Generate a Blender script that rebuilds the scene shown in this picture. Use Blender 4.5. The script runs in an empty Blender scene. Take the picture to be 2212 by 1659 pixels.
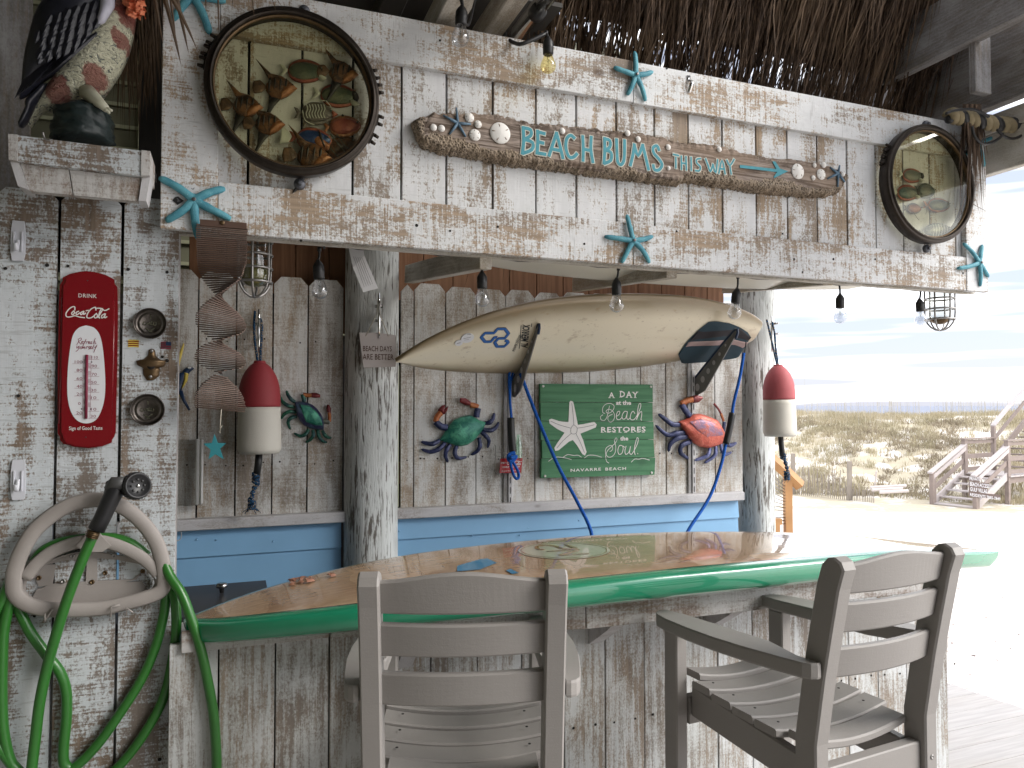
import bpy, math, random
from mathutils import Vector, Matrix
R = random.Random(7)
sc = bpy.context.scene
# ------------------------------------------------------------------ camera
FPX, CU, CV = 1598.0, 1106.0, 829.5          # focal length and centre of the photograph (2212 px wide)
YAW, PITCH = math.radians(69.1), math.atan(46.5/1598)
EYE = Vector((0, 0, 1.54))
FW = Vector((math.cos(YAW)*math.cos(PITCH), math.sin(YAW)*math.cos(PITCH), math.sin(PITCH)))
RT = Vector((math.sin(YAW), -math.cos(YAW), 0))
UP = RT.cross(FW)
cam = bpy.data.objects.new('camera', bpy.data.cameras.new('camera'))
sc.collection.objects.link(cam)
cam.location = EYE
cam.rotation_euler = (math.pi/2 + PITCH, 0, YAW - math.pi/2)
cam.data.sensor_width = 36; cam.data.lens = 36*FPX/2212
cam.data.clip_start = 0.05; cam.data.clip_end = 6000
sc.camera = cam
# ------------------------------------------------------------------ sky, sun, exposure
SUN_EL, SUN_AZ = math.radians(33), math.radians(-36)    # azimuth from +X towards +Y
w = bpy.data.worlds.new('World'); sc.world = w; w.use_nodes = True
nt = w.node_tree; nt.nodes.clear()
def wn(t, **k):
    n = nt.nodes.new(t)
    for a, b in k.items(): setattr(n, a, b)
    return n
sky = wn('ShaderNodeTexSky', sky_type='NISHITA', sun_disc=False, sun_elevation=SUN_EL, sun_rotation=math.pi/2-SUN_AZ)
tc = wn('ShaderNodeTexCoord'); sep = wn('ShaderNodeSeparateXYZ'); nt.links.new(tc.outputs['Generated'], sep.inputs[0])
def wm(op, a, b=None, c=None):
    n = wn('ShaderNodeMath', operation=op)
    for i, x in enumerate((a, b, c)):
        if x is None: continue
        if hasattr(x, 'links'): nt.links.new(x, n.inputs[i])
        else: n.inputs[i].default_value = x
    return n.outputs[0]
px_ = wm('MULTIPLY', wm('ARCTAN2', sep.outputs[1], sep.outputs[0]), 2.2); py_ = wm('MULTIPLY', wm('POWER', wm('MAXIMUM', sep.outputs[2], 0.0), .8), 26.0)
cmb = wn('ShaderNodeCombineXYZ'); nt.links.new(px_, cmb.inputs[0]); nt.links.new(py_, cmb.inputs[1])
mp = wn('ShaderNodeMapping'); mp.inputs['Rotation'].default_value = (0, 0, math.radians(1.5)); mp.inputs['Scale'].default_value = (1, 1, 1)
nt.links.new(cmb.outputs[0], mp.inputs[0])
no = wn('ShaderNodeTexNoise'); no.inputs['Scale'].default_value = 1.0; no.inputs['Detail'].default_value = 3; no.inputs['Roughness'].default_value = .45
nt.links.new(mp.outputs[0], no.inputs['Vector'])
mr = wn('ShaderNodeMapRange'); mr.interpolation_type = 'SMOOTHSTEP'
mr.inputs['From Min'].default_value = .40; mr.inputs['From Max'].default_value = .58
nt.links.new(no.outputs[0], mr.inputs[0])
mixc = wn('ShaderNodeMix', data_type='RGBA')
nt.links.new(mr.outputs[0], mixc.inputs[0])
mixc.inputs[6].default_value = (12.0, 12.1, 12.4, 1)      # bright cloud layer
mixs = wn('ShaderNodeMix', data_type='RGBA'); mixs.inputs[0].default_value = .80   # thin veil in front of the blue
nt.links.new(sky.outputs[0], mixs.inputs[6]); mixs.inputs[7].default_value = (2.5, 2.6, 3.2, 1)
nt.links.new(mixs.outputs[2], mixc.inputs[7])
bg = wn('ShaderNodeBackground'); bg.inputs[1].default_value = .12
nt.links.new(mixc.outputs[2], bg.inputs[0])
wo = wn('ShaderNodeOutputWorld'); nt.links.new(bg.outputs[0], wo.inputs[0])
sun = bpy.data.objects.new('sun', bpy.data.lights.new('sun', 'SUN')); sc.collection.objects.link(sun)
sun.data.energy = 1.5; sun.data.angle = math.radians(32); sun.data.color = (1, .96, .9)
sd = Vector((math.cos(SUN_EL)*math.cos(SUN_AZ), math.cos(SUN_EL)*math.sin(SUN_AZ), math.sin(SUN_EL)))
sun.rotation_euler = sd.to_track_quat('Z', 'Y').to_euler()
sc.view_settings.view_transform = 'Standard'; sc.view_settings.look = 'None'
sc.view_settings.exposure = 1.38; sc.view_settings.gamma = 1; sc.view_settings.use_curve_mapping = False
sc.render.engine = 'CYCLES'
sc.cycles.max_bounces = 8; sc.cycles.diffuse_bounces = 5; sc.cycles.transparent_max_bounces = 24
sc.cycles.use_denoising = True
sc.cycles.sample_clamp_indirect = 6

# ------------------------------------------------------------------ picture -> world
def ray(u, v): return FW + RT*((u-CU)/FPX) + UP*((CV-v)/FPX)
def P(u, v, Y):                       # the point on the plane y = Y
    d = ray(u, v); return EYE + d*(Y/d.y)
def PD(u, v, D):                      # the point at depth D
    return EYE + ray(u, v)*D
def Zm(x0, y0, s):                    # enlarged crop -> picture coordinates
    def f(x, y): return ((x0+x/s)/1.82278, (y0+y/s)/1.82278)
    return f

# ------------------------------------------------------------------ objects
COL = sc.collection
def tag(o, label=None, cat=None, group=None, kind=None):
    if label: o['label'] = label
    if cat: o['category'] = cat
    if group: o['group'] = group
    if kind: o['kind'] = kind
    return o
def thing(name, label, cat, loc=(0, 0, 0), rot=(0, 0, 0), group=None, kind=None):
    o = bpy.data.objects.new(name, None); COL.objects.link(o)
    o.empty_display_size = .05; o.location = loc; o.rotation_euler = rot
    return tag(o, label, cat, group, kind)
def inst(name, me, parent=None, loc=(0, 0, 0), rot=(0, 0, 0), label=None, scale=None):
    o = bpy.data.objects.new(name, me); COL.objects.link(o)
    o.parent = parent; o.location = loc; o.rotation_euler = rot
    if scale: o.scale = scale
    if label: o['label'] = label
    return o
def copy_thing(o, loc, label, rot=None):
    c = o.copy(); COL.objects.link(c); c.location = loc; c['label'] = label
    if rot: c.rotation_euler = rot
    for ch in o.children:
        d = ch.copy(); COL.objects.link(d); d.parent = c
        for g in ch.children:
            e = g.copy(); COL.objects.link(e); e.parent = d
    return c

class MB:
    def __init__(s): s.v = []; s.f = []; s.m = []; s.sm = []; s.attr = None
    def add(s, vs, fs, mat=0, smooth=False):
        b = len(s.v); s.v += [tuple(v) for v in vs]
        for f in fs: s.f.append(tuple(b+i for i in f)); s.m.append(mat); s.sm.append(smooth)
        return b
    def box(s, x0, x1, y0, y1, z0, z1, mat=0, bv=0, M=None):
        if bv <= 0:
            vs = [(x, y, z) for x in (x0, x1) for y in (y0, y1) for z in (z0, z1)]
            fs = [(0,1,3,2),(4,6,7,5),(0,4,5,1),(2,3,7,6),(0,2,6,4),(1,5,7,3)]
        else:
            c = ((x0, x1), (y0, y1), (z0, z1)); vs = []; ix = {}
            for a in range(2):
                for b in range(2):
                    for d in range(2):
                        for ax in range(3):
                            p = [c[0][a], c[1][b], c[2][d]]
                            for k, sg in enumerate((a, b, d)):
                                if k != ax: p[k] += bv if sg == 0 else -bv
                            ix[(a, b, d, ax)] = len(vs); vs.append(tuple(p))
            fs = []
            for ax in range(3):
                o1, o2 = (ax+1) % 3, (ax+2) % 3
                for sg in (0, 1):
                    q = []
                    for (p1, p2) in ((0,0),(1,0),(1,1),(0,1)):
                        k = [0,0,0]; k[ax] = sg; k[o1] = p1; k[o2] = p2; q.append(ix[(*k, ax)])
                    fs.append(tuple(q if sg else q[::-1]))
                for p1 in (0, 1):
                    for p2 in (0, 1):
                        k0 = [0,0,0]; k0[o1] = p1; k0[o2] = p2; k1 = k0[:]; k1[ax] = 1
                        q = (ix[(*k0, o1)], ix[(*k1, o1)], ix[(*k1, o2)], ix[(*k0, o2)])
                        fs.append(q if p1 == p2 else q[::-1])
            for a in range(2):
                for b in range(2):
                    for d in range(2):
                        q = (ix[(a,b,d,0)], ix[(a,b,d,1)], ix[(a,b,d,2)])
                        fs.append(q if (a+b+d) % 2 == 1 else q[::-1])
        if M is not None: vs = [M @ Vector(v) for v in vs]
        s.add(vs, fs, mat)
    def prism(s, poly, y0, y1, mat=0, M=None):        # polygon in x,z ; front y0, back y1
        a = sum(poly[i][0]*poly[(i+1) % len(poly)][1]-poly[(i+1) % len(poly)][0]*poly[i][1] for i in range(len(poly)))
        if a < 0: poly = poly[::-1]
        n = len(poly)
        vs = [(x, y0, z) for x, z in poly] + [(x, y1, z) for x, z in poly]
        if M is not None: vs = [M @ Vector(v) for v in vs]
        fs = [tuple(range(n)), tuple(range(2*n-1, n-1, -1))]
        fs += [((i+1) % n, i, i+n, (i+1) % n+n) for i in range(n)]
        s.add(vs, fs, mat)
    def tube(s, pts, r, n=8, mat=0, flat=(1, 1), closed=False, smooth=True, up=None):
        pts = [Vector(p) for p in pts]; m = len(pts)
        if not isinstance(r, (list, tuple)): r = [r]*m
        vs = []; prev = Vector(up) if up else None
        for i, p in enumerate(pts):
            if closed: t = pts[(i+1) % m]-pts[i-1]
            else: t = pts[min(i+1, m-1)]-pts[max(i-1, 0)]
            t = t.normalized() if t.length > 1e-9 else Vector((0, 0, 1))
            if prev is None: prev = Vector((0, 1, 0)) if abs(t.y) < .9 else Vector((1, 0, 0))
            a = (prev-t*prev.dot(t)); a = a.normalized() if a.length > 1e-6 else t.orthogonal().normalized()
            prev = a; b = t.cross(a)
            for k in range(n):
                th = 2*math.pi*k/n
                vs.append(p+a*math.cos(th)*r[i]*flat[0]+b*math.sin(th)*r[i]*flat[1])
        fs = []
        for i in range(m if closed else m-1):
            j = (i+1) % m
            for k in range(n): fs.append((i*n+k, i*n+(k+1) % n, j*n+(k+1) % n, j*n+k))
        if not closed: fs += [tuple(range(n-1, -1, -1)), tuple(range((m-1)*n, m*n))]
        s.add(vs, fs, mat, smooth)
    def lathe(s, prof, n=20, mat=0, c=(0, 0, 0), axis='z', smooth=True, cap=True, M=None):
        vs = []
        for r, h in prof:
            for k in range(n):
                a = 2*math.pi*k/n; x, y = r*math.cos(a), r*math.sin(a)
                p = (x, y, h) if axis == 'z' else ((x, h, -y) if axis == 'y' else (h, x, y))
                p = Vector(p)+Vector(c)
                if M is not None: p = M @ p
                vs.append(p)
        fs = []
        for i in range(len(prof)-1):
            for k in range(n): fs.append((i*n+k, i*n+(k+1) % n, (i+1)*n+(k+1) % n, (i+1)*n+k))
        if cap:
            m = len(prof)
            fs += [tuple(range(n-1, -1, -1)), tuple(range((m-1)*n, m*n))]
        s.add(vs, fs, mat, smooth)
    def puff(s, poly, depth, ax=(1, 0), n=22, m=9, y=0, mat=0, pw=.5, back=.0):
        """a polygon in x,z swollen towards -y: slices across the axis ax"""
        ax = Vector((ax[0], ax[1])).normalized(); pe = Vector((-ax.y, ax.x))
        q = [(Vector(p).dot(ax), Vector(p).dot(pe)) for p in poly]
        lo, hi = min(a for a, b in q), max(a for a, b in q); sl = []
        for i in range(n+1):
            t = .5-.5*math.cos(math.pi*i/n); a = lo+(hi-lo)*(.003+.994*t); xs = []
            for j in range(len(q)):
                (a0, b0), (a1, b1) = q[j], q[(j+1) % len(q)]
                if (a0 <= a) != (a1 <= a): xs.append(b0+(b1-b0)*(a-a0)/(a1-a0))
            if len(xs) >= 2: sl.append((a, min(xs), max(xs)))
        wm_ = max(h-l for _, l, h in sl); vs = []
        for a, l, h in sl:
            k = ((h-l)/wm_)**pw
            for j in range(m+1):
                u_ = math.pi*j/m; b = (l+h)/2-(h-l)/2*math.cos(u_)
                p2 = ax*a+pe*b; vs.append((p2.x, y-depth*k*math.sin(u_), p2.y))
        fs = []; r = m+1
        for i in range(len(sl)-1):
            for j in range(m): fs.append((i*r+j, i*r+j+1, (i+1)*r+j+1, (i+1)*r+j))
            fs.append((i*r+m, i*r, (i+1)*r, (i+1)*r+m))
        fs.append(tuple(range(r))); fs.append(tuple(range(len(sl)*r-1, (len(sl)-1)*r-1, -1)))
        s.add(vs, fs, mat, True)
    def ribbon(s, pts, wd, y, mat=0, th=.0006, cap=True):    # flat stroke in x,z
        pts = smooth2(pts, 3) if len(pts) > 2 else pts
        m = len(pts); L = []; Rr = []; s.rc = getattr(s, 'rc', 0)+1; y -= .00007*(s.rc % 12)
        for i, p in enumerate(pts):
            a, b = pts[max(i-1, 0)], pts[min(i+1, m-1)]
            t = Vector((b[0]-a[0], b[1]-a[1])); t = t.normalized() if t.length > 1e-9 else Vector((1, 0))
            w_ = (wd[0]+(wd[1]-wd[0])*i/(m-1)) if isinstance(wd, tuple) else wd
            nx, nz = -t.y*w_/2, t.x*w_/2
            e = (t.x*w_/3 if i == m-1 else (-t.x*w_/3 if i == 0 else 0), t.y*w_/3 if i == m-1 else (-t.y*w_/3 if i == 0 else 0))
            yq = y-.00025*i/m; L.append((p[0]+nx+e[0], yq, p[1]+nz+e[1])); Rr.append((p[0]-nx+e[0], yq, p[1]-nz+e[1]))
        vs = L+Rr; fs = [(i, i+1, m+i+1, m+i) for i in range(m-1)]
        s.add(vs, [f[::-1] for f in fs], mat)
    def mesh(s, name, mats):
        me = bpy.data.meshes.new(name); me.from_pydata(s.v, [], s.f)
        for mt in (mats if isinstance(mats, (list, tuple)) else [mats]): me.materials.append(mt)
        me.polygons.foreach_set('material_index', s.m); me.polygons.foreach_set('use_smooth', s.sm)
        if s.attr:
            for k, vals in s.attr.items():
                at = me.attributes.new(k, 'FLOAT', 'POINT'); at.data.foreach_set('value', vals)
        me.update(); return me
    def build(s, name, mats, parent=None, loc=(0, 0, 0), rot=(0, 0, 0), label=None):
        return inst(name, s.mesh(name, mats), parent, loc, rot, label)

def smooth2(pts, k=4):                                  # Catmull-Rom, any dimension
    pts = [Vector(p) for p in pts]; out = []
    for i in range(len(pts)-1):
        p0, p1, p2, p3 = pts[max(i-1, 0)], pts[i], pts[i+1], pts[min(i+2, len(pts)-1)]
        for j in range(k):
            t = j/k
            out.append(.5*((2*p1)+(p2-p0)*t+(2*p0-5*p1+4*p2-p3)*t*t+(3*p1-p0-3*p2+p3)*t**3))
    out.append(pts[-1]); return out

_bd = {}
def board(name, parent, L, W, T, loc, rot, mat, bv=.0015, label=None):
    """a board, its length along local z, width x, thickness y; alike boards share their mesh"""
    key = (round(L, 3), round(W, 3), round(T, 3), mat.name, bv)
    if key not in _bd:
        b = MB(); b.box(-W/2, W/2, -T/2, T/2, -L/2, L/2, bv=bv); _bd[key] = b.mesh(name, mat)
    return inst(name, _bd[key], parent, loc, rot, label)
HOR = (0, math.pi/2, 0)          # a board laid along x

_tx = {}
def text_geo(txt, size, bold=0.0, spacing=1.0):
    key = (txt, bold, spacing)
    if key not in _tx:
        cu = bpy.data.curves.new('t', 'FONT'); cu.body = txt; cu.size = 1; cu.offset = bold
        cu.space_character = spacing; cu.align_x = 'LEFT'; cu.resolution_u = 2
        ob = bpy.data.objects.new('t', cu); COL.objects.link(ob)
        dg = bpy.context.evaluated_depsgraph_get(); me = bpy.data.meshes.new_from_object(ob.evaluated_get(dg))
        vs = [v.co.copy() for v in me.vertices]; fs = [tuple(p.vertices) for p in me.polygons]
        COL.objects.unlink(ob); bpy.data.objects.remove(ob); bpy.data.curves.remove(cu); bpy.data.meshes.remove(me)
        _tx[key] = (vs, fs)
    return _tx[key]
def put_text(mb, txt, x0, x1, z0, z1, y, mat=0, bold=.0, spacing=1.0, skew=0, rise=0):
    """lettering fitted into the box x0..x1, z0..z1 at depth y (facing -y); rise lifts its right end"""
    vs, fs = text_geo(txt, 1, bold, spacing)
    ax, bx = min(v.x for v in vs), max(v.x for v in vs); az, bz = min(v.y for v in vs), max(v.y for v in vs)
    o = []
    for v in vs:
        a, b = (v.x-ax)/(bx-ax), (v.y-az)/(bz-az)
        o.append((x0+(x1-x0)*a+skew*b*(z1-z0), y, z0+(z1-z0)*b+rise*a))
    mb.add(o, fs, mat)
# ------------------------------------------------------------------ materials
class NT:
    def __init__(s, name):
        s.m = bpy.data.materials.new(name); s.m.use_nodes = True; s.t = s.m.node_tree
        s.p = s.t.nodes['Principled BSDF']; s.out = s.t.nodes['Material Output']
    def n(s, t, ins=None, **k):
        n = s.t.nodes.new(t)
        for a, b in k.items(): setattr(n, a, b)
        for a, b in (ins or {}).items(): s.set(n.inputs[a], b)
        return n
    def set(s, i, v):
        if hasattr(v, 'is_linked') or hasattr(v, 'links'): s.t.links.new(v, i)
        else: i.default_value = v
    def math(s, op, a, b=0.0, c=None, clamp=False):
        n = s.n('ShaderNodeMath', operation=op, use_clamp=clamp); s.set(n.inputs[0], a); s.set(n.inputs[1], b)
        if c is not None: s.set(n.inputs[2], c)
        return n.outputs[0]
    def mix(s, f, a, b, bt='MIX'):
        n = s.n('ShaderNodeMix', data_type='RGBA', blend_type=bt); s.set(n.inputs[0], f)
        s.set(n.inputs[6], c4(a)); s.set(n.inputs[7], c4(b)); return n.outputs[2]
    def ramp(s, v, a, b, t0=0., t1=1.):
        n = s.n('ShaderNodeMapRange', interpolation_type='SMOOTHSTEP'); s.set(n.inputs[0], v)
        n.inputs[1].default_value = a; n.inputs[2].default_value = b; n.inputs[3].default_value = t0; n.inputs[4].default_value = t1
        return n.outputs[0]
    def noise(s, vec, scale, detail=3, rough=.55, dist=0., sc_=1.):
        mp = s.n('ShaderNodeMapping'); s.set(mp.inputs[0], vec); mp.inputs['Scale'].default_value = scale if isinstance(scale, tuple) else (scale,)*3
        n = s.n('ShaderNodeTexNoise'); s.t.links.new(mp.outputs[0], n.inputs['Vector'])
        n.inputs['Scale'].default_value = sc_; n.inputs['Detail'].default_value = detail
        n.inputs['Roughness'].default_value = rough; n.inputs['Distortion'].default_value = dist
        return n.outputs[0]
    def co(s, rnd=True):
        tc = s.n('ShaderNodeTexCoord').outputs['Object']
        if not rnd: return tc
        r = s.n('ShaderNodeObjectInfo').outputs['Random']
        cb = s.n('ShaderNodeCombineXYZ', {0: s.math('MULTIPLY', r, 37.), 1: s.math('MULTIPLY', r, 71.), 2: s.math('MULTIPLY', r, 113.)})
        va = s.n('ShaderNodeVectorMath', operation='ADD'); s.set(va.inputs[0], tc); s.set(va.inputs[1], cb.outputs[0])
        return va.outputs[0]
    def rand(s): return s.n('ShaderNodeObjectInfo').outputs['Random']
    def bump(s, h, st=.3, d=.002):
        b = s.n('ShaderNodeBump', {'Height': h, 'Strength': st, 'Distance': d}); s.t.links.new(b.outputs[0], s.p.inputs['Normal'])
    def fin(s, col, rough=.6, spec=.5, metal=0., coat=0.):
        s.set(s.p.inputs['Base Color'], c4(col)); s.set(s.p.inputs['Roughness'], rough)
        s.p.inputs['Specular IOR Level'].default_value = spec; s.set(s.p.inputs['Metallic'], metal)
        s.p.inputs['Coat Weight'].default_value = coat; s.p.inputs['Coat Roughness'].default_value = .03
        return s.m
def c4(c):
    if isinstance(c, (tuple, list)) and len(c) == 3: return (*c, 1)
    return c
def plain(name, col, rough=.5, metal=0., spec=.5, var=.12, vs=40., coat=0., bump=0., bs=200.):
    k = NT(name); p = k.co()
    n = k.noise(p, vs, 4)
    c = k.mix(n, tuple(x*(1-var) for x in col), tuple(min(1, x*(1+var)) for x in col))
    if bump: k.bump(k.noise(p, bs, 2), bump, .001)
    return k.fin(c, rough, spec, metal, coat)

def whitewash(name, paint=(.73, .745, .75), wood=(.41, .315, .225), wood2=(.27, .20, .14), cover=.5, saw=.5, grain=.5, contrast=.05, dirt=.25, dark=0.):
    """old boards brushed with white paint that the saw marks and the grain wear through"""
    k = NT(name); p = k.co()
    big = k.noise(p, (9, 9, 3.6), 4, .6, .6)
    mid = k.noise(p, (30, 30, 13), 4, .7, .5)
    gr = k.noise(p, (150, 150, 6), 3, .65, .4)
    sw = k.noise(p, (9, 9, 135), 3, .7)
    spk = k.noise(p, (210, 210, 140), 3, .65)
    wv = k.n('ShaderNodeTexWave', {'Scale': 1., 'Distortion': 5., 'Detail': 3., 'Detail Scale': .8}, wave_type='RINGS', rings_direction='Z')
    mp = k.n('ShaderNodeMapping'); k.set(mp.inputs[0], p); mp.inputs['Scale'].default_value = (26, 26, 2.2); k.t.links.new(mp.outputs[0], wv.inputs['Vector'])
    ring = wv.outputs['Fac']
    m = k.math('MULTIPLY', big, 1.0)
    m = k.math('MULTIPLY_ADD', mid, .42, m)
    m = k.math('MULTIPLY_ADD', gr, .65*grain, m)
    m = k.math('MULTIPLY_ADD', sw, .65*saw, m)
    m = k.math('MULTIPLY_ADD', spk, .55, m)
    m = k.math('MULTIPLY_ADD', ring, .10*grain, m)
    tot = (1.0+.42+.65*grain+.65*saw+.55+.10*grain)*.5
    rr = k.math('MULTIPLY_ADD', k.rand(), .10, -.05)
    m = k.math('ADD', m, rr)
    t = tot+(.5-cover)*.55
    mask = k.ramp(m, t-contrast*1.7, t+contrast*2.3)
    wc = k.mix(k.math('MULTIPLY', ring, .6), wood, wood2)
    wc = k.mix(k.ramp(gr, .35, .7), wc, tuple(x*.62 for x in wood))
    grey = k.noise(p, (3, 3, 1.6), 2)
    wc = k.mix(k.ramp(grey, .45, .62, 0, .55), wc, (.20, .18, .165))
    pc = k.mix(k.math('MULTIPLY', k.ramp(mid, .35, .7), dirt*2), paint, tuple(x*.72 for x in paint))
    pc = k.mix(k.ramp(big, .3, .75, 0, .35), pc, (.60, .585, .60))
    col = k.mix(mask, wc, pc)
    col = k.mix(k.math('MULTIPLY', k.ramp(sw, .57, .68), .26*saw), col, (.09, .075, .06))
    kn = k.n('ShaderNodeTexVoronoi', {'Scale': 1.}, feature='F1'); mk = k.n('ShaderNodeMapping'); k.set(mk.inputs[0], p)
    mk.inputs['Scale'].default_value = (5, 5, 2.4); k.t.links.new(mk.outputs[0], kn.inputs['Vector'])
    col = k.mix(k.math('MULTIPLY', k.ramp(kn.outputs['Distance'], .075, .03), .75), col, (.10, .065, .045))
    if dark: col = k.mix(dark, col, (.03, .03, .032))
    h = k.math('MULTIPLY_ADD', mask, .6, k.math('MULTIPLY_ADD', gr, .5, k.math('MULTIPLY', sw, .7*saw)))
    k.bump(h, .55, .0016)
    return k.fin(col, .78, .25)
M = {}
M['fascia'] = whitewash('whitewashed_board', cover=.64, saw=.55)
M['rail'] = whitewash('whitewashed_rail', cover=.63, saw=.95, grain=.35, wood=(.42, .32, .23))
M['left'] = whitewash('grey_whitewash', paint=(.60, .65, .68), wood=(.26, .20, .155), wood2=(.17, .125, .09), cover=.60, saw=1.0, grain=.3)
M['back'] = whitewash('brushed_picket', paint=(.74, .745, .72), wood=(.43, .345, .265), cover=.60, saw=.5, contrast=.11)
M['bar'] = whitewash('bar_front_board', paint=(.62, .645, .64), wood=(.31, .255, .205), cover=.62, saw=.25, grain=1.0, contrast=.10)
M['apron'] = whitewash('apron_board', paint=(.56, .55, .53), wood=(.26, .19, .15), cover=.62, saw=.7, grain=.5, contrast=.1)
M['ledge'] = whitewash('ledge_board', paint=(.55, .54, .55), wood=(.30, .26, .22), cover=.86, saw=.1, grain=.4, contrast=.12)
M['joist'] = whitewash('joist_wood', paint=(.66, .63, .56), wood=(.42, .36, .27), cover=.55, saw=.2, grain=.7, contrast=.14)
M['greybeam'] = whitewash('grey_beam', paint=(.36, .36, .37), wood=(.20, .18, .16), cover=.62, saw=.15, grain=.8, contrast=.16)
M['creambeam'] = whitewash('cream_beam', paint=(.66, .63, .56), wood=(.40, .34, .26), cover=.85, saw=.1, grain=.5, contrast=.15)

def logwood(name):
    k = NT(name); p = k.co(False)
    a = k.noise(p, (60, 60, 5), 4, .65, 1.0); b = k.noise(p, (150, 150, 22), 4, .65); c = k.noise(p, (5, 5, 2.5), 3)
    f = k.math('MULTIPLY_ADD', b, .45, k.math('MULTIPLY_ADD', c, .5, a))
    col = k.mix(k.ramp(f, .84, .97), (.15, .135, .12), (.62, .64, .63))
    col = k.mix(k.ramp(c, .52, .66, 0, .55), col, (.30, .31, .30))
    k.bump(f, .8, .006); return k.fin(col, .85, .15)
M['log'] = logwood('weathered_log')
def cedar():
    k = NT('cedar_board'); p = k.co()
    g = k.noise(p, (60, 60, 2.5), 4, .6, .6); b = k.noise(p, (3, 3, 1), 2)
    c = k.mix(k.ramp(g, .3, .7), (.145, .062, .030), (.27, .135, .072)); c = k.mix(k.ramp(b, .3, .7, 0, .5), c, (.33, .18, .10))
    k.bump(g, .4, .002); return k.fin(c, .65, .3)
M['cedar'] = cedar()
M['siding'] = plain('siding_paint', (.22, .22, .15), .5, var=.06, vs=3)
M['trimgreen'] = plain('siding_edge', (.50, .51, .35), .5)
M['blue'] = plain('blue_siding_paint', (.22, .43, .66), .5, var=.10, vs=5, bump=.15, bs=120)
M['black'] = plain('black_rubber', (.012, .012, .013), .45)
M['dark'] = plain('dark_roof', (.035, .033, .032), .9)
M['ceiling'] = plain('dark_ceiling_board', (.07, .066, .06), .8, vs=5)
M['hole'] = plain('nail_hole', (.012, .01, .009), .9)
def deckm():
    k = NT('deck_board_wood'); p = k.co(); g = k.noise(p, (60, 60, 3), 3, .6); b = k.noise(p, (4, 4, 1.5), 3)
    c = k.mix(k.ramp(g, .3, .7), (.36, .345, .335), (.44, .42, .41)); c = k.mix(k.ramp(b, .4, .7, 0, .5), c, (.36, .33, .30))
    k.bump(g, .3, .002); return k.fin(c, .75, .25)
M['deck'] = deckm()
def sandm():
    k = NT('white_sand'); p = k.co(False)
    b = k.noise(p, .5, 4); f = k.noise(p, 9., 4, .7); g = k.noise(p, 2.2, 3)
    c = k.mix(b, (.62, .58, .53), (.72, .68, .63)); c = k.mix(k.ramp(f, .54, .68, 0, .5), c, (.42, .33, .25))
    k.bump(k.math('ADD', f, g), .4, .05); return k.fin(c, .95, .1)
M['sand'] = sandm()
def duneground():
    k = NT('dune_sand'); p = k.co(False)
    b = k.noise(p, .30, 5, .6); f = k.noise(p, 1.6, 5, .7)
    m = k.ramp(k.math('MULTIPLY_ADD', f, .6, b), .72, .86)
    c = k.mix(m, (.70, .665, .615), (.46, .41, .31)); k.bump(f, .5, .2); return k.fin(c, .95, .1)
M['dune'] = duneground()
def seam():
    k = NT('sea_water'); p = k.co(False); n = k.noise(p, (.02, .02, .02), 3)
    k.bump(k.noise(p, .4, 3), .4, .4)
    return k.fin(k.mix(n, (.20, .22, .275), (.25, .27, .32)), .9, .05)
M['sea'] = seam()
def grassm(name, a, b):
    k = NT(name); p = k.co(False); n = k.noise(p, .7, 4, .6); f = k.noise(p, 14., 2)
    c = k.mix(k.ramp(n, .35, .65), a, b); c = k.mix(k.ramp(f, .3, .7, 0, .6), c, (.44, .39, .29))
    return k.fin(c, .8, .2)
M['grass'] = grassm('dune_grass', (.33, .295, .185), (.47, .405, .275))
M['scrub'] = grassm('dune_scrub', (.22, .18, .13), (.30, .25, .185))
M['oats'] = plain('sea_oats_stalk', (.42, .38, .30), .8)
def thatchm():
    k = NT('palm_thatch'); p = k.co(False); n = k.noise(p, (70, 70, 5), 3, .6); b = k.noise(p, (3, 3, 3), 2)
    c = k.mix(k.ramp(n, .3, .72), (.028, .018, .013), (.15, .098, .064)); c = k.mix(k.ramp(b, .45, .7, 0, .5), c, (.20, .135, .08))
    return k.fin(c, .7, .25)
M['thatch'] = thatchm()
M['palm'] = plain('dry_palm_leaf', (.10, .062, .035), .6, var=.4, vs=30)
def drift():
    k = NT('driftwood'); p = k.co(False)
    g = k.noise(p, (5, 60, 70), 4, .62, 1.2); b = k.noise(p, (4, 8, 8), 3); s_ = k.noise(p, 150., 2)
    c = k.mix(k.ramp(g, .36, .66), (.10, .075, .06), (.36, .30, .26)); c = k.mix(k.ramp(b, .4, .65, 0, .5), c, (.30, .22, .16))
    k.bump(g, .8, .004); return k.fin(c, .85, .15)
M['drift'] = drift()
def driftrough():
    k = NT('wormy_driftwood'); p = k.co(False)
    v = k.n('ShaderNodeTexVoronoi', {'Scale': 130.}); k.t.links.new(k.n('ShaderNodeTexCoord').outputs['Object'], v.inputs['Vector'])
    n = k.noise(p, (18, 40, 40), 4, .6)
    c = k.mix(k.ramp(v.outputs['Distance'], .1, .55), (.06, .048, .04), (.33, .27, .21)); c = k.mix(k.ramp(n, .35, .65, 0, .6), c, (.27, .21, .15))
    k.bump(k.math('ADD', v.outputs['Distance'], n), 1., .006); return k.fin(c, .9, .1)
M['driftrough'] = driftrough()
M['tealpaint'] = plain('teal_sign_paint', (.055, .27, .33), .7, var=.35, vs=60)
M['creampaint'] = plain('cream_paint', (.60, .60, .52), .7, var=.3, vs=90)
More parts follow.
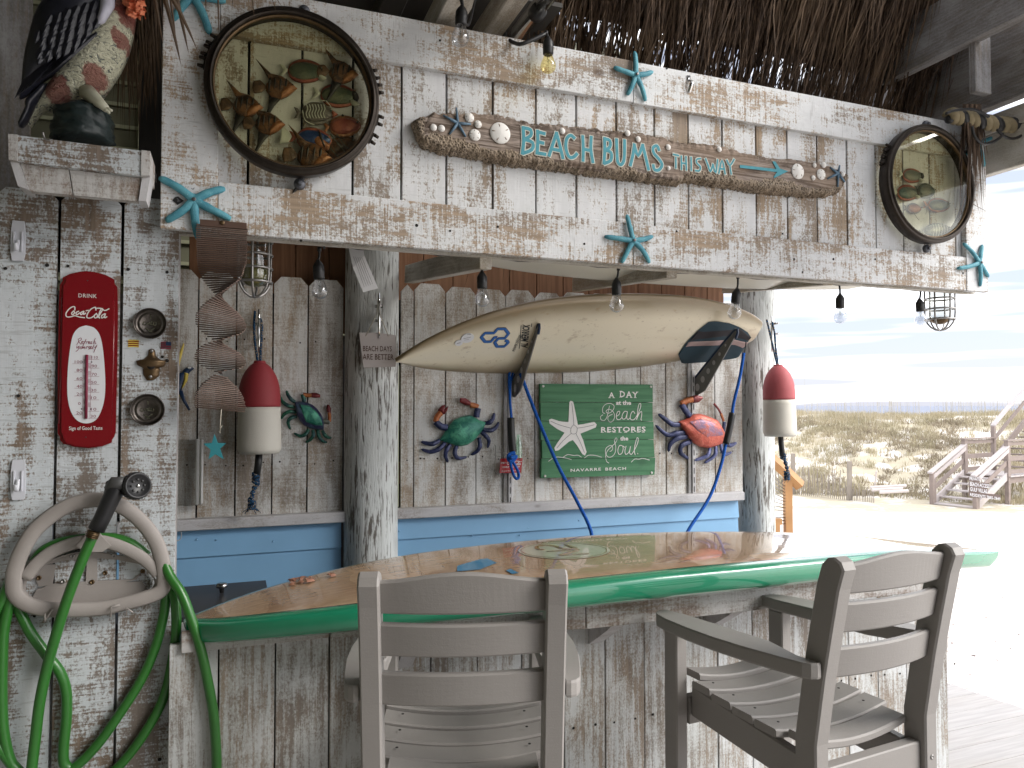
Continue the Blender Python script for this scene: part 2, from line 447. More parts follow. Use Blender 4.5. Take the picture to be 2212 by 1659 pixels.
def turq():
    k = NT('turquoise_starfish'); p = k.co(); v = k.noise(p, 260., 3, .7); b = k.noise(p, 22., 3)
    c = k.mix(k.ramp(b, .35, .65), (.055, .235, .305), (.105, .345, .415)); c = k.mix(k.ramp(v, .6, .75, 0, .5), c, (.45, .70, .74))
    k.bump(v, .8, .002); return k.fin(c, .55, .4)
M['turq'] = turq()
M['bluestar'] = plain('dull_blue_starfish', (.10, .17, .24), .7, var=.3, vs=120, bump=.6, bs=400)
M['shellwhite'] = plain('sand_dollar_white', (.76, .74, .71), .7, var=.06, bump=.3, bs=260)
M['iron'] = plain('dark_brass_ring', (.040, .032, .026), .38, .75, var=.5, vs=50, bump=.4, bs=160)
M['bolt'] = plain('grey_bolt', (.10, .105, .12), .5, .6)
M['steel'] = plain('polished_steel', (.62, .61, .60), .16, 1.)
M['chrome'] = plain('chrome', (.80, .80, .80), .06, 1.)
M['trackmetal'] = plain('brushed_light_metal', (.55, .55, .54), .35, .4)
M['dullsteel'] = plain('dull_steel', (.33, .32, .31), .42, .9)
M['rackgrey'] = plain('rack_arm_grey', (.19, .185, .18), .5, .2)
M['pewter'] = plain('worn_pewter', (.13, .115, .105), .40, 1., var=.5, vs=60, bump=.5, bs=120)
M['brass'] = plain('old_brass', (.13, .085, .045), .42, .8, var=.5, vs=60, bump=.5, bs=140)
def tint(name, col, gloss=.08, rough=.02, gcol=(1, 1, 1)):
    k = NT(name); t = k.t; t.nodes.remove(k.p)
    tr = t.nodes.new('ShaderNodeBsdfTransparent'); tr.inputs[0].default_value = c4(col)
    gl = t.nodes.new('ShaderNodeBsdfGlossy'); gl.inputs['Roughness'].default_value = rough; gl.inputs[0].default_value = c4(gcol)
    lw = t.nodes.new('ShaderNodeFresnel'); ge = t.nodes.new('ShaderNodeNewGeometry'); k.set(lw.inputs[0], k.math('MULTIPLY_ADD', ge.outputs['Backfacing'], 1/1.45-1.45, 1.45))
    f = k.math('MULTIPLY_ADD', lw.outputs[0], 1.0, gloss)
    mx = t.nodes.new('ShaderNodeMixShader'); k.set(mx.inputs[0], f); t.links.new(tr.outputs[0], mx.inputs[1]); t.links.new(gl.outputs[0], mx.inputs[2])
    t.links.new(mx.outputs[0], k.out.inputs[0]); return k.m
M['portglass'] = tint('greenish_old_glass', (.90, .89, .79), .0)
M['bulbglass'] = tint('clear_bulb_glass', (.86, .87, .89), .09)
M['amberglass'] = tint('amber_bulb_glass', (.95, .88, .60), .05)
M['bottleglass'] = tint('pale_green_glass', (.72, .88, .78), .10)
M['jar'] = tint('clear_jar_glass', (.85, .86, .84), .07)
M['acrylic'] = tint('clear_acrylic', (.93, .93, .92), .10)
M['algae'] = plain('yellow_green_algae', (.16, .15, .045), .6, var=.5, vs=60)
def gold():
    k = NT('gold_sprayed_board'); p = k.co(False)
    e = k.n('ShaderNodeAttribute', attribute_name='edge').outputs['Fac']
    n = k.noise(p, (3, 6, 6), 3); d = k.noise(p, (14, 22, 22), 5, .7)
    f = k.math('MULTIPLY_ADD', n, .22, k.math('ADD', e, -.11))
    c = k.mix(k.ramp(f, .40, 1.02), (.80, .72, .55), (.22, .165, .09))
    d2 = k.noise(p, (40, 60, 60), 4, .7)
    c = k.mix(k.ramp(d, .57, .70, 0, .45), c, (.36, .24, .13)); c = k.mix(k.ramp(d2, .62, .72, 0, .5), c, (.25, .17, .11))
    k.bump(d2, .15, .002)
    return k.fin(c, .33, .5, .12, .5)
M['gold'] = gold()
M['boardwhite'] = plain('cream_board_foam', (.70, .67, .58), .35, var=.06, vs=8, coat=.3)
def bartop():
    k = NT('veneer_and_green_surfboard'); p = k.co(False)
    rim = k.n('ShaderNodeAttribute', attribute_name='rim').outputs['Fac']
    top = k.n('ShaderNodeAttribute', attribute_name='top').outputs['Fac']
    sp = k.n('ShaderNodeSeparateXYZ'); k.set(sp.inputs[0], p)
    x = sp.outputs[0]
    xx = k.math('MULTIPLY_ADD', k.noise(p, (3, 6, 1), 2), .10, x)
    cell = k.math('FLOOR', k.math('MULTIPLY', xx, 8.5))
    wn_ = k.n('ShaderNodeTexWhiteNoise', noise_dimensions='1D'); k.set(wn_.inputs['W'], cell)
    gr = k.noise(p, (7, 90, 90), 4, .65, .6); bl = k.noise(p, (5, 3, 3), 3); st = k.noise(p, (26, 3.2, 3), 4, .65, 1.2)
    c = k.mix(wn_.outputs['Value'], (.38, .225, .125), (.68, .47, .295))
    c = k.mix(k.ramp(gr, .32, .72, 0, .5), c, (.27, .155, .08))
    c = k.mix(k.ramp(st, .60, .74, 0, .55), c, (.22, .12, .06))
    c = k.mix(k.ramp(bl, .4, .7, 0, .35), c, (.62, .47, .30))
    pin = k.math('MULTIPLY', k.ramp(rim, .035, .037), k.ramp(rim, .042, .040))
    gn = k.mix(k.noise(p, (5, 20, 20), 3), (.010, .20, .10), (.018, .27, .145))
    gm = k.math('MULTIPLY', k.ramp(rim, .0365, .038), top)
    col = k.mix(gm, gn, c); col = k.mix(k.math('MULTIPLY', pin, top), col, (.012, .014, .012))
    k.bump(k.noise(p, (9, 9, 9), 2), .12, .003)
    k.p.inputs['Coat IOR'].default_value = 1.5; return k.fin(col, .22, .5, 0., 1.)
M['bartop'] = bartop()
def hdpe():
    k = NT('grey_recycled_plastic'); p = k.co(); n = k.noise(p, 260., 2, .7); b = k.noise(p, 5., 3)
    c = k.mix(b, (.27, .252, .238), (.31, .292, .277)); c = k.mix(k.ramp(n, .6, .8, 0, .25), c, (.40, .385, .37))
    k.bump(k.math('ADD', n, k.noise(p, (30, 30, 200), 2)), .35, .0009); return k.fin(c, k.ramp(b, .3, .7, .42, .58), .4)
M['hdpe'] = hdpe()
M['red'] = plain('red_enamel', (.18, .005, .010), .22, var=.10, vs=12, coat=.6)
M['redpanel'] = plain('red_tin', (.42, .02, .025), .35)
M['white'] = plain('white_enamel', (.70, .71, .74), .35, var=.03)
M['letters'] = plain('white_print', (.72, .70, .68), .5, var=.05)
M['maroon'] = plain('maroon_print', (.20, .02, .05), .5)
M['hookwhite'] = plain('white_plastic_hook', (.62, .63, .68), .25, var=.03)
M['buoyred'] = plain('faded_red_foam', (.31, .030, .038), .62, var=.14, vs=14, bump=.35, bs=320)
M['buoypink'] = plain('sun_bleached_red_foam', (.40, .085, .095), .65, var=.18, vs=14, bump=.35, bs=320)
M['buoywhite'] = plain('cream_foam', (.64, .61, .54), .6, var=.07, vs=10, bump=.35, bs=320)
def ropem(name, a, b, c_):
    k = NT(name); p = k.co(False); v = k.noise(p, 420., 2, .7); w_ = k.noise(p, 150., 2)
    col = k.mix(k.ramp(v, .45, .55), a, b); col = k.mix(k.ramp(w_, .56, .62), col, c_)
    k.bump(v, .8, .003); return k.fin(col, .75, .2)
M['bluerope'] = ropem('blue_braided_rope', (.005, .06, .32), (.02, .14, .55), (.01, .09, .42))
M['darkrope'] = ropem('black_blue_tan_rope', (.010, .012, .02), (.02, .10, .22), (.35, .27, .18))
M['hose'] = plain('green_garden_hose', (.028, .15, .022), .32, var=.14, vs=80, coat=.15)
M['holder'] = plain('weathered_grey_plastic', (.33, .30, .28), .6, var=.16, vs=16, bump=.3, bs=140)
M['nozzle'] = plain('black_nozzle_plastic', (.018, .018, .02), .4)
M['nozzlegrey'] = plain('grey_nozzle_plastic', (.07, .07, .07), .45)
def planksign():
    k = NT('green_stained_plank'); p = k.co(); g = k.noise(p, (50, 50, 3), 4, .6, .5)
    c = k.mix(k.ramp(g, .3, .7), (.045, .155, .075), (.080, .225, .115)); b = k.noise(p, (7, 7, 4), 3)
    c = k.mix(k.ramp(b, .62, .74, 0, .5), c, (.03, .09, .05)); k.bump(g, .4, .001); return k.fin(c, .6, .3)
M['signgreen'] = planksign()
M['sticks'] = plain('brown_spinner_stick', (.115, .075, .058), .7, var=.6, vs=14)
M['stickdark'] = plain('dark_spinner_plate', (.085, .045, .03), .6)
M['tealstar'] = plain('teal_felt_star', (.012, .17, .20), .7)
M['string'] = plain('cotton_string', (.52, .48, .40), .8)
M['paper'] = plain('paper_tag', (.66, .66, .67), .6, var=.03)
M['inkgrey'] = plain('grey_ink', (.16, .16, .17), .7)
M['orangewood'] = plain('orange_cedar_rail', (.34, .175, .065), .6, var=.2, vs=6)
M['driftstair'] = plain('weathered_stair_wood', (.235, .19, .17), .8, var=.25, vs=5)
M['railtop'] = plain('pale_rail_wood', (.43, .39, .38), .75, var=.1, vs=5)
M['fencewood'] = plain('sand_fence_slat', (.27, .235, .20), .85, var=.3, vs=3)
M['signbrown'] = plain('brown_sign_board', (.13, .095, .085), .8)
M['yellowrope'] = plain('tan_thick_rope', (.27, .22, .13), .8, var=.3, vs=60, bump=.6, bs=300)
M['kingblue'] = plain('logo_blue', (.02, .12, .42), .4)
M['padnavy'] = plain('navy_traction_foam', (.018, .045, .065), .75, var=.2, vs=30)
M['padblack'] = plain('black_traction_foam', (.02, .017, .022), .75)
M['padpink'] = plain('dusty_pink_traction_foam', (.38, .27, .26), .75)
M['fin'] = plain('grey_fin', (.17, .20, .20), .4)
def metalpaint(name, a, b, s1=14., spots=None):
    k = NT(name); p = k.co(); n = k.noise(p, s1, 4, .65, 1.); f = k.noise(p, 120., 2, .7)
    c = k.mix(k.ramp(n, .38, .62), a, b)
    if spots: c = k.mix(k.ramp(f, .62, .68, 0, .9), c, spots)
    k.bump(k.math('ADD', n, f), .6, .003); return k.fin(c, .35, .5, .25)
M['crabgreen'] = metalpaint('green_crab_metal', (.02, .16, .12), (.08, .34, .22), 18., (.01, .06, .06))
M['crabpurple'] = metalpaint('purple_crab_metal', (.035, .03, .10), (.06, .10, .16), 18., (.06, .16, .14))
M['crabnavy'] = metalpaint('navy_crab_metal', (.012, .02, .065), (.045, .055, .14), 30.)
M['crableggreen'] = metalpaint('green_leg_metal', (.02, .12, .07), (.015, .05, .06), 30., (.03, .22, .12))
M['crabcoral'] = metalpaint('coral_crab_metal', (.52, .10, .07), (.62, .16, .11), 24., (.30, .06, .05))
M['crablilac'] = metalpaint('lilac_crab_metal', (.26, .17, .27), (.50, .14, .11), 30.)
M['crabred'] = metalpaint('dark_red_claw_metal', (.12, .012, .015), (.20, .03, .03), 30.)
M['craborange'] = metalpaint('orange_claw_metal', (.34, .09, .025), (.42, .15, .05), 30.)
M['lilacleg'] = metalpaint('blue_lilac_leg_metal', (.06, .08, .20), (.14, .15, .30), 30.)
M['fishbrown'] = metalpaint('brown_fish', (.055, .030, .018), (.19, .085, .035), 40., (.02, .015, .012))
M['fishorange'] = metalpaint('copper_fish', (.22, .075, .025), (.38, .17, .075), 25.)
M['fishtail'] = metalpaint('brown_tail_fin', (.075, .045, .028), (.16, .09, .05), 40.)
M['fishblack'] = plain('black_fish_marking', (.012, .010, .009), .4)
M['fishgreen'] = metalpaint('grey_green_fish', (.05, .075, .05), (.14, .155, .10), 9.)
M['fishteal'] = metalpaint('blue_grey_fish', (.05, .09, .085), (.15, .15, .12), 9.)
M['fishgrey'] = metalpaint('grey_fish', (.10, .09, .085), (.16, .14, .12), 12.)
M['fishred'] = metalpaint('red_fish', (.24, .05, .035), (.35, .11, .07), 12.)
M['fishblue'] = metalpaint('blue_fish', (.015, .04, .14), (.03, .08, .20), 12.)
M['fishwhite'] = plain('white_fish_marking', (.50, .52, .46), .5)
M['birdblack'] = plain('black_feather_paint', (.016, .017, .026), .34, var=.5, vs=60, bump=.9, bs=70)
def birdbelly():
    k = NT('cream_feather_paint'); p = k.co(False)
    v = k.noise(p, (60, 60, 100), 3, .6, 1.5)
    c = k.mix(k.ramp(v, .33, .47), (.10, .12, .11), (.58, .57, .43)); k.bump(v, 1., .006); return k.fin(c, .5, .4)
M['birdcream'] = birdbelly()
M['birdred'] = plain('dull_red_feather_spot', (.22, .055, .045), .5, var=.3, vs=60, bump=.8, bs=90)
M['birdwhite'] = plain('white_feather_patch', (.46, .46, .54), .4, var=.3, vs=50, bump=.9, bs=70)
M['legcream'] = plain('cream_leg_paint', (.55, .54, .42), .5)
M['stump'] = plain('black_green_stump', (.014, .024, .024), .45, var=.8, vs=60, bump=1., bs=90)
M['lei'] = plain('orange_petals', (.80, .24, .12), .6, var=.35, vs=60)
M['macawblue'] = plain('blue_bird_paint', (.01, .03, .08), .35); M['yellow'] = plain('yellow_paint', (.60, .46, .08), .4)
M['tapeblue'] = plain('blue_tape', (.06, .24, .42), .35, coat=.6, var=.2, vs=20)
M['logocream'] = plain('cream_logo', (.55, .54, .42), .2, coat=1.); M['logobrown'] = plain('brown_logo', (.36, .20, .07), .2, coat=1.)
M['shell'] = plain('copper_shell', (.34, .165, .11), .35, var=.4, vs=80)
M['frostgrey'] = plain('bar_cooler_dark', (.025, .025, .028), .35)
M['cork'] = plain('screw_head', (.16, .15, .15), .4, .8)
# ================================================================== the setting
YF = 2.11                                   # face of the fascia planks
def xs(u, Y): return P(u, 800, Y).x
# ---- deck
deck = thing('deck', None, None, (0, 0, 0), kind='structure')
yb = -2.0
FLAT = Matrix(((0, 0, 1), (1, 0, 0), (0, 1, 0))).to_euler()       # a board laid flat along x
k = 0
while yb < 4.05:
    L = 5.4 if yb < 3.2 else 5.4-(yb-3.2)*.55
    board('deck_board', deck, 6.05+(2.95-yb)*.10, .1405, .03, (.725+(2.95-yb)*.05, yb+.07, -.015+R.uniform(-.0008, .0008)), FLAT, M['deck'], .001) if yb < 3.3 else \
        board('deck_board', deck, 6.0, .1405, .03, (.70, yb+.07, -.015), FLAT, M['deck'], .001)
    yb += .143
base = MB(); base.box(-2.3, 3.6, -2.0, 4.1, -.16, -.04); base.build('joist_bed', M['dark'], deck)
deckr = MB()
# ---- sand sheet, dunes, sea
FH = Vector((math.cos(YAW), math.sin(YAW))); RH = Vector((math.sin(YAW), -math.cos(YAW)))
def hsh(x, y):
    return (math.sin(x*.37+1.3)*math.sin(y*.29+.4)+.5*math.sin(x*.83+y*.61)+.35*math.sin(x*1.9-y*1.3+2)+.22*math.sin(x*3.1+y*2.7))
def base_line(l):                          # depth where the dune begins, l = lateral offset
    if l > 14: return 24.5-(l-14)*.55
    return 27.2-(l-8)*.40
def terrain(l, d):
    flat = -.05-1.56*min(1, max(0, (d-4.6)/17))
    b = base_line(l); t = (d-b)/17.0
    if t <= 0: return flat+.02*hsh(l*.8, d*.8)*min(1, max(0, (d-5)/6))
    crest = 1.13+.10*math.sin(l*.21+.6)+.05*math.sin(l*.55)
    if t < 1:
        s_ = t*t*(3-2*t); h = flat+(crest-flat)*s_**.8
        return h+.17*hsh(l, d)*min(1, t*5)*(1-.8*t)
    t2 = min(1, (d-b-17)/16); return crest-(crest+3.4)*t2*t2*(3-2*t2)+.02*hsh(l, d)*(1-t2)
def grid(name, l0, l1, nl, ds, mat, kind, dz=0):
    b = MB(); vs = []
    for d in ds:
        for i in range(nl+1):
            l = (l0+(l1-l0)*i/nl)*(1 if d < 60 else d/60)
            q = RH*l+FH*d; vs.append((q.x, q.y, terrain(l if d < 60 else l*60/d, d)+(dz if d > 21.2 else -2.5*dz)))
    n = nl+1; fs = [(j*n+i, j*n+i+1, (j+1)*n+i+1, (j+1)*n+i) for j in range(len(ds)-1) for i in range(nl)]
    b.add(vs, fs, 0, True); o = b.build(name, mat); tag(o, kind=kind); return o
grid('sand', -60, 60, 120, [-30, -10, 0, 3, 4, 4.3, 4.6, 5, 6, 8, 10, 12, 14, 16, 18, 19, 20, 21, 22, 23, 24, 25, 26, 27, 28, 29, 30, 31], M['sand'], 'structure')
grid('dune', -40, 60, 330, [18.5+.35*i for i in range(130)]+[66, 75, 90], M['dune'], 'structure', .012)
b = MB(); vs = []
for d in (58, 120, 400, 1500, 5500):
    for s_ in (-1, 1):
        q = RH*(s_*d*1.6)+FH*d; vs.append((q.x, q.y, -2.6))
b.add(vs, [(2*i, 2*i+1, 2*i+3, 2*i+2) for i in range(4)]); tag(b.build('sea', M['sea']), kind='structure')
# ---- grass on the dune: blades in tufts
def tufts(name, mat, n, seed, hh, wd, cond, dens, lean=.5, nb=(7, 13), sp=.22):
    rr = random.Random(seed); b = MB(); vs = []; fs = []
    for _ in range(n):
        l = rr.uniform(3.0, 44); d = base_line(l)+rr.uniform(*dens)
        if not cond(l, d, rr): continue
        q = RH*l+FH*d; z = terrain(l, d)+.01; s_ = rr.uniform(.7, 1.25)*(.8+.2*d/30)
        for _ in range(rr.randint(*nb)):
            a = rr.uniform(0, 6.28); r0 = rr.uniform(0, sp)*s_; h = hh*s_*rr.uniform(.5, 1.2); ln = rr.uniform(.1, lean)*h
            x, y = q.x+math.cos(a)*r0, q.y+math.sin(a)*r0; a2 = rr.uniform(0, 6.28); w_ = wd*rr.uniform(.6, 1.3)
            tx, ty = math.cos(a2)*w_/2, math.sin(a2)*w_/2; dx, dy = math.cos(a)*ln, math.sin(a)*ln
            i = len(vs)
            vs += [(x-tx, y-ty, z), (x+tx, y+ty, z), (x+dx*.45+tx*.7, y+dy*.45+ty*.7, z+h*.6), (x+dx*.45-tx*.7, y+dy*.45-ty*.7, z+h*.6), (x+dx, y+dy, z+h*.93)]
            fs += [(i, i+1, i+2, i+3), (i+3, i+2, i+4)]
    b.add(vs, fs); return b.build(name, mat)
def patch(l, d, k_): return hsh(l*1.7+k_, d*1.7-k_)+.6*hsh(l*4.1, d*3.7+k_)
tag(tufts('dune_grass', M['grass'], 26000, 3, .25, .020, lambda l, d, r: patch(l, d, 0)+r.uniform(-.6, .6) > .12-.7*(d-base_line(l) > 12), (-.2, 17.5)), 'pale olive grass tufts covering the dune behind the beach', 'dune grass', kind='stuff')
tag(tufts('dune_scrub', M['scrub'], 13000, 5, .20, .034, lambda l, d, r: patch(l, d, 5)+r.uniform(-.7, .7) > .35, (.1, 14), 1.2, (8, 14), .26), 'brown low scrub in patches between the dune grass', 'dune scrub', kind='stuff')
tag(tufts('sea_oats', M['oats'], 1500, 9, 1.75, .016, lambda l, d, r: patch(l, d, 9)+r.uniform(-.8, .8) > .2, (11, 17.5), .10, (1, 3), .9), 'tall thin sea oats stalks rising over the dune crest', 'sea oats', kind='stuff')
# ---- picket and plank helpers
def picket_mesh(L, W, T, ear=.032):
    b = MB(); b.prism([(-W/2, -L/2), (W/2, -L/2), (W/2, L/2-ear), (W/2-ear*.9, L/2), (-W/2+ear*.9, L/2), (-W/2, L/2-ear)], -T/2, T/2)
    return b
def nails(parent, pts, Y, r=.0036):
    b = MB()
    for x, z in pts: b.lathe([(r*R.uniform(.7, 1.25), 0), (r*.9, -.0012)], 7, c=(x, Y, z), axis='y', smooth=False)
    tag(b.build('nail_hole', M['hole'], parent), kind='stuff')
# ---- left wall of pickets
PT = .0655*YF/ .0655*.066                  # board pitch on that plane
pitch = .1393
wl = thing('picket_wall', 'grey whitewashed picket wall carrying the red thermometer and the hose', 'wall', (0, YF+.03, 0))
x_seams = [xs(v_, YF+.03) for v_ in (124, 261)]
xr = xs(386, YF+.03)
edges = [x_seams[0]-pitch*k_ for k_ in range(5, 0, -1)]+x_seams+[xr]
top = P(190, 417, YF+.02).z
for i in range(len(edges)-1):
    x0, x1 = edges[i], edges[i+1]; W = x1-x0-.0075; L = top
    key = picket_mesh(L, W, .016, .022).mesh('picket', M['left'])
    inst('picket', key, wl, ((x0+x1)/2, R.uniform(-.001, .001), L/2+R.uniform(-.003, .003)), (0, R.uniform(-.001, .001), 0))
b = MB(); b.box(edges[0], xr-.003, .012, .03, .1, .95); b.box(edges[0], xr-.003, .012, .03, 1.25, top-.25)
b.box(xr-.06, xr-.004, .012, .09, 0, top-.05)
b.build('backing_rail', M['greybeam'], wl)
nails(wl, [(P(u, v, YF+.021).x, P(u, v, YF+.021).z) for u, v in ((12, 580), (102, 573), (147, 575), (277, 582), (361, 588), (40, 855), (351, 771), (361, 779), (345, 1640), (215, 1300), (205, 1228), (75, 1330))], -.0105, .0042)
b = MB(); b.box(xs(292, 2.75), xs(352, 2.75), 2.75, 2.80, 0, 3.6); tag(b.build('shade_panel', M['dark']), 'dark board standing between the house siding and the fascia', 'board')  # added panel, its dark colour stands in for the shade in this gap
b = MB(); b.box(edges[0], xr-.08, .031, .034, top-.20, top-.006); b.build('shade_strip', M['hole'], wl)  # near-black strip added to stand for the shade behind the picket tops
# ---- fascia
fa = thing('fascia', 'long whitewashed plank fascia hanging over the bar with the beach sign', 'fascia', (0, YF, 0))
zb, zt = P(1369, 575, YF).z, P(1371, 132, YF-.02).z
zr1 = P(878, 433, YF-.02).z; zr2 = P(1371, 222, YF-.02).z
sx = [xs(u, YF) for u in (865, 963, 1064, 1158, 1246, 1333, 1416, 1490, 1564, 1637, 1705, 1770, 1835)]
p_ = (sx[-1]-sx[0])/12
plank_e = [sx[0]-p_*k_ for k_ in range(5, 0, -1)]+sx+[sx[-1]+p_*k_ for k_ in range(1, 8)]
plank_e = [x for x in plank_e if -.20 < x < 2.76]
fx0, fx1 = xs(341, YF-.02), xs(2137, YF-.02)
xl1, xr1 = xs(466, YF-.02), xs(2091, YF-.02)
plank_e = [fx0+.001]+[x for x in plank_e if x > fx0+.06]+[fx1-.002]
for i in range(len(plank_e)-1):
    x0, x1 = plank_e[i], plank_e[i+1]
    board('plank', fa, zt-zb-.012, x1-x0-.0066, .018, ((x0+x1)/2, .009+R.uniform(-.0012, .0012), (zb+zt)/2), (0, 0, 0), M['fascia'], .001)
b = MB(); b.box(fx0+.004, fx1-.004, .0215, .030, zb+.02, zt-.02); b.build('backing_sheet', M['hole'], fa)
b = MB(); b.box(fx0+.002, fx1-.002, .031, .060, zb+.001, zb+.09); b.box(fx0+.002, fx1-.002, .031, .060, zt-.09, zt-.001); b.build('backing_rail', M['creambeam'], fa)
def hb(x0, x1, z0, z1, y, T=.02, mat='rail', name='rail', par=None):
    board(name, par or fa, x1-x0, z1-z0, T, ((x0+x1)/2, y, (z0+z1)/2), HOR, M[mat], .0016)
xm1, xm2 = xs(1371, YF-.02), xs(1369, YF-.02)
hb(xl1+.001, xm1-.001, zr2, zt, -.0105); hb(xm1+.001, xr1-.001, zr2-.001, zt-.002, -.0105)
hb(xl1+.001, xm2-.001, zb, zr1, -.0105); hb(xm2+.001, xr1-.001, zb+.001, zr1-.002, -.0105)
board('end_board', fa, zt-zb, xl1-fx0-.001, .022, ((fx0+xl1)/2, -.0115, (zb+zt)/2), (0, 0, 0), M['rail'], .0016)
board('end_board', fa, zt-zb+.0, fx1-xr1-.001, .022, ((fx1+xr1)/2, -.0115, (zb+zt)/2), (0, 0, 0), M['rail'], .0016)
pts = []
for u, v in ((900, 487), (972, 499), (1075, 490), (1262, 527), (1395, 520), (1392, 540), (1461, 500), (1690, 505), (1733, 588), (1890, 560), (650, 520), (700, 535), (540, 92), (950, 88), (1178, 116), (1440, 148), (1560, 137), (1480, 150), (1640, 169), (1850, 213), (1715, 560), (2080, 590), (740, 250), (1800, 560)):
    p = P(u, v, YF-.02); pts.append((p.x, p.z))
nails(fa, pts, -.0208, .0042)
# ---- back wall of pickets
YB = 3.12
bw = thing('picket_wall', 'brushed white picket wall behind the bar with sign, crabs and surfboard', 'wall', (0, YB, 0))
ztp = P(910, 614, YB).z; zlg = P(1228, 1081, YB-.04).z
lse = [xs(u, YB) for u in (427.5, 510.1, 589.4, 664.9)]
rse = [xs(u, YB) for u in (1155, 1215, 1273.4, 1329, 1383.7, 1438, 1492.8, 1543.6)]
pr = (rse[-1]-rse[0])/7
E1 = [lse[0]-.14, *lse, xs(742, YB)]
E2 = [xs(865, YB)]+[rse[0]-pr*k_ for k_ in range(4, 0, -1)]+rse+[xs(1603, YB)]
E2 = [E2[0]]+[x for x in E2[1:] if x > E2[0]+.03]
for E in (E1, E2):
    for i in range(len(E)-1):
        x0, x1 = E[i], E[i+1]; W = x1-x0-.006; zt_ = ztp+R.uniform(-.006, .006); zb_ = zlg-.02; L = zt_-zb_
        me = picket_mesh(L, W, .016, .03).mesh('picket', M['back'])
        inst('picket', me, bw, ((x0+x1)/2, .008+R.uniform(-.0015, .0015), (zt_+zb_)/2), (0, R.uniform(-.0015, .0015), 0))
b = MB(); b.box(E1[0], E1[-1], .018, .055, zlg+.1, zlg+.19); b.box(E2[0], E2[-1], .018, .055, zlg+.1, zlg+.19)
b.box(E1[0], E1[-1], .018, .055, 1.78, 1.87); b.box(E2[0], E2[-1], .018, .055, 1.78, 1.87); b.build('backing_rail', M['cedar'], bw)
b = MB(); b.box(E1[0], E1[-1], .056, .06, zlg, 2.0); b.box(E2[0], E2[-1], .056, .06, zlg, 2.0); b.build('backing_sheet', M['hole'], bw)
pts = []
for x in E1[:-1]+E2[:-1]:
    for dx in (.03, .105):
        pts.append((x+dx, zlg+.20+R.uniform(-.008, .008)))
        if R.random() < .6: pts.append((x+dx, 1.80+R.uniform(-.008, .008)))
nails(bw, pts, -.0012, .0034)
# cedar above the pickets
cw = thing('cedar_wall', 'reddish brown cedar board wall rising above the white pickets', 'wall', (0, YB+.12, 0))
zc1 = 2.75
x = xs(405, YB+.12); xe = xs(1563, YB+.12)
bb = MB(); bb.box(x, xs(737, YB+.13), .012, .02, 1.85, zc1); bb.box(xs(868, YB+.13), xe, .012, .02, 1.85, zc1); tag(bb.build('backing_sheet', M['cedar'], cw), kind='stuff')  # sheet added to stop light leaking through the plank gaps
while x < xe-.02:
    W = min(.138, xe-x)
    if not (xs(737, YB+.12) < x+.05 < xs(868, YB+.12)): board('plank', cw, zc1-1.85, W-.003, .018, (x+W/2, 0, (zc1+1.85)/2), (0, 0, 0), M['cedar'], .002)
    x += W
# ledges and blue siding
lsec = [(E1[0]-.25, xs(748, YB-.045)), (xs(850, YB-.045), xs(1605, YB-.045))]
for i, (x0, x1) in enumerate(lsec):
    lg = thing('ledge', ('grey painted ledge board left of the round log post', 'grey painted ledge board right of the round log post')[i], 'ledge', (0, YB, zlg), group='ledge boards on the blue siding')
    board('ledge_board', lg, x1-x0, .042, .05, ((x0+x1)/2, -.026, -.021), HOR, M['ledge'], .003)
    sdn = thing('siding_wall', ('blue lap siding wall under the left ledge', 'blue lap siding wall under the right ledge')[i], 'wall', (0, YB, 0), group='blue siding below the ledges')
    z = zlg-.043; hs = .088 if i else .105
    x0b, x1b = x0+(.012 if i else .0), x1-.012
    while z > .05:
        z2 = max(z-hs, 0.0); bb = MB()
        bb.prism([(-.004, z2), (-.020, z2), (-.010, z), (-.004, z)], x0b, x1b, M=Matrix(((0, 1, 0, 0), (1, 0, 0, 0), (0, 0, 1, 0), (0, 0, 0, 1))))
        bb.build('lap_board', M['blue'], sdn); z = z2; hs = .19
    bb = MB(); bb.box(x0b, x1b, .0, .02, 0, zlg-.045); bb.build('sheathing', M['blue'], sdn)
    bb = MB()
    for u, v in (((467, 1166), (590, 1169), (425, 1165)) if i == 0 else ((862, 1147), (1122, 1156), (1020, 1157), (1250, 1124), (1140, 1140), (1315, 1165))):
        p = P(u, v, YB-.012); bb.lathe([(.004, .0), (.003, -.003)], 8, c=(p.x, -.016, p.z), axis='y')
    tag(bb.build('siding_nail', M['blue'], sdn), kind='stuff')
# round log posts
def log_post(u0, u1, Yc, z0, z1, lab, lean=0):
    D = P((u0+u1)/2, 800, Yc); dp = (D-EYE).dot(FW); r = (u1-u0)/2/FPX*dp*.985
    t = thing('log_post', lab, 'post', (D.x, Yc, z0), group='round log posts of the bar hut'); bb = MB(); vs = []; n, m = 40, 60
    for j in range(m+1):
        zz_ = (z1-z0)*j/m
        for i in range(n):
            a = 2*math.pi*i/n
            rr = r*(1+.022*math.sin(3*a+zz_*1.3)+.012*math.sin(7*a+zz_*3.1)+R.uniform(-.004, .004)+.01*math.sin(zz_*4+a))
            vs.append((rr*math.cos(a)+lean*(zz_/(z1-z0)-.5), rr*math.sin(a), zz_))
    bb.add(vs, [(j*n+i, j*n+(i+1) % n, (j+1)*n+(i+1) % n, (j+1)*n+i) for j in range(m) for i in range(n)], 0, True)
    bb.build('trunk', M['log'], t); return t
log_post(744, 860, YB-.02, 0, 2.75, 'thick weathered white log post in the middle of the back wall')
log_post(1592, 1671, YB+.13, 0, 2.6, 'weathered grey log post at the right end of the back wall')
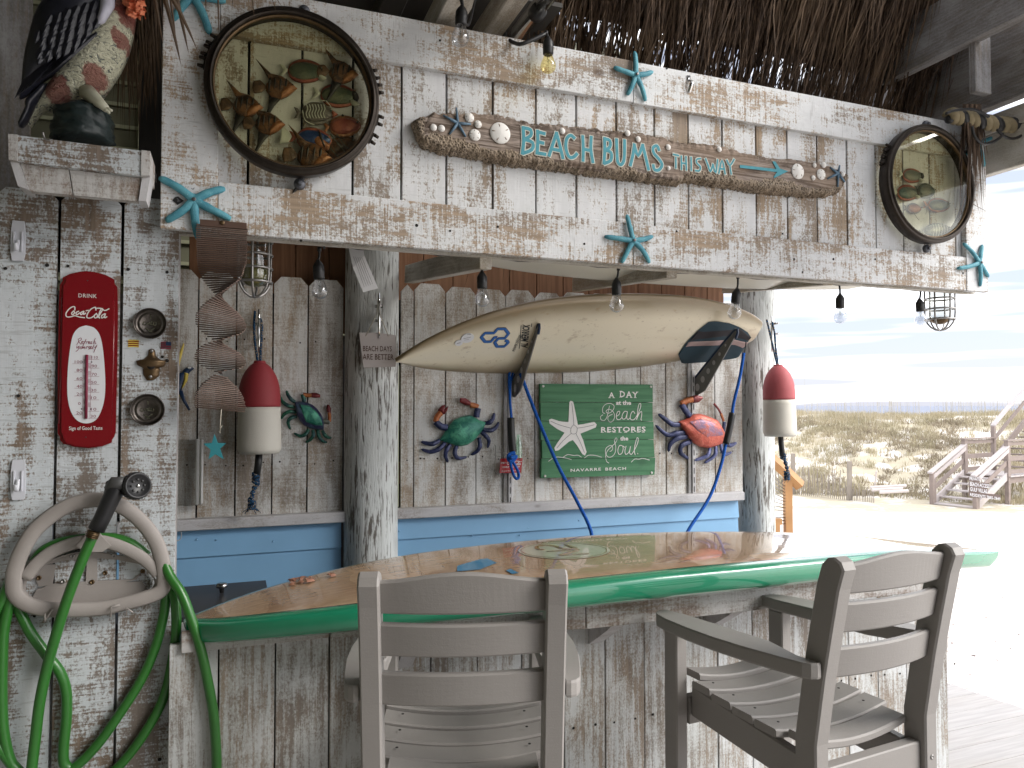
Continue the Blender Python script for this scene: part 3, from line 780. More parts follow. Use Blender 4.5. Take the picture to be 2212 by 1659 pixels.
# thin yellow green strip beside the middle post
b = MB(); p = P(859, 1000, YB-.004); b.box(p.x-.006, p.x+.004, YB-.006, YB+.004, zlg+.005, P(859, 790, YB).z)
tag(b.build('edge_strip', M['trimgreen']), 'narrow yellow green strip between middle log post and pickets', 'trim strip')
# siding of the house behind
hw = thing('house_wall', 'olive lap siding of the house seen above and behind the pickets', 'house wall', (0, 3.9, 0))
z = 1.9
while z < 3.62:
    bb = MB(); bb.prism([(.002, z), (-.020, z), (-.006, z+.102), (.002, z+.102)], -2.6, 2.35, M=Matrix(((0, 1, 0, 0), (1, 0, 0, 0), (0, 0, 1, 0), (0, 0, 0, 1))))
    bb.build('lap_board', M['siding'], hw)
    bb = MB(); bb.box(-2.6, 2.35, -.0225, -.0185, z+.0015, z+.018); bb.build('board_edge', M['trimgreen'], hw); z += .105
bb = MB(); bb.box(-2.6, 2.35, .003, .05, 0, 3.62); bb.build('sheathing', M['dark'], hw)
bb = MB(); p = P(318, 250, 3.86); bb.box(p.x-.035, p.x+.03, -.06, -.024, 1.9, 3.6); bb.build('corner_board', M['trimgreen'], hw)
# grey post at the far left, behind the bird shelf
pg = P(20, 200, 2.45); board('square_post', None, 3.5, .11, .11, (xs(22, 2.45)-.022, 2.45, 1.75), (0, 0, .3), M['greybeam'], .004)
o = bpy.data.objects['square_post']; tag(o, 'dark grey square post at the left edge behind the carved bird', 'post')
# ceiling, joists
cl = thing('ceiling', None, None, (0, 0, 0), kind='structure')
for i in range(24):
    y0 = -1.4+i*.22; board('ceiling_board', cl, 4.6, .215, .02, (-1.28, y0+.11, 3.62+.0), (0, math.pi/2, 0), M['ceiling'], .002) if False else None
b = MB(); b.box(-3.2, 1.03, -1.6, 3.95, 3.62, 3.66); b.build('ceiling_sheet', M['ceiling'], cl)
b = MB(); b.box(-.25, 1.02, 2.2, 3.0, 2.86, 2.875); b.build('soffit_sheet', M['ceiling'], cl)
def jst(x0, x1, z0, z1, ya, yb_, lab, mat='joist'):
    o = board('roof_joist', None, abs(yb_-ya), x1-x0, z1-z0, ((x0+x1)/2, (ya+yb_)/2, (z0+z1)/2), (math.pi/2, 0, 0), M[mat], .003)
    return tag(o, lab, 'joist', 'joists above the fascia')
jst(xs(943, YF), xs(1000, YF), zt+.03, zt+.11, .9, 3.0, 'pale roof joist behind the clear bulb above the fascia')
jst(xs(1072, YF), xs(1112, YF), zt+.07, zt+.15, .9, 3.0, 'pale roof joist beside the silver tube light')
jst(xs(840, YF), xs(895, YF), zt+.12, zt+.19, .9, 3.0, 'dark roof joist left of the clear bulb above the fascia', 'ceiling')
tl = thing('tube_light', 'unlit silver tube light running up beside the thatch', 'tube light', (xs(1137, YF)+.015, 1.7, zt+.075))
b = MB(); b.tube([(0, -.8, 0), (0, .55, 0)], .020, 12); b.build('tube', M['jar'], tl)
b = MB(); b.tube([(.0, -.8, .026), (.0, .55, .026)], .026, 8, flat=(.5, 1)); b.build('housing', M['dullsteel'], tl)
for y_ in (-.30, .34):
    b = MB(); b.tube([(0, y_, 0), (0, y_+.03, 0)], .026, 12); b.build('clip', M['black'], tl)
# joists under the hut roof, between back wall and fascia
for i, (ub, vb, uf, vf) in enumerate(((884, 593, 1050, 555), (1245, 613, 1452, 577), (1568, 618, 1790, 594))):
    a = P(ub, vb, YB-.02); c = P(uf, vf, YF+.045); d = (c-a); t_ = d.normalized(); mid = (a+c)/2
    o = board('hut_joist', None, d.length, .04, .075, mid, t_.to_track_quat('Z', 'X').to_euler(), M['joist'], .002)
    o.rotation_euler = Matrix((Vector((0, 0, 1)).cross(t_).normalized()*1, t_.cross(Vector((0, 0, 1)).cross(t_).normalized()), t_)).transposed().to_euler()
    tag(o, ('whitewashed joist from middle log post to the fascia', 'whitewashed joist above the hanging surfboard', 'whitewashed joist from right log post to the fascia')[i], 'joist', 'joists between back wall and fascia')
# porch beams at the right
def beamY(name, u, v0, v1, Yr, w_, ya, yb_, mat, lab, cat='beam'):
    a, c = P(u, v0, Yr), P(u, v1, Yr)
    o = board(name, None, abs(yb_-ya), w_, abs(a.z-c.z), (a.x+w_/2, (ya+yb_)/2, (a.z+c.z)/2), (math.pi/2, 0, 0), M[mat], .003); return tag(o, lab, cat)
beamY('porch_beam', 2138, 376, 292, YF, .04, .8, 3.4, 'creambeam', 'cream painted porch beam running overhead at the right end of the fascia')
beamY('porch_beam', 2132, 290, 252, YF, .12, .8, 3.4, 'creambeam', 'narrow cream beam just above the wider cream beam at right')
beamY('porch_beam', 2100, 246, 70, YF+.05, .05, .6, 3.4, 'greybeam', 'wide dark grey porch beam above the cream beams at right')
beamY('porch_beam', 2138, 66, -60, YF-.2, .05, .4, 3.4, 'greybeam', 'upper grey porch board at the top right corner')
a = P(2116, 100, 2.0); o = board('hanger_board', None, 1.2, .085, .03, (a.x, 2.0, P(2116, 203, 2.0).z+.60), (0, .0, 0), M['greybeam'], .003)
tag(o, 'vertical grey hanger board ending in a cut tip beside the thatch', 'board')
a = P(2085, 172, 2.3); o = board('hanger_board', None, .22, .10, .06, (a.x+.02, 2.3, a.z+.02), (0, .5, 0), M['greybeam'], .003); tag(o, 'short slanted grey block between thatch and porch beam', 'block')
rf = MB(); rf.box(2.95, 3.5, 1.2, 3.4, 3.16, 3.2); tag(rf.build('roof', M['ceiling']), kind='structure')
# ---- thatch
def thatch_sheet():
    b = MB(); vs = []; fs = []; rr = random.Random(11)
    xa, xb = .98, 3.16
    for layer in range(9):
        f0 = layer/8
        for _ in range(820):
            x = rr.uniform(xa, xb); s_ = f0*1.5+rr.uniform(-.06, .16)
            y0 = 2.62-s_*.72+rr.uniform(-.05, .05); z0 = 2.72+s_*.95
            L = rr.uniform(.35, .75); w_ = rr.uniform(.003, .009)
            a = rr.gauss(0, .13); dx = L*math.sin(a); dy = L*.36+rr.uniform(-.05, .05); dz = -L*.87
            cx = rr.gauss(0, .03); tw = rr.uniform(-1.2, 1.2); tx, ty = math.cos(tw)*w_/2, math.sin(tw)*w_/2
            i = len(vs)
            for q, ws in ((0, 1), (.33, 1.1), (.7, .8), (1, .08)):
                bx = cx*math.sin(q*math.pi)
                vs += [(x+dx*q+bx-tx*ws, y0+dy*q-ty*ws, z0+dz*q), (x+dx*q+bx+tx*ws, y0+dy*q+ty*ws, z0+dz*q)]
            fs += [(i, i+1, i+3, i+2), (i+2, i+3, i+5, i+4), (i+4, i+5, i+7, i+6)]
    b.add(vs, fs); return b
th = thing('thatch_roof', 'brown palm thatch roof hanging behind the top of the fascia', 'thatch')
tag(thatch_sheet().build('thatch', M['thatch'], th), kind='stuff')
b = MB(); v0 = [(1.0, 2.50, 3.02), (3.16, 2.50, 3.02), (3.16, .7, 5.4), (1.0, .7, 5.4)]
b.add(v0+[(x, y+.02, z+.02) for x, y, z in v0], [(0, 1, 2, 3), (7, 6, 5, 4), (0, 4, 5, 1), (1, 5, 6, 2), (2, 6, 7, 3), (3, 7, 4, 0)]); b.build('light_block', M['thatch'], th)  # sheet added behind the strands to block light
def fronds(name, lab, leaves, mat='palm', cat='palm frond', nseg=5):
    b = MB()
    for (p0, p1, w_, sag) in leaves:
        p0, p1 = Vector(p0), Vector(p1); vs = []; d = p1-p0; sd_ = d.cross(Vector((0, 1, 0))).normalized()
        for q in range(nseg+1):
            t = q/nseg; c = p0+d*t+Vector((0, 0, -sag*math.sin(math.pi*t)*-1)); ww = w_*(1-t)**.6
            vs += [c-sd_*ww/2, c+Vector((0, -w_*.25*(1-t), 0)), c+sd_*ww/2]
        b.add(vs, [(3*i+j, 3*i+j+1, 3*i+j+4, 3*i+j+3) for i in range(nseg) for j in range(2)])
    return tag(b.build(name, M[mat]), lab, cat)
def fl(u0, v0, u1, v1, Y0, Y1, w_, sag=0): return (P(u0, v0, Y0), P(u1, v1, Y1), w_, sag)
LV = [fl(330, -60, 428, 112, 1.95, 1.97, .016, .02), fl(345, -40, 392, 145, 1.98, 2.0, .014, .01), fl(372, -50, 408, 118, 1.98, 1.98, .013), fl(300, -50, 306, 155, 2.3, 2.3, .014),
      fl(330, -30, 352, 95, 2.0, 2.05, .010), fl(360, -60, 380, 80, 2.0, 2.04, .009), fl(470, -60, 473, 84, 2.02, 2.03, .007), fl(443, -50, 445, 28, 2.02, 2.03, .006),
      fl(538, -60, 550, 42, 2.02, 2.03, .006), fl(570, -60, 597, 26, 2.02, 2.03, .005), fl(560, -60, 612, 19, 2.02, 2.03, .004), fl(500, -60, 503, 22, 2.02, 2.03, .005)]
fronds('palm_frond', 'brown spiky palm leaves poking over the top left of the fascia', LV)
rr = random.Random(21); LV = []
for i in range(190):
    u = rr.uniform(262, 340); v1 = rr.uniform(110, 330)*(.55+.45*rr.random()); LV.append(fl(u, -60, u+rr.gauss(0, 14), v1, 2.3+rr.uniform(-.08, .15), 2.35+rr.uniform(-.05, .15), rr.uniform(.004, .011), rr.uniform(-.01, .01)))
fronds('palm_frond', 'hanging dark palm strands between the carved bird and the fascia', LV, 'thatch')
LV = []
for i in range(95):
    u = rr.uniform(2080, 2118); v1 = 300+abs(rr.gauss(0, 95)); LV.append(fl(u, 225, min(u+rr.gauss(6, 10), 2135), min(v1, 470), 2.03+rr.uniform(-.03, .04), 2.04+rr.uniform(-.04, .02), rr.uniform(.004, .013), rr.uniform(-.012, .012)))
for u0, v0, u1, v1 in ((2100, 440, 2137, 460), (2112, 330, 2128, 455), (2105, 300, 2120, 472), (2090, 400, 2060, 520), (2108, 430, 2118, 468)): LV.append(fl(u0, v0, u1, v1, 2.02, 2.02, .003))
fronds('palm_frond', 'dark palm strands hanging over the right end of the fascia', LV, 'thatch')
# ---- bar front
YBAR = 2.07
bar = thing('bar_counter', 'whitewashed plank front of the bar behind the chairs', 'bar', (0, YBAR, 0))
be = [xs(u, YBAR) for u in (479.3, 600.7, 716)]; q_ = .1397
be2 = [xs(u, YBAR) for u in (1305, 1390.4, 1549-77, 1549, 1622.5)]
E = [be[0]-q_+.02, *be]
x = be2[0]
E3 = []
while x > be[-1]+.06: E3.append(x); x -= q_
E += E3[::-1]; x = be2[0]+q_
while x < xs(2037, YBAR)-.05: E.append(x); x += q_
E.append(xs(2037, YBAR)); ZAP = P(711, 1374, YBAR).z
E[0] = xs(372, YBAR)
for i in range(len(E)-1):
    board('plank', bar, ZAP+.02, E[i+1]-E[i]-.004, .018, ((E[i]+E[i+1])/2, .009+R.uniform(-.0015, .0015), (ZAP+.02)/2), (0, 0, 0), M['bar'], .0015)
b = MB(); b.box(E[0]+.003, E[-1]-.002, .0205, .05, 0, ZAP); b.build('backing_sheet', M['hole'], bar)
b = MB(); b.box(E[-1]-.03, E[-1]-.004, .051, .42, 0, ZAP); b.build('end_panel', M['bar'], bar); b = MB(); b.box(E[0]+.004, E[0]+.03, .051, .42, 0, ZAP); b.build('end_panel', M['bar'], bar)
pts = []
for x in E[3:-1]:
    for dx in (.03, .105): pts.append((x+dx, P(1400, 1545, YBAR).z+R.uniform(-.01, .01)))
nails(bar, pts, -.0012, .004)
# apron: flush at the left, standing out to the right
A0, A1 = xs(384, YBAR-.012), xs(716, YBAR-.012)
zA1 = ZAP; zA2 = ZAP+.075
y2 = 1.845; xk = xs(1262, 1.88); xe_ = xs(2010, 1.85)
ap = thing('bar_apron', 'long whitewashed apron board under the green surfboard bar top', 'apron board', (0, 0, 0))
def hexa(x0, y0, x1, y1, T, z0, z1):
    d = Vector((x1-x0, y1-y0)).normalized(); n_ = Vector((-d.y, d.x))*T; bb = MB()
    L = (Vector((x1-x0, y1-y0))).length; bb.box(-T/2, T/2, 0, 0, 0, 0) if False else None
    o = board('apron_board', ap, L-.002, z1-z0, T, ((x0+x1)/2+n_.x/2, (y0+y1)/2+n_.y/2, (z0+z1)/2), (0, 0, 0), M['apron'], .002)
    o.rotation_euler = Matrix(((0, -d.y, d.x), (0, d.x, d.y), (-1, 0, 0))).to_euler(); return o
hexa(A0+.015, YBAR-.014, A1, YBAR-.014, .011, zA1, zA1+.055)
hexa(A1+.004, YBAR-.016, xk, 1.875, .022, zA1, zA2); hexa(xk+.002, 1.875, xe_, y2, .022, zA1, zA2)
b = MB(); b.prism([(A1+.02, -(YBAR-.003)), (xk, -1.90), (xe_-.01, -1.871), (xe_-.01, -(YBAR-.003))], zA2-.03, zA2-.008, M=Matrix(((1, 0, 0, 0), (0, 0, -1, 0), (0, 1, 0, 0), (0, 0, 0, 1)))); b.build('sub_top', M['apron'], ap)
# brackets
def bracket(u, v, lab):
    x = P(u, v, 1.96).x; t = thing('bracket', lab, 'bracket', (x, YBAR-.003, zA1+.0), group='wooden brackets under the bar top'); bb = MB()
    yo = -(YBAR-.003)+(1.90 if x > xk else 1.9+(xk-x)*.1); h = .075
    prof = [(0, .045), (yo+.01, .045), (yo-.0, .0), (yo*.70, -.036), (0, -.110)]
    bb.prism(prof, -.022, .022, M=Matrix(((0, 1, 0, 0), (1, 0, 0, 0), (0, 0, 1, 0), (0, 0, 0, 1)))); bb.build('bracket_block', M['ledge'], t)
bracket(892, 1400, 'grey wooden bracket seen between the slats of the near chair'); bracket(1322, 1380, 'grey wooden bracket right of the near chair back')
bracket(1580, 1330, 'grey wooden bracket above the arm of the right chair'); bracket(1745, 1330, 'grey wooden bracket behind the left post of the right chair')
b = MB(); p = P(395, 1270, 2.25); b.box(p.x-.25, p.x+.24, 2.35, 2.75, 0, P(440, 1264, 2.75).z); t = thing('cooler_cabinet', 'dark cabinet with a steel knob behind the left end of the bar', 'cabinet')
b.build('cabinet_body', M['frostgrey'], t)
b = MB(); p = P(479, 1262, 2.62); b.lathe([(.006, 0), (.008, .014), (.017, .017), (.019, .024), (.016, .030)], 16, c=(p.x, 2.62, P(440, 1264, 2.75).z)); b.build('knob', M['steel'], t)
# ================================================================== things on the walls
def ptY(f, x, y, Y, yo, t):                  # like pt, but on a plane yo nearer, keeping its place in view
    p = P(*f(x, y), Y-yo); return Vector((p.x-t.location.x, Y-yo-t.location.y, p.z-t.location.z))
def trace(f, pts, Y, t):                     # traced points -> local x,z of thing t on plane Y
    o = []
    for x, y in pts:
        p = P(*f(x, y), Y); o.append((p.x-t.location.x, p.z-t.location.z))
    return o
def pt(f, x, y, Y, t):
    p = P(*f(x, y), Y); return Vector((p.x-t.location.x, Y-t.location.y, p.z-t.location.z))
ID = lambda x, y: (x, y)
# ---- starfish
def starfish(c, tips, Y, lab, grp='turquoise starfish screwed to the fascia', mat='turq', r0=.0085, screw=True, parent=None, bend=None):
    p0 = P(*c, Y)
    t = thing('starfish', lab, 'starfish', p0, group=grp) if parent is None else None
    org = p0 if t else Vector(parent.location)
    b = MB(); o = p0-org
    for i, tp in enumerate(tips):
        q = P(*tp, Y)-org; d = q-o; per = Vector((-d.z, 0, d.x))*(.05*math.sin(i*2.3+c[0]))
        pts = [o+d*k_+per*math.sin(k_*math.pi)+Vector((0, -.010+.006*k_-.004*math.sin(k_*3.14), 0)) for k_ in [j/9 for j in range(10)]]
        rad = [r0*(1.15-.25*k_)*(.985+.05*math.sin(k_*17+i))*(1 if k_ < .95 else .6) for k_ in [j/9 for j in range(10)]]
        b.tube(pts, rad, 9, flat=(.8, 1.))
    b.lathe([(.0, -.021), (r0*1.1, -.018), (r0*1.7, -.010), (r0*1.5, -.002)], 14, c=o, axis='y')
    if parent is not None: return b.build('starfish', M[mat], parent)
    b.build('body', M[mat], t)
    if screw:
        s_ = MB(); s_.lathe([(.0052, -.0205), (.0045, -.0235), (.001, -.0225)], 12, c=o, axis='y'); s_.build('screw', M['cork'], t)
    return t
YS = YF-.022
starfish((419.8, 434.4), [(344.5, 385), (485.7, 408.5), (498.6, 473.9), (428.4, 517.5), (358.2, 478)], YS, 'large turquoise starfish at the lower left corner of the fascia beside a torn tag', r0=.0105)
starfish((416, -6), [(453, 75), (374, 45), (487, 4), (392, -70), (446, -68)], YS, 'turquoise starfish cut by the top edge above the large porthole', r0=.0105)
starfish((1369.7, 165.2), [(1369.4, 113), (1324.4, 146.4), (1408.3, 156.3), (1392.8, 219.6), (1354, 206)], YS, 'turquoise starfish with a broken lower arm on the top rail of the fascia')
starfish((1364.2, 521.4), [(1353, 464.7), (1304.7, 511.6), (1408.3, 511), (1401.5, 568.3), (1341.5, 568.3)], YS, 'turquoise starfish on the bottom rail above the middle light bulb')
starfish((2110.6, 568.6), [(2078.5, 525.8), (2119.7, 529.8), (2133.5, 598.3), (2115.2, 619), (2066.2, 580)], YS, 'turquoise starfish at the lower right corner of the fascia')
starfish((2108.3, 309.8), [(2140.4, 298.3), (2124.3, 360.5), (2103.6, 270.6), (2084, 335), (2082, 292)], YS, 'turquoise starfish half hidden by palm strands at the upper right corner')
# torn tag under the large starfish
t = thing('paper_tag', 'torn white and black tag tucked behind the large turquoise starfish', 'tag', P(410, 425, YS-.002)); YS2 = YS-.002
f = Zm(600, 680, 3.4); b = MB()
b.prism(trace(f, [(415, 250), (480, 200), (565, 140), (628, 212), (590, 250), (540, 270), (510, 300)], YS2, t), -.001, 0)
b.build('tag_face', M['paper'], t); b = MB(); b.prism(trace(f, [(270, 370), (300, 330), (345, 320), (420, 375), (400, 395), (335, 432)], YS2, t), -.0012, 0); b.build('tag_black_end', M['black'], t)
b = MB(); b.ribbon(trace(f, [(525, 210), (545, 225), (560, 205)], YS2, t), .0018, -.0016); b.ribbon(trace(f, [(480, 250), (500, 265), (492, 280)], YS2, t), .0025, -.0016)
b.ribbon(trace(f, [(330, 345), (350, 370), (335, 385), (370, 380)], YS2, t), .002, -.0018); b.build('tag_print', M['inkgrey'], t)
# metal strap
t = thing('metal_strap', 'small bent silver strap screwed to the top rail right of a starfish', 'bracket', P(1488, 182, YS)); b = MB(); p = P(1488, 182, YS)
pts = [P(1487, 163, YS)-p+Vector((0, -.001, 0)), P(1488, 172, YS)-p+Vector((0, -.001, 0)), P(1491, 180, YS)-p+Vector((0, -.012, 0)), P(1488, 190, YS)-p+Vector((0, -.010, 0)), P(1487, 201, YS)-p+Vector((0, -.001, 0))]
b.tube(smooth2(pts, 4), .0075, 6, flat=(.12, 1)); b.build('strap', M['steel'], t)
b = MB()
for v in (166, 198): b.lathe([(.004, 0), (.003, -.003)], 10, c=P(1488, v, YS)-p+Vector((0, -.001, 0)), axis='y')
tag(b.build('screw', M['bolt'], t), kind='stuff')
# ---- driftwood sign
f = Zm(1600, 300, 2.011); g5 = Zm(2500, 0, 2.011)
topl = [f(60, 345), f(100, 310), f(150, 285), f(250, 262), f(400, 262), f(600, 265), f(750, 275), f(850, 300), f(1000, 345), f(1150, 345), f(1350, 372), f(1600, 400), f(1850, 420), f(2050, 460), f(2200, 510),
        g5(400, 1105), g5(560, 1115), g5(700, 1135), g5(850, 1180), g5(1000, 1215), g5(1150, 1235), g5(1350, 1250), g5(1500, 1280), g5(1620, 1315), g5(1690, 1360)]
botl = [f(60, 350), f(100, 470), f(150, 545), f(300, 590), f(500, 625), f(700, 665), f(900, 695), f(1150, 720), f(1400, 755), f(1650, 785), f(1900, 820), f(2200, 850),
        g5(400, 1420), g5(600, 1450), g5(800, 1480), g5(1000, 1510), g5(1200, 1530), g5(1400, 1545), g5(1550, 1545), g5(1640, 1520), g5(1690, 1440)]
YD = YF-.045
sg = thing('driftwood_sign', 'long driftwood sign with teal lettering and an arrow pointing right', 'sign', P(1370, 330, YF))
def interp(L, x):
    for a, c in zip(L, L[1:]):
        if a[0] <= x <= c[0]: return a[1]+(c[1]-a[1])*(x-a[0])/(c[0]-a[0]+1e-9)
    return L[0][1] if x < L[0][0] else L[-1][1]
tl_, bl_ = trace(ID, topl, YD, sg), trace(ID, botl, YD, sg)
x0, x1 = tl_[0][0], tl_[-1][0]; b = MB(); vs = []; n = 300; K = 15; mt = []
for i in range(n+1):
    x = x0+(x1-x0)*i/n; zt2, zb2 = interp(tl_, x), interp(bl_, x)
    rag = R.uniform(-.004, .004)+.004*math.sin(i*.7)*math.sin(i*.13); rag2 = R.uniform(-.004, .005)
    zt2 += rag; zb2 += rag2
    if zt2-zb2 < .006: zt2 = zb2+.006
    for j in range(K+1):
        s_ = j/K; z = zb2+(zt2-zb2)*s_; e = min(s_, 1-s_)*(zt2-zb2)
        dep = .036*min(1, (e/.016))**.5
        ro = R.uniform(-.0035, .0035) if e < .022 or i < 8 or i > n-8 else R.uniform(-.0004, .0004)
        vs.append((x, -.006-dep-ro*1.3, z))
    vs.append((x, -.001, zt2-.003)); vs.append((x, -.001, zb2+.003))
r_ = K+3; fs = [(i*r_+j, (i+1)*r_+j, (i+1)*r_+(j+1) % r_, i*r_+(j+1) % r_) for i in range(n) for j in range(r_)]
fs += [tuple(range(r_)), tuple(range((n+1)*r_-1, n*r_-1, -1))]
b.add(vs, fs, 0, True)
for q, fc in enumerate(b.f):
    if len(fc) == 4:
        j = fc[0] % r_; i = fc[0]//r_; e = min(j/K, 1-j/K) if j <= K else 0; xx = i/n
        wob = .12+.08*math.sin(i*.11)+.05*math.sin(i*.031+1)
        low = j/K < wob+(.10 if xx < .25 or xx > .62 else 0)
        hi = j/K > .93-.06*math.sin(i*.05)**2
        if low or hi or xx < .02 or xx > .985: b.m[q] = 1
b.build('driftwood_plank', [M['drift'], M['driftrough']], sg)
yl = -.0435
def glyph(mb1, mb2, strokes, w_, f=f, zz=None):
    for st in strokes:
        L = trace(f, st, YD, sg); mb2.ribbon(L, w_+.0055, yl-.0004); mb1.ribbon(L, w_, yl-.0012)
l1, l2 = MB(), MB()
BB = [[(925, 405), (930, 510), (920, 612)], [(930, 408), (985, 425), (985, 470), (935, 500)], [(935, 500), (1000, 525), (995, 580), (925, 610)],
      [(1040, 432), (1042, 520), (1035, 612)], [(1042, 440), (1095, 455)], [(1045, 520), (1085, 530)], [(1038, 608), (1100, 618)],
      [(1190, 450), (1160, 540), (1130, 628)], [(1190, 450), (1215, 545), (1240, 648)], [(1148, 575), (1222, 590)],
      [(1330, 490), (1300, 468), (1268, 500), (1265, 580), (1290, 640), (1325, 640), (1350, 615)],
      [(1398, 475), (1402, 575), (1400, 668)], [(1465, 480), (1462, 580), (1478, 680)], [(1400, 575), (1465, 590)],
      [(1570, 490), (1572, 590), (1565, 690)], [(1570, 495), (1612, 510), (1612, 560), (1575, 585)], [(1575, 585), (1622, 605), (1620, 665), (1570, 690)],
      [(1665, 500), (1668, 600), (1675, 680), (1700, 700), (1722, 670), (1728, 590), (1728, 508)],
      [(1775, 705), (1795, 620), (1805, 540)], [(1805, 545), (1835, 630), (1872, 545)], [(1872, 545), (1895, 640), (1918, 738)],
      [(2000, 585), (1985, 552), (1955, 565), (1960, 610), (1995, 650), (2025, 700), (2000, 742), (1965, 740), (1955, 705)]]
glyph(l1, l2, BB, .0105)
gx = lambda x, y: g5(x, y)
TW = [[(305, 1222), (345, 1232)], [(325, 1228), (325, 1330)], [(368, 1235), (370, 1340)], [(405, 1240), (408, 1345)], [(370, 1290), (406, 1295)], [(445, 1245), (447, 1348)],
      [(520, 1255), (490, 1262), (490, 1290), (518, 1320), (510, 1352), (480, 1350)],
      [(560, 1258), (580, 1310), (598, 1360), (618, 1300)], [(618, 1300), (640, 1370), (655, 1265)], [(665, 1372), (690, 1268), (715, 1378)], [(675, 1335), (708, 1340)],
      [(728, 1268), (752, 1310), (785, 1262)], [(752, 1310), (762, 1378)]]
glyph(l1, l2, TW, .0062, gx)
b = MB(); AR = [(832, 1305), (1120, 1338), (1090, 1278), (1112, 1278), (1150, 1335), (1215, 1355), (1105, 1410), (1100, 1398), (1128, 1362), (832, 1328)]
l1.prism(trace(gx, AR, YD, sg), yl-.0014, yl-.0002)
l2.build('letter_outline', M['creampaint'], sg); l1.build('letter', M['tealpaint'], sg)
def sand_dollar(u, v, rpx, ry=None):
    p = P(u, v, YD)-Vector(sg.location); dp = (P(u, v, YD)-EYE).dot(FW); r = rpx/FPX*dp
    b = MB(); b.lathe([(.0005, -.0052-r*.10), (r*.4, -.0048-r*.08), (r*.8, -.003), (r*.97, -.0012), (r, 0)], 26, c=(p.x, yl-.0006, p.z), axis='y')
    if rpx > 8:
        for k_ in range(5):
            a = .5+k_*math.tau/5; q0 = Vector((p.x+math.cos(a)*r*.55, 0, p.z+math.sin(a)*r*.55)); q1 = Vector((p.x+math.cos(a)*r*.82, 0, p.z+math.sin(a)*r*.82))
            b.tube([(q0.x, yl-.0055-.0*r, q0.z), (q1.x, yl-.0040, q1.z)], r*.045, 6, mat=1)
    b.build('sand_dollar', [M['shellwhite'], M['driftrough']], sg)
for x, y, r_p in ((500, 327, 10.6), (568, 380, 8.5), (543, 465, 13), (215, 405, 7.8), (279, 413, 7.8), (744, 450, 23.5), (1235, 433, 7), (1752, 450, 7), (1836, 498, 6.5), (2074, 562, 6.5), (2077, 727, 4.8)):
    sand_dollar(*f(x, y), r_p)
for x, y, r_p in ((668, 1182, 6.2), (1290, 1357, 17), (1423, 1308, 5.2), (1495, 1305, 6.8), (1475, 1380, 12), (1413, 1407, 5.6), (1648, 1377, 5.5)):
    sand_dollar(*g5(x, y), r_p)
def signstar(f, c, tips):
    o = pt(f, *c, YD, sg); b = MB(); o.y = yl-.004
    for tp in tips:
        q = pt(f, *tp, YD, sg); q.y = yl-.002; b.tube([o, o.lerp(q, .5), q], [.0048, .0042, .0028], 8)
    b.build('small_starfish', M['bluestar'], sg)
signstar(f, (405, 375), [(395, 250), (290, 310), (510, 380), (470, 480), (340, 460)])
signstar(g5, (1605, 1375), [(1620, 1310), (1545, 1325), (1525, 1415), (1605, 1480), (1660, 1440)])
# ---- portholes with metal fish inside
def fishpart(t, f, Y, pl, dep, mat, name, ax=(1, 0), y=0, n=14, m=6):
    b = MB(); b.puff(trace(f, pl, Y, t), dep, ax, n, m, y=y); return b.build(name, M[mat], t)
def shape(c, L, H, ang, prof):               # profile in units of length/height, turned about c (image space, y down)
    ca, sa = math.cos(ang), math.sin(ang); return [(c[0]+x*L*ca-y*H*sa, c[1]+x*L*sa+y*H*ca) for x, y in prof]
def angel(f, c, L, ang, Y, lab, flipd=1, yo=0, cols=('fishbrown', 'fishorange')):
    t = thing('ornamental_fish', lab, 'metal fish', P(*f(*c), Y), group='metal fish inside the portholes')
    B = [(.5, .0), (.25, -.22), (0, -.36), (-.22, -.30), (-.38, -.08), (-.38, .10), (-.2, .30), (.05, .34), (.28, .22)]
    fishpart(t, f, Y, shape(c, L, L, ang, B), .011, cols[0], 'body', y=yo)
    fishpart(t, f, Y, shape(c, L, L, ang, [(.5, .0), (.32, -.14), (.16, -.1), (.02, .12), (.05, .33), (.28, .22)]), .014, cols[1], 'belly', y=yo)
    fishpart(t, f, Y, shape(c, L, L, ang, [(-.34, .0), (-.55, -.20), (-.74, -.16), (-.76, .04), (-.70, .20), (-.5, .16)]), .003, 'fishtail', 'tail_fin', y=yo)
    fishpart(t, f, Y, shape(c, L, L, ang, [(0, -.34), (-.3, -.40), (-.62, -.72), (-.74, -.82), (-.5, -.50), (-.30, -.20), (-.1, -.2)]), .004, cols[0], 'back_fin', (1, 1), y=yo)
    fishpart(t, f, Y, shape(c, L, L, ang, [(.05, .32), (-.10, .50), (-.32, .88), (-.42, .95), (-.30, .60), (-.28, .22)]), .004, 'fishblack', 'lower_fin', (0, 1), y=yo)
    for x in (.18, .02, -.14, -.28):
        fishpart(t, f, Y, shape(c, L, L, ang, [(x, -.26), (x+.045, -.2), (x+.02, .08), (x-.02, .2), (x-.05, 0), (x-.05, -.2)]), .0145, 'fishblack', 'stripe', (0, 1), y=yo, n=6, m=4)
    b = MB(); q = pt(f, *shape(c, L, L, ang, [(.36, -.06)])[0], Y, t); b.lathe([(.0022, -.012+yo), (.001, -.0145+yo)], 8, c=(q.x, 0, q.z), axis='y'); b.build('eye', M['fishblack'], t)
    return t
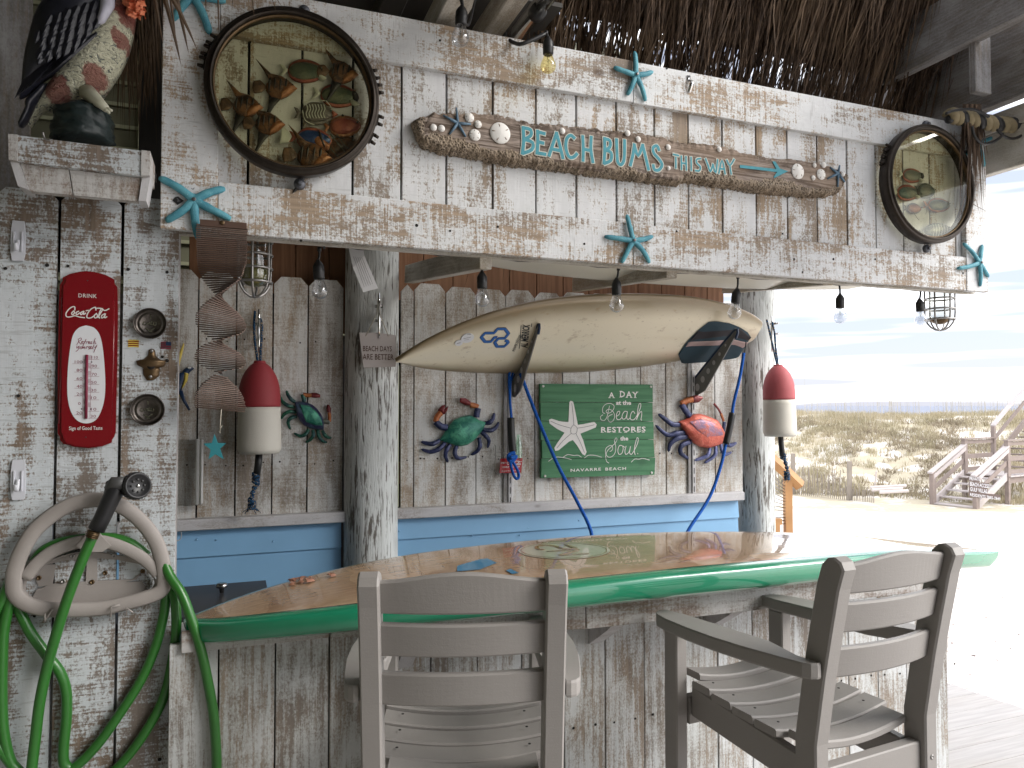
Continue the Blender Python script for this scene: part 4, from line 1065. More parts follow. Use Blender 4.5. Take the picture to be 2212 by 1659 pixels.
def surgeon(f, c, L, H, ang, Y, lab, cols, yo=0, face=True):
    t = thing('ornamental_fish', lab, 'metal fish', P(*f(*c), Y), group='metal fish inside the portholes')
    O = [(.5*math.cos(a), .5*math.sin(a)*(1-.18*math.cos(a))) for a in [k_*math.tau/18 for k_ in range(18)]]
    fishpart(t, f, Y, shape(c, L, H, ang, O), .005, cols[1], 'fin_rim', y=yo)
    fishpart(t, f, Y, shape(c, L*.95, H*.78, ang, O), .012, cols[0], 'body', y=yo)
    fishpart(t, f, Y, shape(c, L, H, ang, [(-.47, 0), (-.6, -.20), (-.72, -.24), (-.62, .02), (-.72, .26), (-.6, .22)]), .003, 'fishwhite' if face else cols[1], 'tail_fin', (0, 1), y=yo)
    if face:
        fishpart(t, f, Y, shape(c, L, H, ang, [(.28, -.28), (.44, -.2), (.50, .02), (.46, .16), (.30, .10), (.25, -.1)]), .0135, 'fishblack', 'face', (0, 1), y=yo, n=8)
        fishpart(t, f, Y, shape(c, L, H, ang, [(.24, .14), (.36, .10), (.53, .24), (.45, .38), (.34, .34)]), .014, 'fishwhite', 'mouth_patch', y=yo, n=8)
    b = MB(); q = pt(f, *shape(c, L, H, ang, [(.36, -.10)])[0], Y, t); b.lathe([(.003, -.012+yo), (.0028, -.0135+yo), (.001, -.015+yo)], 10, c=(q.x, 0, q.z), axis='y'); b.build('eye', M['fishteal'], t)
    return t
def stripes(t, f, Y, polys, mat, y=0):
    for pl in polys:
        b = MB(); b.ribbon(trace(f, pl, Y, t), .0022, y-.0132); b.build('stripe', M[mat], t)
def porthole(c, rad, lab, lugs, bolts):
    p = P(*c, YF-.02); t = thing('porthole', lab, 'porthole', (p.x, YF-.02, p.z), group='round brass portholes on the fascia'); r = rad
    b = MB(); pr_ = [(r*.90, -.001), (r*.905, -.044), (r*.915, -.050), (r*.935, -.052), (r*.945, -.046), (r*.955, -.044), (r*.975, -.046), (r*.995, -.043), (r, -.036), (r*.995, -.012), (r*.985, -.008), (r*.985, -.001)]
    b.lathe(pr_, 96, axis='y', cap=False); b.build('ring', M['iron'], t)
    b = MB(); b.lathe([(r*.878, -.030), (r*.90, -.034), (r*.91, -.038), (r*.895, -.041), (r*.880, -.038), (r*.878, -.030)], 96, axis='y', cap=False); b.build('glass_seal', M['brass'], t)
    b = MB(); b.lathe([(r*.903, -.036), (r*.903, -.034)], 72, axis='y', smooth=False); b.build('glass', M['portglass'], t)
    for a in lugs:
        bb = MB(); ca, sa = math.cos(a), math.sin(a)
        for w_ in (-.011, .011):
            q = Vector((ca*r*1.02-sa*w_, -.022, sa*r*1.02+ca*w_)); q2 = Vector((ca*(r+.018)-sa*w_, -.020, sa*(r+.018)+ca*w_)); bb.tube([q, q2], [.0055, .0045], 8)
        bb.box(-.004, .004, -.03, -.004, -.013, .013, M=Matrix.Translation((ca*r*1.0, 0, sa*r*1.0)) @ Matrix.Rotation(-a, 4, 'Y'))
        tag(bb.build('hinge_lug', M['iron'], t), kind='stuff')
    for a in bolts:
        q = Vector((math.cos(a)*(r+.014), 0, math.sin(a)*(r+.014))); bb = MB()
        bb.lathe([(.0155, -.0), (.0155, -.010), (.012, -.014)], 18, c=q, axis='y'); bb.lathe([(.007, -.012), (.0065, -.022), (.004, -.023)], 6, c=q, axis='y', smooth=False); bb.build('bolt', M['bolt'], t)
    return t
D90 = math.pi/2
porthole((634.5, 209), .2285, 'large dark brass porthole with metal fish at the left of the fascia', [math.radians(a) for a in (152, 160, 168, 22, 12, -10, -24)], [math.radians(84), math.radians(-86)])
porthole((1993, 403), .229, 'dark brass porthole with few metal fish at the right of the fascia', [math.radians(a) for a in (163, 156, 150, -8)], [math.radians(86), math.radians(-88)])
f = Zm(820, 50, 1.4206); Yi = YF-.004
angel(f, (212, 530), 195, .10, Yi, 'striped brown angel fish nearest the left rim of the large porthole', yo=-.008)
angel(f, (398, 425), 200, .05, Yi, 'striped brown angel fish in the upper left part of the large porthole', yo=-.006)
angel(f, (335, 632), 192, .05, Yi, 'striped copper angel fish low at the left in the large porthole', yo=-.012, cols=('fishbrown', 'fishorange'))
angel(f, (745, 350), 188, .12, Yi, 'striped brown angel fish in the upper right part of the large porthole', yo=-.014)
surgeon(f, (550, 332), 215, 135, .06, Yi, 'grey green oval fish with white mouth, topmost in the large porthole', ('fishgreen', 'fishred'), yo=-.004)
surgeon(f, (735, 468), 220, 135, .12, Yi, 'grey green oval fish below the upper right angel fish in the porthole', ('fishgreen', 'fishred'), yo=-.002)
t = surgeon(f, (612, 572), 190, 130, .05, Yi, 'grey butterfly fish with white stripes in the middle of the large porthole', ('fishgrey', 'fishgrey'), yo=-.008, face=False)
stripes(t, f, Yi, [[(545+k_*16, 530), (552+k_*16, 555), (543+k_*16, 580), (552+k_*16, 605)] for k_ in range(7)], 'fishwhite', -.009)
stripes(t, f, Yi, [[(655, 505), (685, 545), (690, 590)], [(530, 515), (580, 502), (650, 506)], [(525, 560), (540, 615), (590, 640)]], 'fishwhite', -.004)
fishpart(t, f, Yi, [(680, 545), (725, 578), (690, 600)], .012, 'fishred', 'snout', y=-.01, n=6)
surgeon(f, (765, 640), 180, 125, -.05, Yi, 'red and orange oval fish at the right rim of the large porthole', ('fishred', 'fishorange'), yo=-.006, face=False)
t = surgeon(f, (590, 715), 200, 130, .12, Yi, 'blue and orange fish with pale forked tail in the large porthole', ('fishblue', 'fishred'), yo=-.010, face=False)
fishpart(t, f, Yi, [(560, 700), (620, 690), (680, 750), (670, 780), (610, 775)], .0125, 'fishorange', 'belly', y=-.012)
fishpart(t, f, Yi, [(610, 660), (630, 690), (655, 765), (640, 770), (612, 720)], .0140, 'fishblack', 'stripe', (0, 1), y=-.012, n=6)
fishpart(t, f, Yi, [(470, 695), (425, 645), (402, 648), (430, 695), (390, 740), (450, 735)], .004, 'fishwhite', 'tail_fork', y=-.01)
angel(f, (580, 820), 225, .10, Yi, 'striped brown angel fish at the bottom of the large porthole', yo=-.020)
t = surgeon(f, (745, 750), 190, 120, -.3, Yi, 'brown fish with teal stripes at the lower right of the large porthole', ('fishbrown', 'fishbrown'), yo=.0, face=False)
stripes(t, f, Yi, [[(680, 690), (720, 740), (770, 800)], [(715, 690), (750, 740), (790, 780)], [(660, 730), (690, 780), (730, 820)]], 'fishteal', -.002)
f = Zm(3430, 480, 1.796)
for c, L, H, a, lab, cl_ in (((285, 385), 145, 105, .15, 'upper small oval fish in the right porthole', ('fishteal', 'fishred')), ((252, 505), 155, 118, .05, 'lower left oval fish with white mouth in the right porthole', ('fishteal', 'fishred')),
        ((380, 492), 125, 110, .15, 'oval fish in the middle of the right porthole', ('fishteal', 'fishgreen')), ((470, 592), 160, 105, .05, 'orange tailed oval fish low in the right porthole', ('fishgreen', 'fishorange'))):
    surgeon(f, c, L, H, a, Yi, lab, cl_, yo=-.006, face=(c[0] < 290))
t = surgeon(f, (455, 775), 185, 115, -.15, Yi, 'teal fish with many white stripes at the bottom of the right porthole', ('fishteal', 'fishteal'), yo=-.008, face=False)
stripes(t, f, Yi, [[(400+k_*19, 730), (410+k_*19, 770), (402+k_*19, 820)] for k_ in range(7)], 'fishwhite', -.009)
t = surgeon(f, (300, 615), 100, 80, .1, Yi, 'small striped fish under the others in the right porthole', ('fishorange', 'fishgrey'), yo=-.002, face=False)
stripes(t, f, Yi, [[(270, 640), (295, 680), (312, 700)], [(350, 580), (365, 630), (360, 660)]], 'fishblack', -.003)
# ---- thermometer
f = Zm(230, 1060, 2.304); YT = YF+.022
t = thing('thermometer', 'tall red enamel soda advertising thermometer on the left wall', 'thermometer', P(190, 778, YT))
OUT = [(20, 150), (45, 110), (48, 80), (110, 48), (200, 28), (260, 22), (340, 32), (430, 55), (512, 98), (515, 140), (540, 165), (545, 400), (538, 900), (525, 1480), (510, 1520), (492, 1545), (488, 1572), (400, 1605), (280, 1622), (150, 1610), (50, 1580), (22, 1545), (20, 1515), (2, 1490), (3, 900), (12, 400)]
q = trace(f, OUT, YT, t); b = MB(); b.prism(q, -.010, -.001)
cx = sum(p[0] for p in q)/len(q); q2 = [(cx+(x-cx)*.86, z*.985) for x, z in q]; b.prism(q2, -.0155, -.010, 0)
b.build('enamel_plate', M['red'], t)
for s_ in (-1, 1):
    b = MB(); xa = cx+s_*.057; b.tube([(xa-.001, -.011, .155), (xa, -.0115, 0), (xa-.003, -.011, -.160)], .0022, 8); b.build('side_bead', M['red'], t)
yy = -.0162; b = MB()
OV = [(262, 516), (330, 535), (378, 590), (405, 680), (425, 850), (434, 1040), (425, 1180), (395, 1290), (345, 1370), (262, 1398), (180, 1370), (125, 1290), (98, 1180), (92, 1040), (102, 850), (125, 680), (150, 590), (200, 535)]
b.prism([tuple(v) for v in [*smooth2([*trace(f, OV, YT, t), trace(f, OV, YT, t)[0]], 4)][:-1]], yy, -.0154); b.build('white_face', M['white'], t)
b = MB()
def lx(x, y): p = pt(f, x, y, YT, t); return p.x, p.z
def tx(mb, s_, xa, ya, xb, yb_, y, mat=0, bold=.0, sp=1.): 
    x0_, z1_ = lx(xa, ya); x1_, z0_ = lx(xb, yb_); put_text(mb, s_, x0_, x1_, z0_, z1_, y, mat, bold, sp)
tx(b, 'DRINK', 193, 228, 357, 270, yy+.0003, bold=.004, sp=1.1); tx(b, 'Sign of Good Taste', 108, 1425, 408, 1465, yy+.0003, bold=.01)
CC = [[(160, 378), (158, 348), (130, 352), (98, 380), (80, 412), (88, 438), (125, 438), (160, 428), (200, 440), (248, 446)], [(150, 385), (132, 405), (140, 420), (158, 402), (150, 385)], [(195, 388), (172, 400), (178, 420), (205, 402)],
      [(240, 388), (215, 400), (213, 420), (232, 408), (242, 386), (238, 418), (258, 405)], [(262, 384), (282, 380)], [(350, 378), (345, 352), (305, 370), (275, 410), (270, 445), (305, 448), (335, 428)],
      [(345, 362), (395, 362), (430, 382), (468, 366)], [(355, 408), (334, 430), (345, 450), (365, 432), (355, 408)], [(368, 445), (395, 400), (412, 368), (395, 372), (376, 425), (384, 450)], [(430, 410), (402, 428), (404, 450), (425, 435), (436, 408), (428, 448), (448, 438)]]
for st in CC: b.ribbon(trace(f, st, YT, t), .0026, yy+.0002)
tag(b.build('white_lettering', M['letters'], t), kind='stuff'); b = MB()
RF = [[(190, 640), (195, 660), (178, 690)], [(190, 640), (215, 628), (218, 645), (195, 660)], [(195, 662), (215, 685)], [(222, 672), (235, 662), (225, 658), (222, 680), (240, 678)], [(262, 640), (248, 670), (232, 705)], [(240, 665), (262, 662)],
      [(262, 680), (268, 662), (280, 664)], [(284, 676), (296, 666), (286, 660), (284, 680), (300, 678)], [(315, 660), (305, 666), (315, 678), (302, 682)], [(345, 632), (328, 680)], [(330, 668), (345, 662), (342, 680), (352, 678)],
      [(180, 700), (178, 722), (198, 702)], [(200, 700), (190, 735), (170, 750)], [(215, 708), (205, 720), (218, 728), (228, 710), (212, 708)], [(235, 705), (232, 725), (250, 706), (250, 728)], [(262, 726), (268, 706), (280, 708)], [(295, 704), (284, 712), (296, 724), (282, 730)],
      [(300, 720), (312, 708), (302, 704), (300, 726), (316, 724)], [(335, 690), (320, 722), (328, 728)], [(362, 690), (350, 712), (332, 758)], [(335, 712), (360, 708)]]
for st in RF: b.ribbon(trace(f, st, YT, t), .0013, yy-.0003)
for i, (s_, x, y) in enumerate((('100', 160, 830), ('80', 176, 905), ('60', 176, 980), ('40', 176, 1050), ('20', 176, 1120), ('0', 190, 1205), ('20', 172, 1290))):
    tx(b, s_, x, y, 228 if s_ != '0' else 212, y+27, yy-.0003)
    if s_ != '0': b.ribbon(trace(f, [(x-20, y+31), (236, y+31)], YT, t), .0006, yy-.0003)
for s_, x, y in (('110', 312, 790), ('90', 312, 868), ('70', 310, 943), ('50', 308, 1015), ('30', 306, 1086), ('10', 306, 1154), ('10', 306, 1257), ('30', 302, 1320)):
    tx(b, s_, x, y, x+(55 if s_ == '110' else 48), y+26, yy-.0003); b.ribbon(trace(f, [(284, y+32), (380, y+32)], YT, t), .0006, yy-.0003)
for xa, xb in ((232, 232), (306, 300)): b.ribbon(trace(f, [(xa+3, 785), (xb-3, 1348)], YT, t), .0005, yy-.0003)
for i in range(7):
    y = 823+i*71
    for k_ in range(6):
        b.ribbon(trace(f, [(235, y+k_*7), (262, y+k_*7)], YT, t), .0005, yy-.0003); b.ribbon(trace(f, [(280, y-36+k_*7), (305, y-36+k_*7)], YT, t), .0005, yy-.0003)
tag(b.build('scale_print', M['maroon'], t), kind='stuff')
b = MB(); b.tube([pt(f, 270, 780, YT, t)+Vector((0, -.018, 0)), pt(f, 262, 1355, YT, t)+Vector((0, -.018, 0))], .0034, 10); b.build('glass_tube', M['maroon'], t)
b = MB()
for x, y in ((228, 845), (312, 845), (222, 1268), (304, 1268), (275, 112), (260, 1522)): b.lathe([(.0017, -.0165), (.001, -.0175)], 8, c=(*lx(x, y)[:1], 0, lx(x, y)[1]), axis='y')
tag(b.build('pin', M['black'], t), kind='stuff')
# ---- white hooks
for c, lab in (((40.5, 521), 'upper white plastic adhesive hook on the left picket wall'), ((40.5, 1036), 'lower white plastic adhesive hook above the hose holder')):
    t = thing('wall_hook', lab, 'hook', P(*c, YT), group='white adhesive hooks'); a = P(c[0], c[1]-43, YT)-P(*c, YT); hh = a.z; ww = (P(c[0]+16, c[1], YT)-P(*c, YT)).x
    b = MB(); b.prism([(-ww*.8, hh), (ww*.8, hh), (ww, hh*.4), (ww, -hh*.6), (ww*.75, -hh), (-ww*.75, -hh), (-ww, -hh*.6), (-ww, hh*.4)], -.006, -.001)
    b.prism([(-ww*.62, hh*.45), (-ww*.45, hh*.45), (-ww*.45, -hh*.55), (-ww*.62, -hh*.55)], -.010, -.006); b.prism([(ww*.45, hh*.45), (ww*.62, hh*.45), (ww*.62, -hh*.55), (ww*.45, -hh*.55)], -.010, -.006); b.build('base_plate', M['hookwhite'], t)
    b = MB(); b.tube(smooth2([(0, -.008, hh*.02), (0, -.012, -hh*.25), (0, -.019, -hh*.5), (0, -.026, -hh*.44), (0, -.029, -hh*.2)], 4), .0048, 8, flat=(.6, 1)); b.build('hook_tongue', M['hookwhite'], t)
# ---- round dishes, flags, opener
for c, r_, lab in (((325.5, 699.5), .040, 'upper round pewter cap dish on the left wall'), ((320, 885), .041, 'lower round pewter cap dish on the left wall')):
    p = P(*c, YT); t = thing('metal_dish', lab, 'dish', p, group='round pewter dishes')
    b = MB(); b.lathe([(.001, -.004), (r_*.60, -.004), (r_*.66, -.006), (r_*.72, -.004), (r_*.84, -.005), (r_*.93, -.016), (r_*.97, -.018), (r_, -.014), (r_*.97, -.001)], 48, axis='y'); b.build('dish_body', M['pewter'], t)
    b = MB(); 
    for s_ in ([(-.014, .004), (-.018, -.001), (-.012, -.004), (-.008, .002)], [(-.006, -.003), (-.002, .004), (.0, -.003)], [(.003, .005), (.001, -.003), (.006, -.002)], [(.008, .003), (.007, -.003), (.013, -.003), (.013, .003)], [(0, .022), (0, .014)], [(-.01, -.012), (.0, -.018), (.010, -.012)], [(-.004, -.020), (.004, -.022)]): b.ribbon(s_, .0026, -.0052)
    tag(b.build('relief', M['steel'], t), kind='stuff')
for c, lab, kd in (((288.5, 742.5), 'small yellow and red striped flag sticker', 0), ((358.5, 746.5), 'small faded red and blue flag sticker beside the bottle opener', 1)):
    p = P(*c, YT); t = thing('flag_sticker', lab, 'sticker', p, group='small flag stickers'); w2, h2 = .0125, .0095; b = MB()
    nr = 7
    for i in range(nr):
        z0_, z1_ = h2-2*h2*i/nr, h2-2*h2*(i+1)/nr
        b.prism([(-w2, z1_), (0, z1_+.001), (w2, z1_), (w2, z0_), (0, z0_+.001), (-w2, z0_)], -.0022, -.001, mat=i % 2)
    if kd: b.prism([(0, .001), (w2, 0), (w2, h2), (0, h2+.001)], -.0026, -.0021, mat=2)
    b.build('flag_print', [M['yellow'], M['red'], M['macawblue']] if not kd else [M['maroon'], M['pewter'], M['macawblue']], t)
t = thing('bottle_opener', 'old brass wall bottle opener between the two round dishes', 'bottle opener', P(326, 788, YT)); f = Zm(0, 700, 2.0737)
b = MB(); b.puff(trace(f, [(1110, 1490), (1160, 1488), (1205, 1455), (1215, 1405), (1240, 1393), (1265, 1405), (1275, 1455), (1315, 1490), (1362, 1492), (1345, 1540), (1300, 1552), (1290, 1575), (1175, 1570), (1165, 1550), (1120, 1530)], YT, t), .017, (0, 1), 24, 10, y=-.001); b.build('opener_hood', M['brass'], t)
b = MB(); b.puff(trace(f, [(1165, 1560), (1240, 1540), (1310, 1560), (1300, 1620), (1255, 1655), (1200, 1655), (1170, 1610)], YT, t), .010, (0, 1), 16, 8, y=-.001); b.build('opener_cup', M['brass'], t)
b = MB(); p = pt(f, 1238, 1530, YT, t); b.lathe([(.010, -.013), (.0095, -.0150)], 18, c=(p.x, 0, p.z-.002), axis='y'); b.build('opener_mouth', M['hole'], t)
b = MB()
for x, y in ((1242, 1416), (1232, 1625)): p = pt(f, x, y, YT, t); b.lathe([(.0045, -.009), (.0035, -.0125)], 12, c=(p.x, 0, p.z), axis='y')
tag(b.build('screw', M['dullsteel'], t), kind='stuff')
# ---- stone-like knots left on the wall (patches where paint is worn)
# ---- hose holder, hose and nozzle
f = Zm(0, 1830, 1.5357); YH = YF-.03
t = thing('hose_holder', 'weathered grey plastic hose holder screwed to the left wall', 'hose holder', P(190, 1200, YT))
RIM = [(85, 760), (85, 660), (120, 545), (190, 420), (270, 340), (370, 270), (470, 228), (580, 212), (690, 232), (780, 280), (870, 360), (940, 460), (975, 560), (990, 650), (990, 730), (955, 775), (880, 805), (740, 842), (600, 870), (420, 878), (270, 872), (170, 845), (110, 805)]
pts = [ptY(f, x, y, YT, .045, t) for x, y in RIM]; sm = smooth2([*pts, pts[0]], 3)[:-1]
b = MB(); b.tube(sm, .0175, 8, flat=(.42, 1.05), closed=True, up=(0, 1, 0)); b.build('rim', M['holder'], t)
BR = [(150, 690), (210, 610), (300, 535), (400, 490), (480, 468), (560, 460), (640, 468), (740, 500), (830, 545), (900, 595), (960, 660)]
pts = [ptY(f, x, y, YT, .043, t) for x, y in BR]; b = MB(); b.tube(smooth2(pts, 3), .0155, 8, flat=(.3, 1), up=(0, 1, 0)); b.build('cross_bar', M['holder'], t)
b = MB(); b.prism(trace(f, [(480, 470), (530, 420), (560, 330), (600, 330), (620, 400), (690, 470), (640, 505), (540, 505)], YT, t), -.050, -.036); b.build('centre_web', M['holder'], t)
IN = [(140, 700), (230, 610), (400, 530), (560, 505), (720, 520), (860, 580), (950, 670), (955, 740), (860, 790), (600, 845), (350, 850), (180, 810), (130, 760)]
q = trace(f, IN, YT, t); b = MB(); q = [tuple(v) for v in smooth2([*q, q[0]], 3)[:-1]]; n = len(q); cxx = sum(a for a, _ in q)/n; czz = sum(c_ for _, c_ in q)/n
vs = [(x, -.040, z) for x, z in q]+[(cxx+(x-cxx)*.93, -.004, czz+(z-czz)*.90) for x, z in q]; b.add(vs, [(i, (i+1) % n, n+(i+1) % n, n+i) for i in range(n)], 0, True); b.build('basin_wall', M['holder'], t)
b = MB()
for pl in ([(300, 720), (560, 700), (800, 690), (850, 655), (830, 690), (600, 745), (250, 745)], [(530, 560), (590, 560), (590, 720), (520, 720)], [(200, 650), (250, 600), (340, 600), (320, 720), (240, 735)], [(230, 745), (860, 700), (900, 760), (600, 840), (330, 845), (200, 800)], [(240, 610), (300, 560), (560, 520), (820, 560), (860, 600), (700, 570), (560, 560), (400, 575)]):
    b.prism(trace(f, pl, YT, t), -.006-.0007*len(b.v)/20, -.001)
tag(b.build('back_plate', M['holder'], t), kind='stuff')
for k_, (x, y) in enumerate(((385, 700), (240, 680), (440, 548), (560, 705), (690, 545), (865, 640), (520, 325), (638, 650))):
    b = MB(); p = pt(f, x, y, YT, t); yy_ = -.0075 if k_ != 6 else -.052; b.lathe([(.0062, yy_), (.0055, yy_-.0025), (.003, yy_-.0025), (.0025, yy_-.001)], 12, c=(p.x, 0, p.z), axis='y'); b.build('screw', M['brass'] if k_ % 2 else M['dullsteel'], t)
for pl in ([(305, 850), (310, 895), (320, 870), (350, 825)], [(690, 870), (695, 810), (745, 800)], [(782, 862), (786, 818), (820, 845)]):
    b = MB(); b.tube([pt(f, x, y+12, YT, t)+Vector((0, -.060, 0)) for x, y in pl], .0026, 6); b.build('hook_tab', M['holder'], t)
t2 = thing('garden_hose', 'thick green garden hose looped over the grey holder', 'hose', P(190, 1250, YT)); g = lambda x, y: (x*.3055, 1152+y*.3055)
def hosetube(pts, yof, fn, ends=()):
    o = []
    for i, (x, y) in enumerate(pts):
        yo = yof[i] if isinstance(yof, (list, tuple)) else yof
        o.append(P(*fn(x, y), YT-yo)-Vector(t2.location))
    b = MB(); b.tube(smooth2(o, 5), .0123, 12); b.build('hose_loop', M['hose'], t2)
hosetube([(655, 20), (560, 240), (470, 480), (390, 740), (330, 960), (280, 1200), (250, 1450), (225, 1659), (215, 1850)], [.092, .090, .080, .070, .055, .05, .045, .045, .045], g)
hosetube([(-30, 420), (90, 440), (135, 540), (215, 700), (330, 860), (425, 985), (468, 1120), (470, 1300), (450, 1500), (452, 1620), (500, 1665), (570, 1620), (700, 1480), (850, 1270), (1000, 1030), (1100, 800), (1160, 560), (1172, 400)], [.02]*3+[.022]*3+[.02]*6+[.022]*6, g)
hosetube([(1200, 380), (1238, 470), (1245, 700), (1210, 950), (1150, 1180), (1030, 1400), (900, 1580), (780, 1700), (600, 1800)], [.03, .035, .035, .03, .025, .022, .02, .02, .02], g)
hosetube([(1150, 180), (1200, 300), (1285, 430), (1350, 600), (1420, 820), (1470, 1050), (1510, 1280), (1527, 1500), (1532, 1659), (1530, 1850)], [.035, .05, .065, .075, .08, .08, .08, .08, .08, .08], g)
hosetube([(100, 380), (60, 520), (25, 700), (15, 900), (12, 1150), (25, 1400), (70, 1600), (150, 1720), (260, 1800)], .03, g)
hosetube([(80, 300), (20, 470), (-30, 560), (-60, 700)], .03, g); hosetube([(-60, 1450), (0, 1520), (90, 1640), (170, 1720)], .03, g)
hosetube([(73/.3572, (1213-1004)/.3572), (93/.3572, (1190-1004)/.3572), (350, 475), (450, 452), (580, 440), (700, 445), (800, 480), (890, 552)], .020, f)
t3 = thing('hose_nozzle', 'black dial spray nozzle with rubber grip on the green hose', 'nozzle', P(270, 1060, YT-.09)); Yn = YT-.10
def nz(x, y, yo=0): return P(*f(x, y), Yn)-Vector(t3.location)+Vector((0, -yo, 0))
b = MB(); b.tube([nz(582, 395), nz(620, 320), nz(660, 230), nz(700, 150), nz(715, 115)], [.019, .019, .020, .021, .015], 14, flat=(.9, 1)); b.build('grip', M['nozzle'], t3)
b = MB(); b.tube([nz(570, 400, .0), nz(556, 440, .0)], [.0135, .0135], 14)
for k_ in range(4): b.tube([nz(568-4*k_, 404+10*k_), nz(566-4*k_, 408+10*k_)], .0148, 14)
b.build('coupling', M['brass'], t3)
b = MB(); b.tube([nz(650, 150, 0), nz(690, 110, .004), nz(760, 108, .012)], [.010, .016, .017], 12); b.tube([nz(640, 180), nz(660, 110), nz(680, 95)], [.005, .008, .006], 8); b.build('neck', M['nozzlegrey'], t3)
pc = nz(838, 122, .018); ax_ = Vector((.45, -.88, .12)).normalized(); mm = Matrix.Translation(pc) @ ax_.to_track_quat('Z', 'Y').to_matrix().to_4x4() @ Matrix.Scale(1.15, 4)
b = MB(); b.lathe([(.020, -.024), (.028, -.022), (.0285, 0), (.027, .004), (.024, .005), (.022, .001), (.001, .001)], 36, M=mm)
for k_ in range(30):
    a = k_*math.tau/30; b.tube([mm @ Vector((math.cos(a)*.0285, math.sin(a)*.0285, -.02)), mm @ Vector((math.cos(a)*.0285, math.sin(a)*.0285, 0))], .0012, 4)
b.build('dial', M['nozzle'], t3)
b = MB()
for k_ in range(8):
    a = k_*math.tau/8; b.lathe([(.0028, .0012), (.002, .004)], 8, M=mm @ Matrix.Translation((math.cos(a)*.013, math.sin(a)*.013, 0)))
b.build('spray_hole', M['hole'], t3) if False else tag(b.build('spray_hole', M['nozzlegrey'], t3), kind='stuff')
b = MB(); b.lathe([(.004, .001), (.0035, .004), (.001, .005)], 12, M=mm); b.build('centre_screw', M['chrome'], t3)
# ---- bird shelf and carved bird
YSh = YF-.03
sh = thing('bird_shelf', 'small whitewashed plank shelf carrying the carved bird', 'shelf', P(176, 380, YF)); f = Zm(0, 0, 2.011)
def shp(pl, y0, y1, name, mat='bar', Y=YF-.13):
    b = MB(); q = trace(f, pl, Y, sh); b.prism(q, y0, y1); b.build(name, M[mat], sh)
Yb = YF-.13; o_ = Yb-YF
shp([(160, 1095), (1128, 1215), (1125, 1412), (162, 1298)], o_-.02, o_, 'front_board', 'left')
shp([(87, 1088), (158, 1093), (160, 1298), (92, 1290)], o_-.024, o_+.10, 'side_board', 'apron')
shp([(1128, 1213), (1198, 1222), (1192, 1412), (1125, 1412)], o_-.024, o_+.10, 'side_board', 'apron')
shp([(165, 1300), (545, 1345), (578, 1548), (240, 1515)], o_-.004, o_+.02, 'lower_board', 'apron')
shp([(556, 1348), (1118, 1415), (1092, 1598), (585, 1548)], o_-.004, o_+.02, 'lower_board', 'apron')
shp([(92, 1292), (160, 1300), (238, 1515), (150, 1480)], o_-.010, o_+.06, 'corner_board', 'ledge')
shp([(1128, 1415), (1192, 1413), (1160, 1600), (1100, 1598)], o_-.010, o_+.06, 'corner_board', 'ledge')
a, c = P(*f(100, 1110), YF-.12), P(*f(1190, 1225), YF-.12)
b = MB(); b.prism([(a.x-sh.location.x, a.z-sh.location.z-.02), (c.x-sh.location.x, c.z-sh.location.z-.02), (c.x-sh.location.x, c.z-sh.location.z-.002), (a.x-sh.location.x, a.z-sh.location.z-.002)], -.11, .05); b.build('shelf_board', M['apron'], sh)
f = Zm(0, 0, 2.963); YBd = YF-.06
bd = thing('carved_bird', 'large painted wooden bird with black wing and red spotted cream belly on a shelf', 'carved bird', P(150, 200, YBd))
def bp(pl, dep, mat, name, ax=(0, 1), y=0, n=26, m=10, pw=.5):
    b = MB(); b.puff(trace(f, pl, YBd, bd), dep, ax, n, m, y=y, pw=pw); b.build(name, M[mat], bd)
bp([(1430, -260), (1560, -60), (1575, 150), (1560, 300), (1530, 440), (1490, 600), (1400, 800), (1300, 950), (1200, 1100), (1130, 1130), (1000, 1130), (900, 1190), (760, 1240), (640, 1275), (480, 1250), (420, 1330), (330, 1450), (290, 1400), (420, 1150), (540, 960), (700, 700), (900, 400), (1100, 0), (1200, -260)], .085, 'birdcream', 'body', (.75, .66), y=.03)
bp([(1480, -260), (1300, -300), (800, -200), (600, -60), (430, 200), (380, 380), (320, 620), (290, 800), (280, 980), (245, 1190), (310, 1170), (560, 960), (800, 860), (960, 780), (1080, 640), (1200, 480), (1300, 260), (1420, 60), (1490, -60)], .075, 'birdblack', 'wing', (.5, .85), y=-.012)
bp([(290, 1190), (300, 1260), (215, 1440), (225, 1490), (270, 1500), (330, 1440), (420, 1250), (560, 1080), (580, 980), (480, 1000)], .026, 'birdblack', 'tail', (.5, .85), y=.0)
bp([(1560, -60), (1572, 150), (1550, 210), (1500, 180), (1430, 120), (1440, -60)], .045, 'birdblack', 'neck_patch', y=-.015)
kb = NT('red_spotted_cream_paint'); pb = kb.co(False); vb2 = kb.noise(pb, (60, 60, 100), 3, .6, 1.5)
cb = kb.mix(kb.ramp(vb2, .33, .47), (.10, .12, .11), (.58, .57, .43)); nb_ = kb.noise(pb, 45., 3, .6)
for (x, y, rd) in ((1480, 330, .026), (1490, 390, .024), (1425, 620, .021), (1130, 985, .029), (690, 1085, .031)):
    q = pt(f, x, y, YBd, bd); mp_ = kb.n('ShaderNodeMapping'); kb.set(mp_.inputs[0], pb); mp_.inputs['Location'].default_value = (-q.x, 0, -q.z); mp_.inputs['Scale'].default_value = (1, 0, .85)
    ln = kb.n('ShaderNodeVectorMath', operation='LENGTH'); kb.t.links.new(mp_.outputs[0], ln.inputs[0])
    dd = kb.math('MULTIPLY_ADD', nb_, .03, kb.math('ADD', ln.outputs['Value'], -.015)); cb = kb.mix(kb.ramp(dd, rd, rd*.75, 0, .85), cb, (.21, .05, .04))
kb.bump(vb2, 1., .012); M['birdcream2'] = kb.fin(cb, .5, .4)
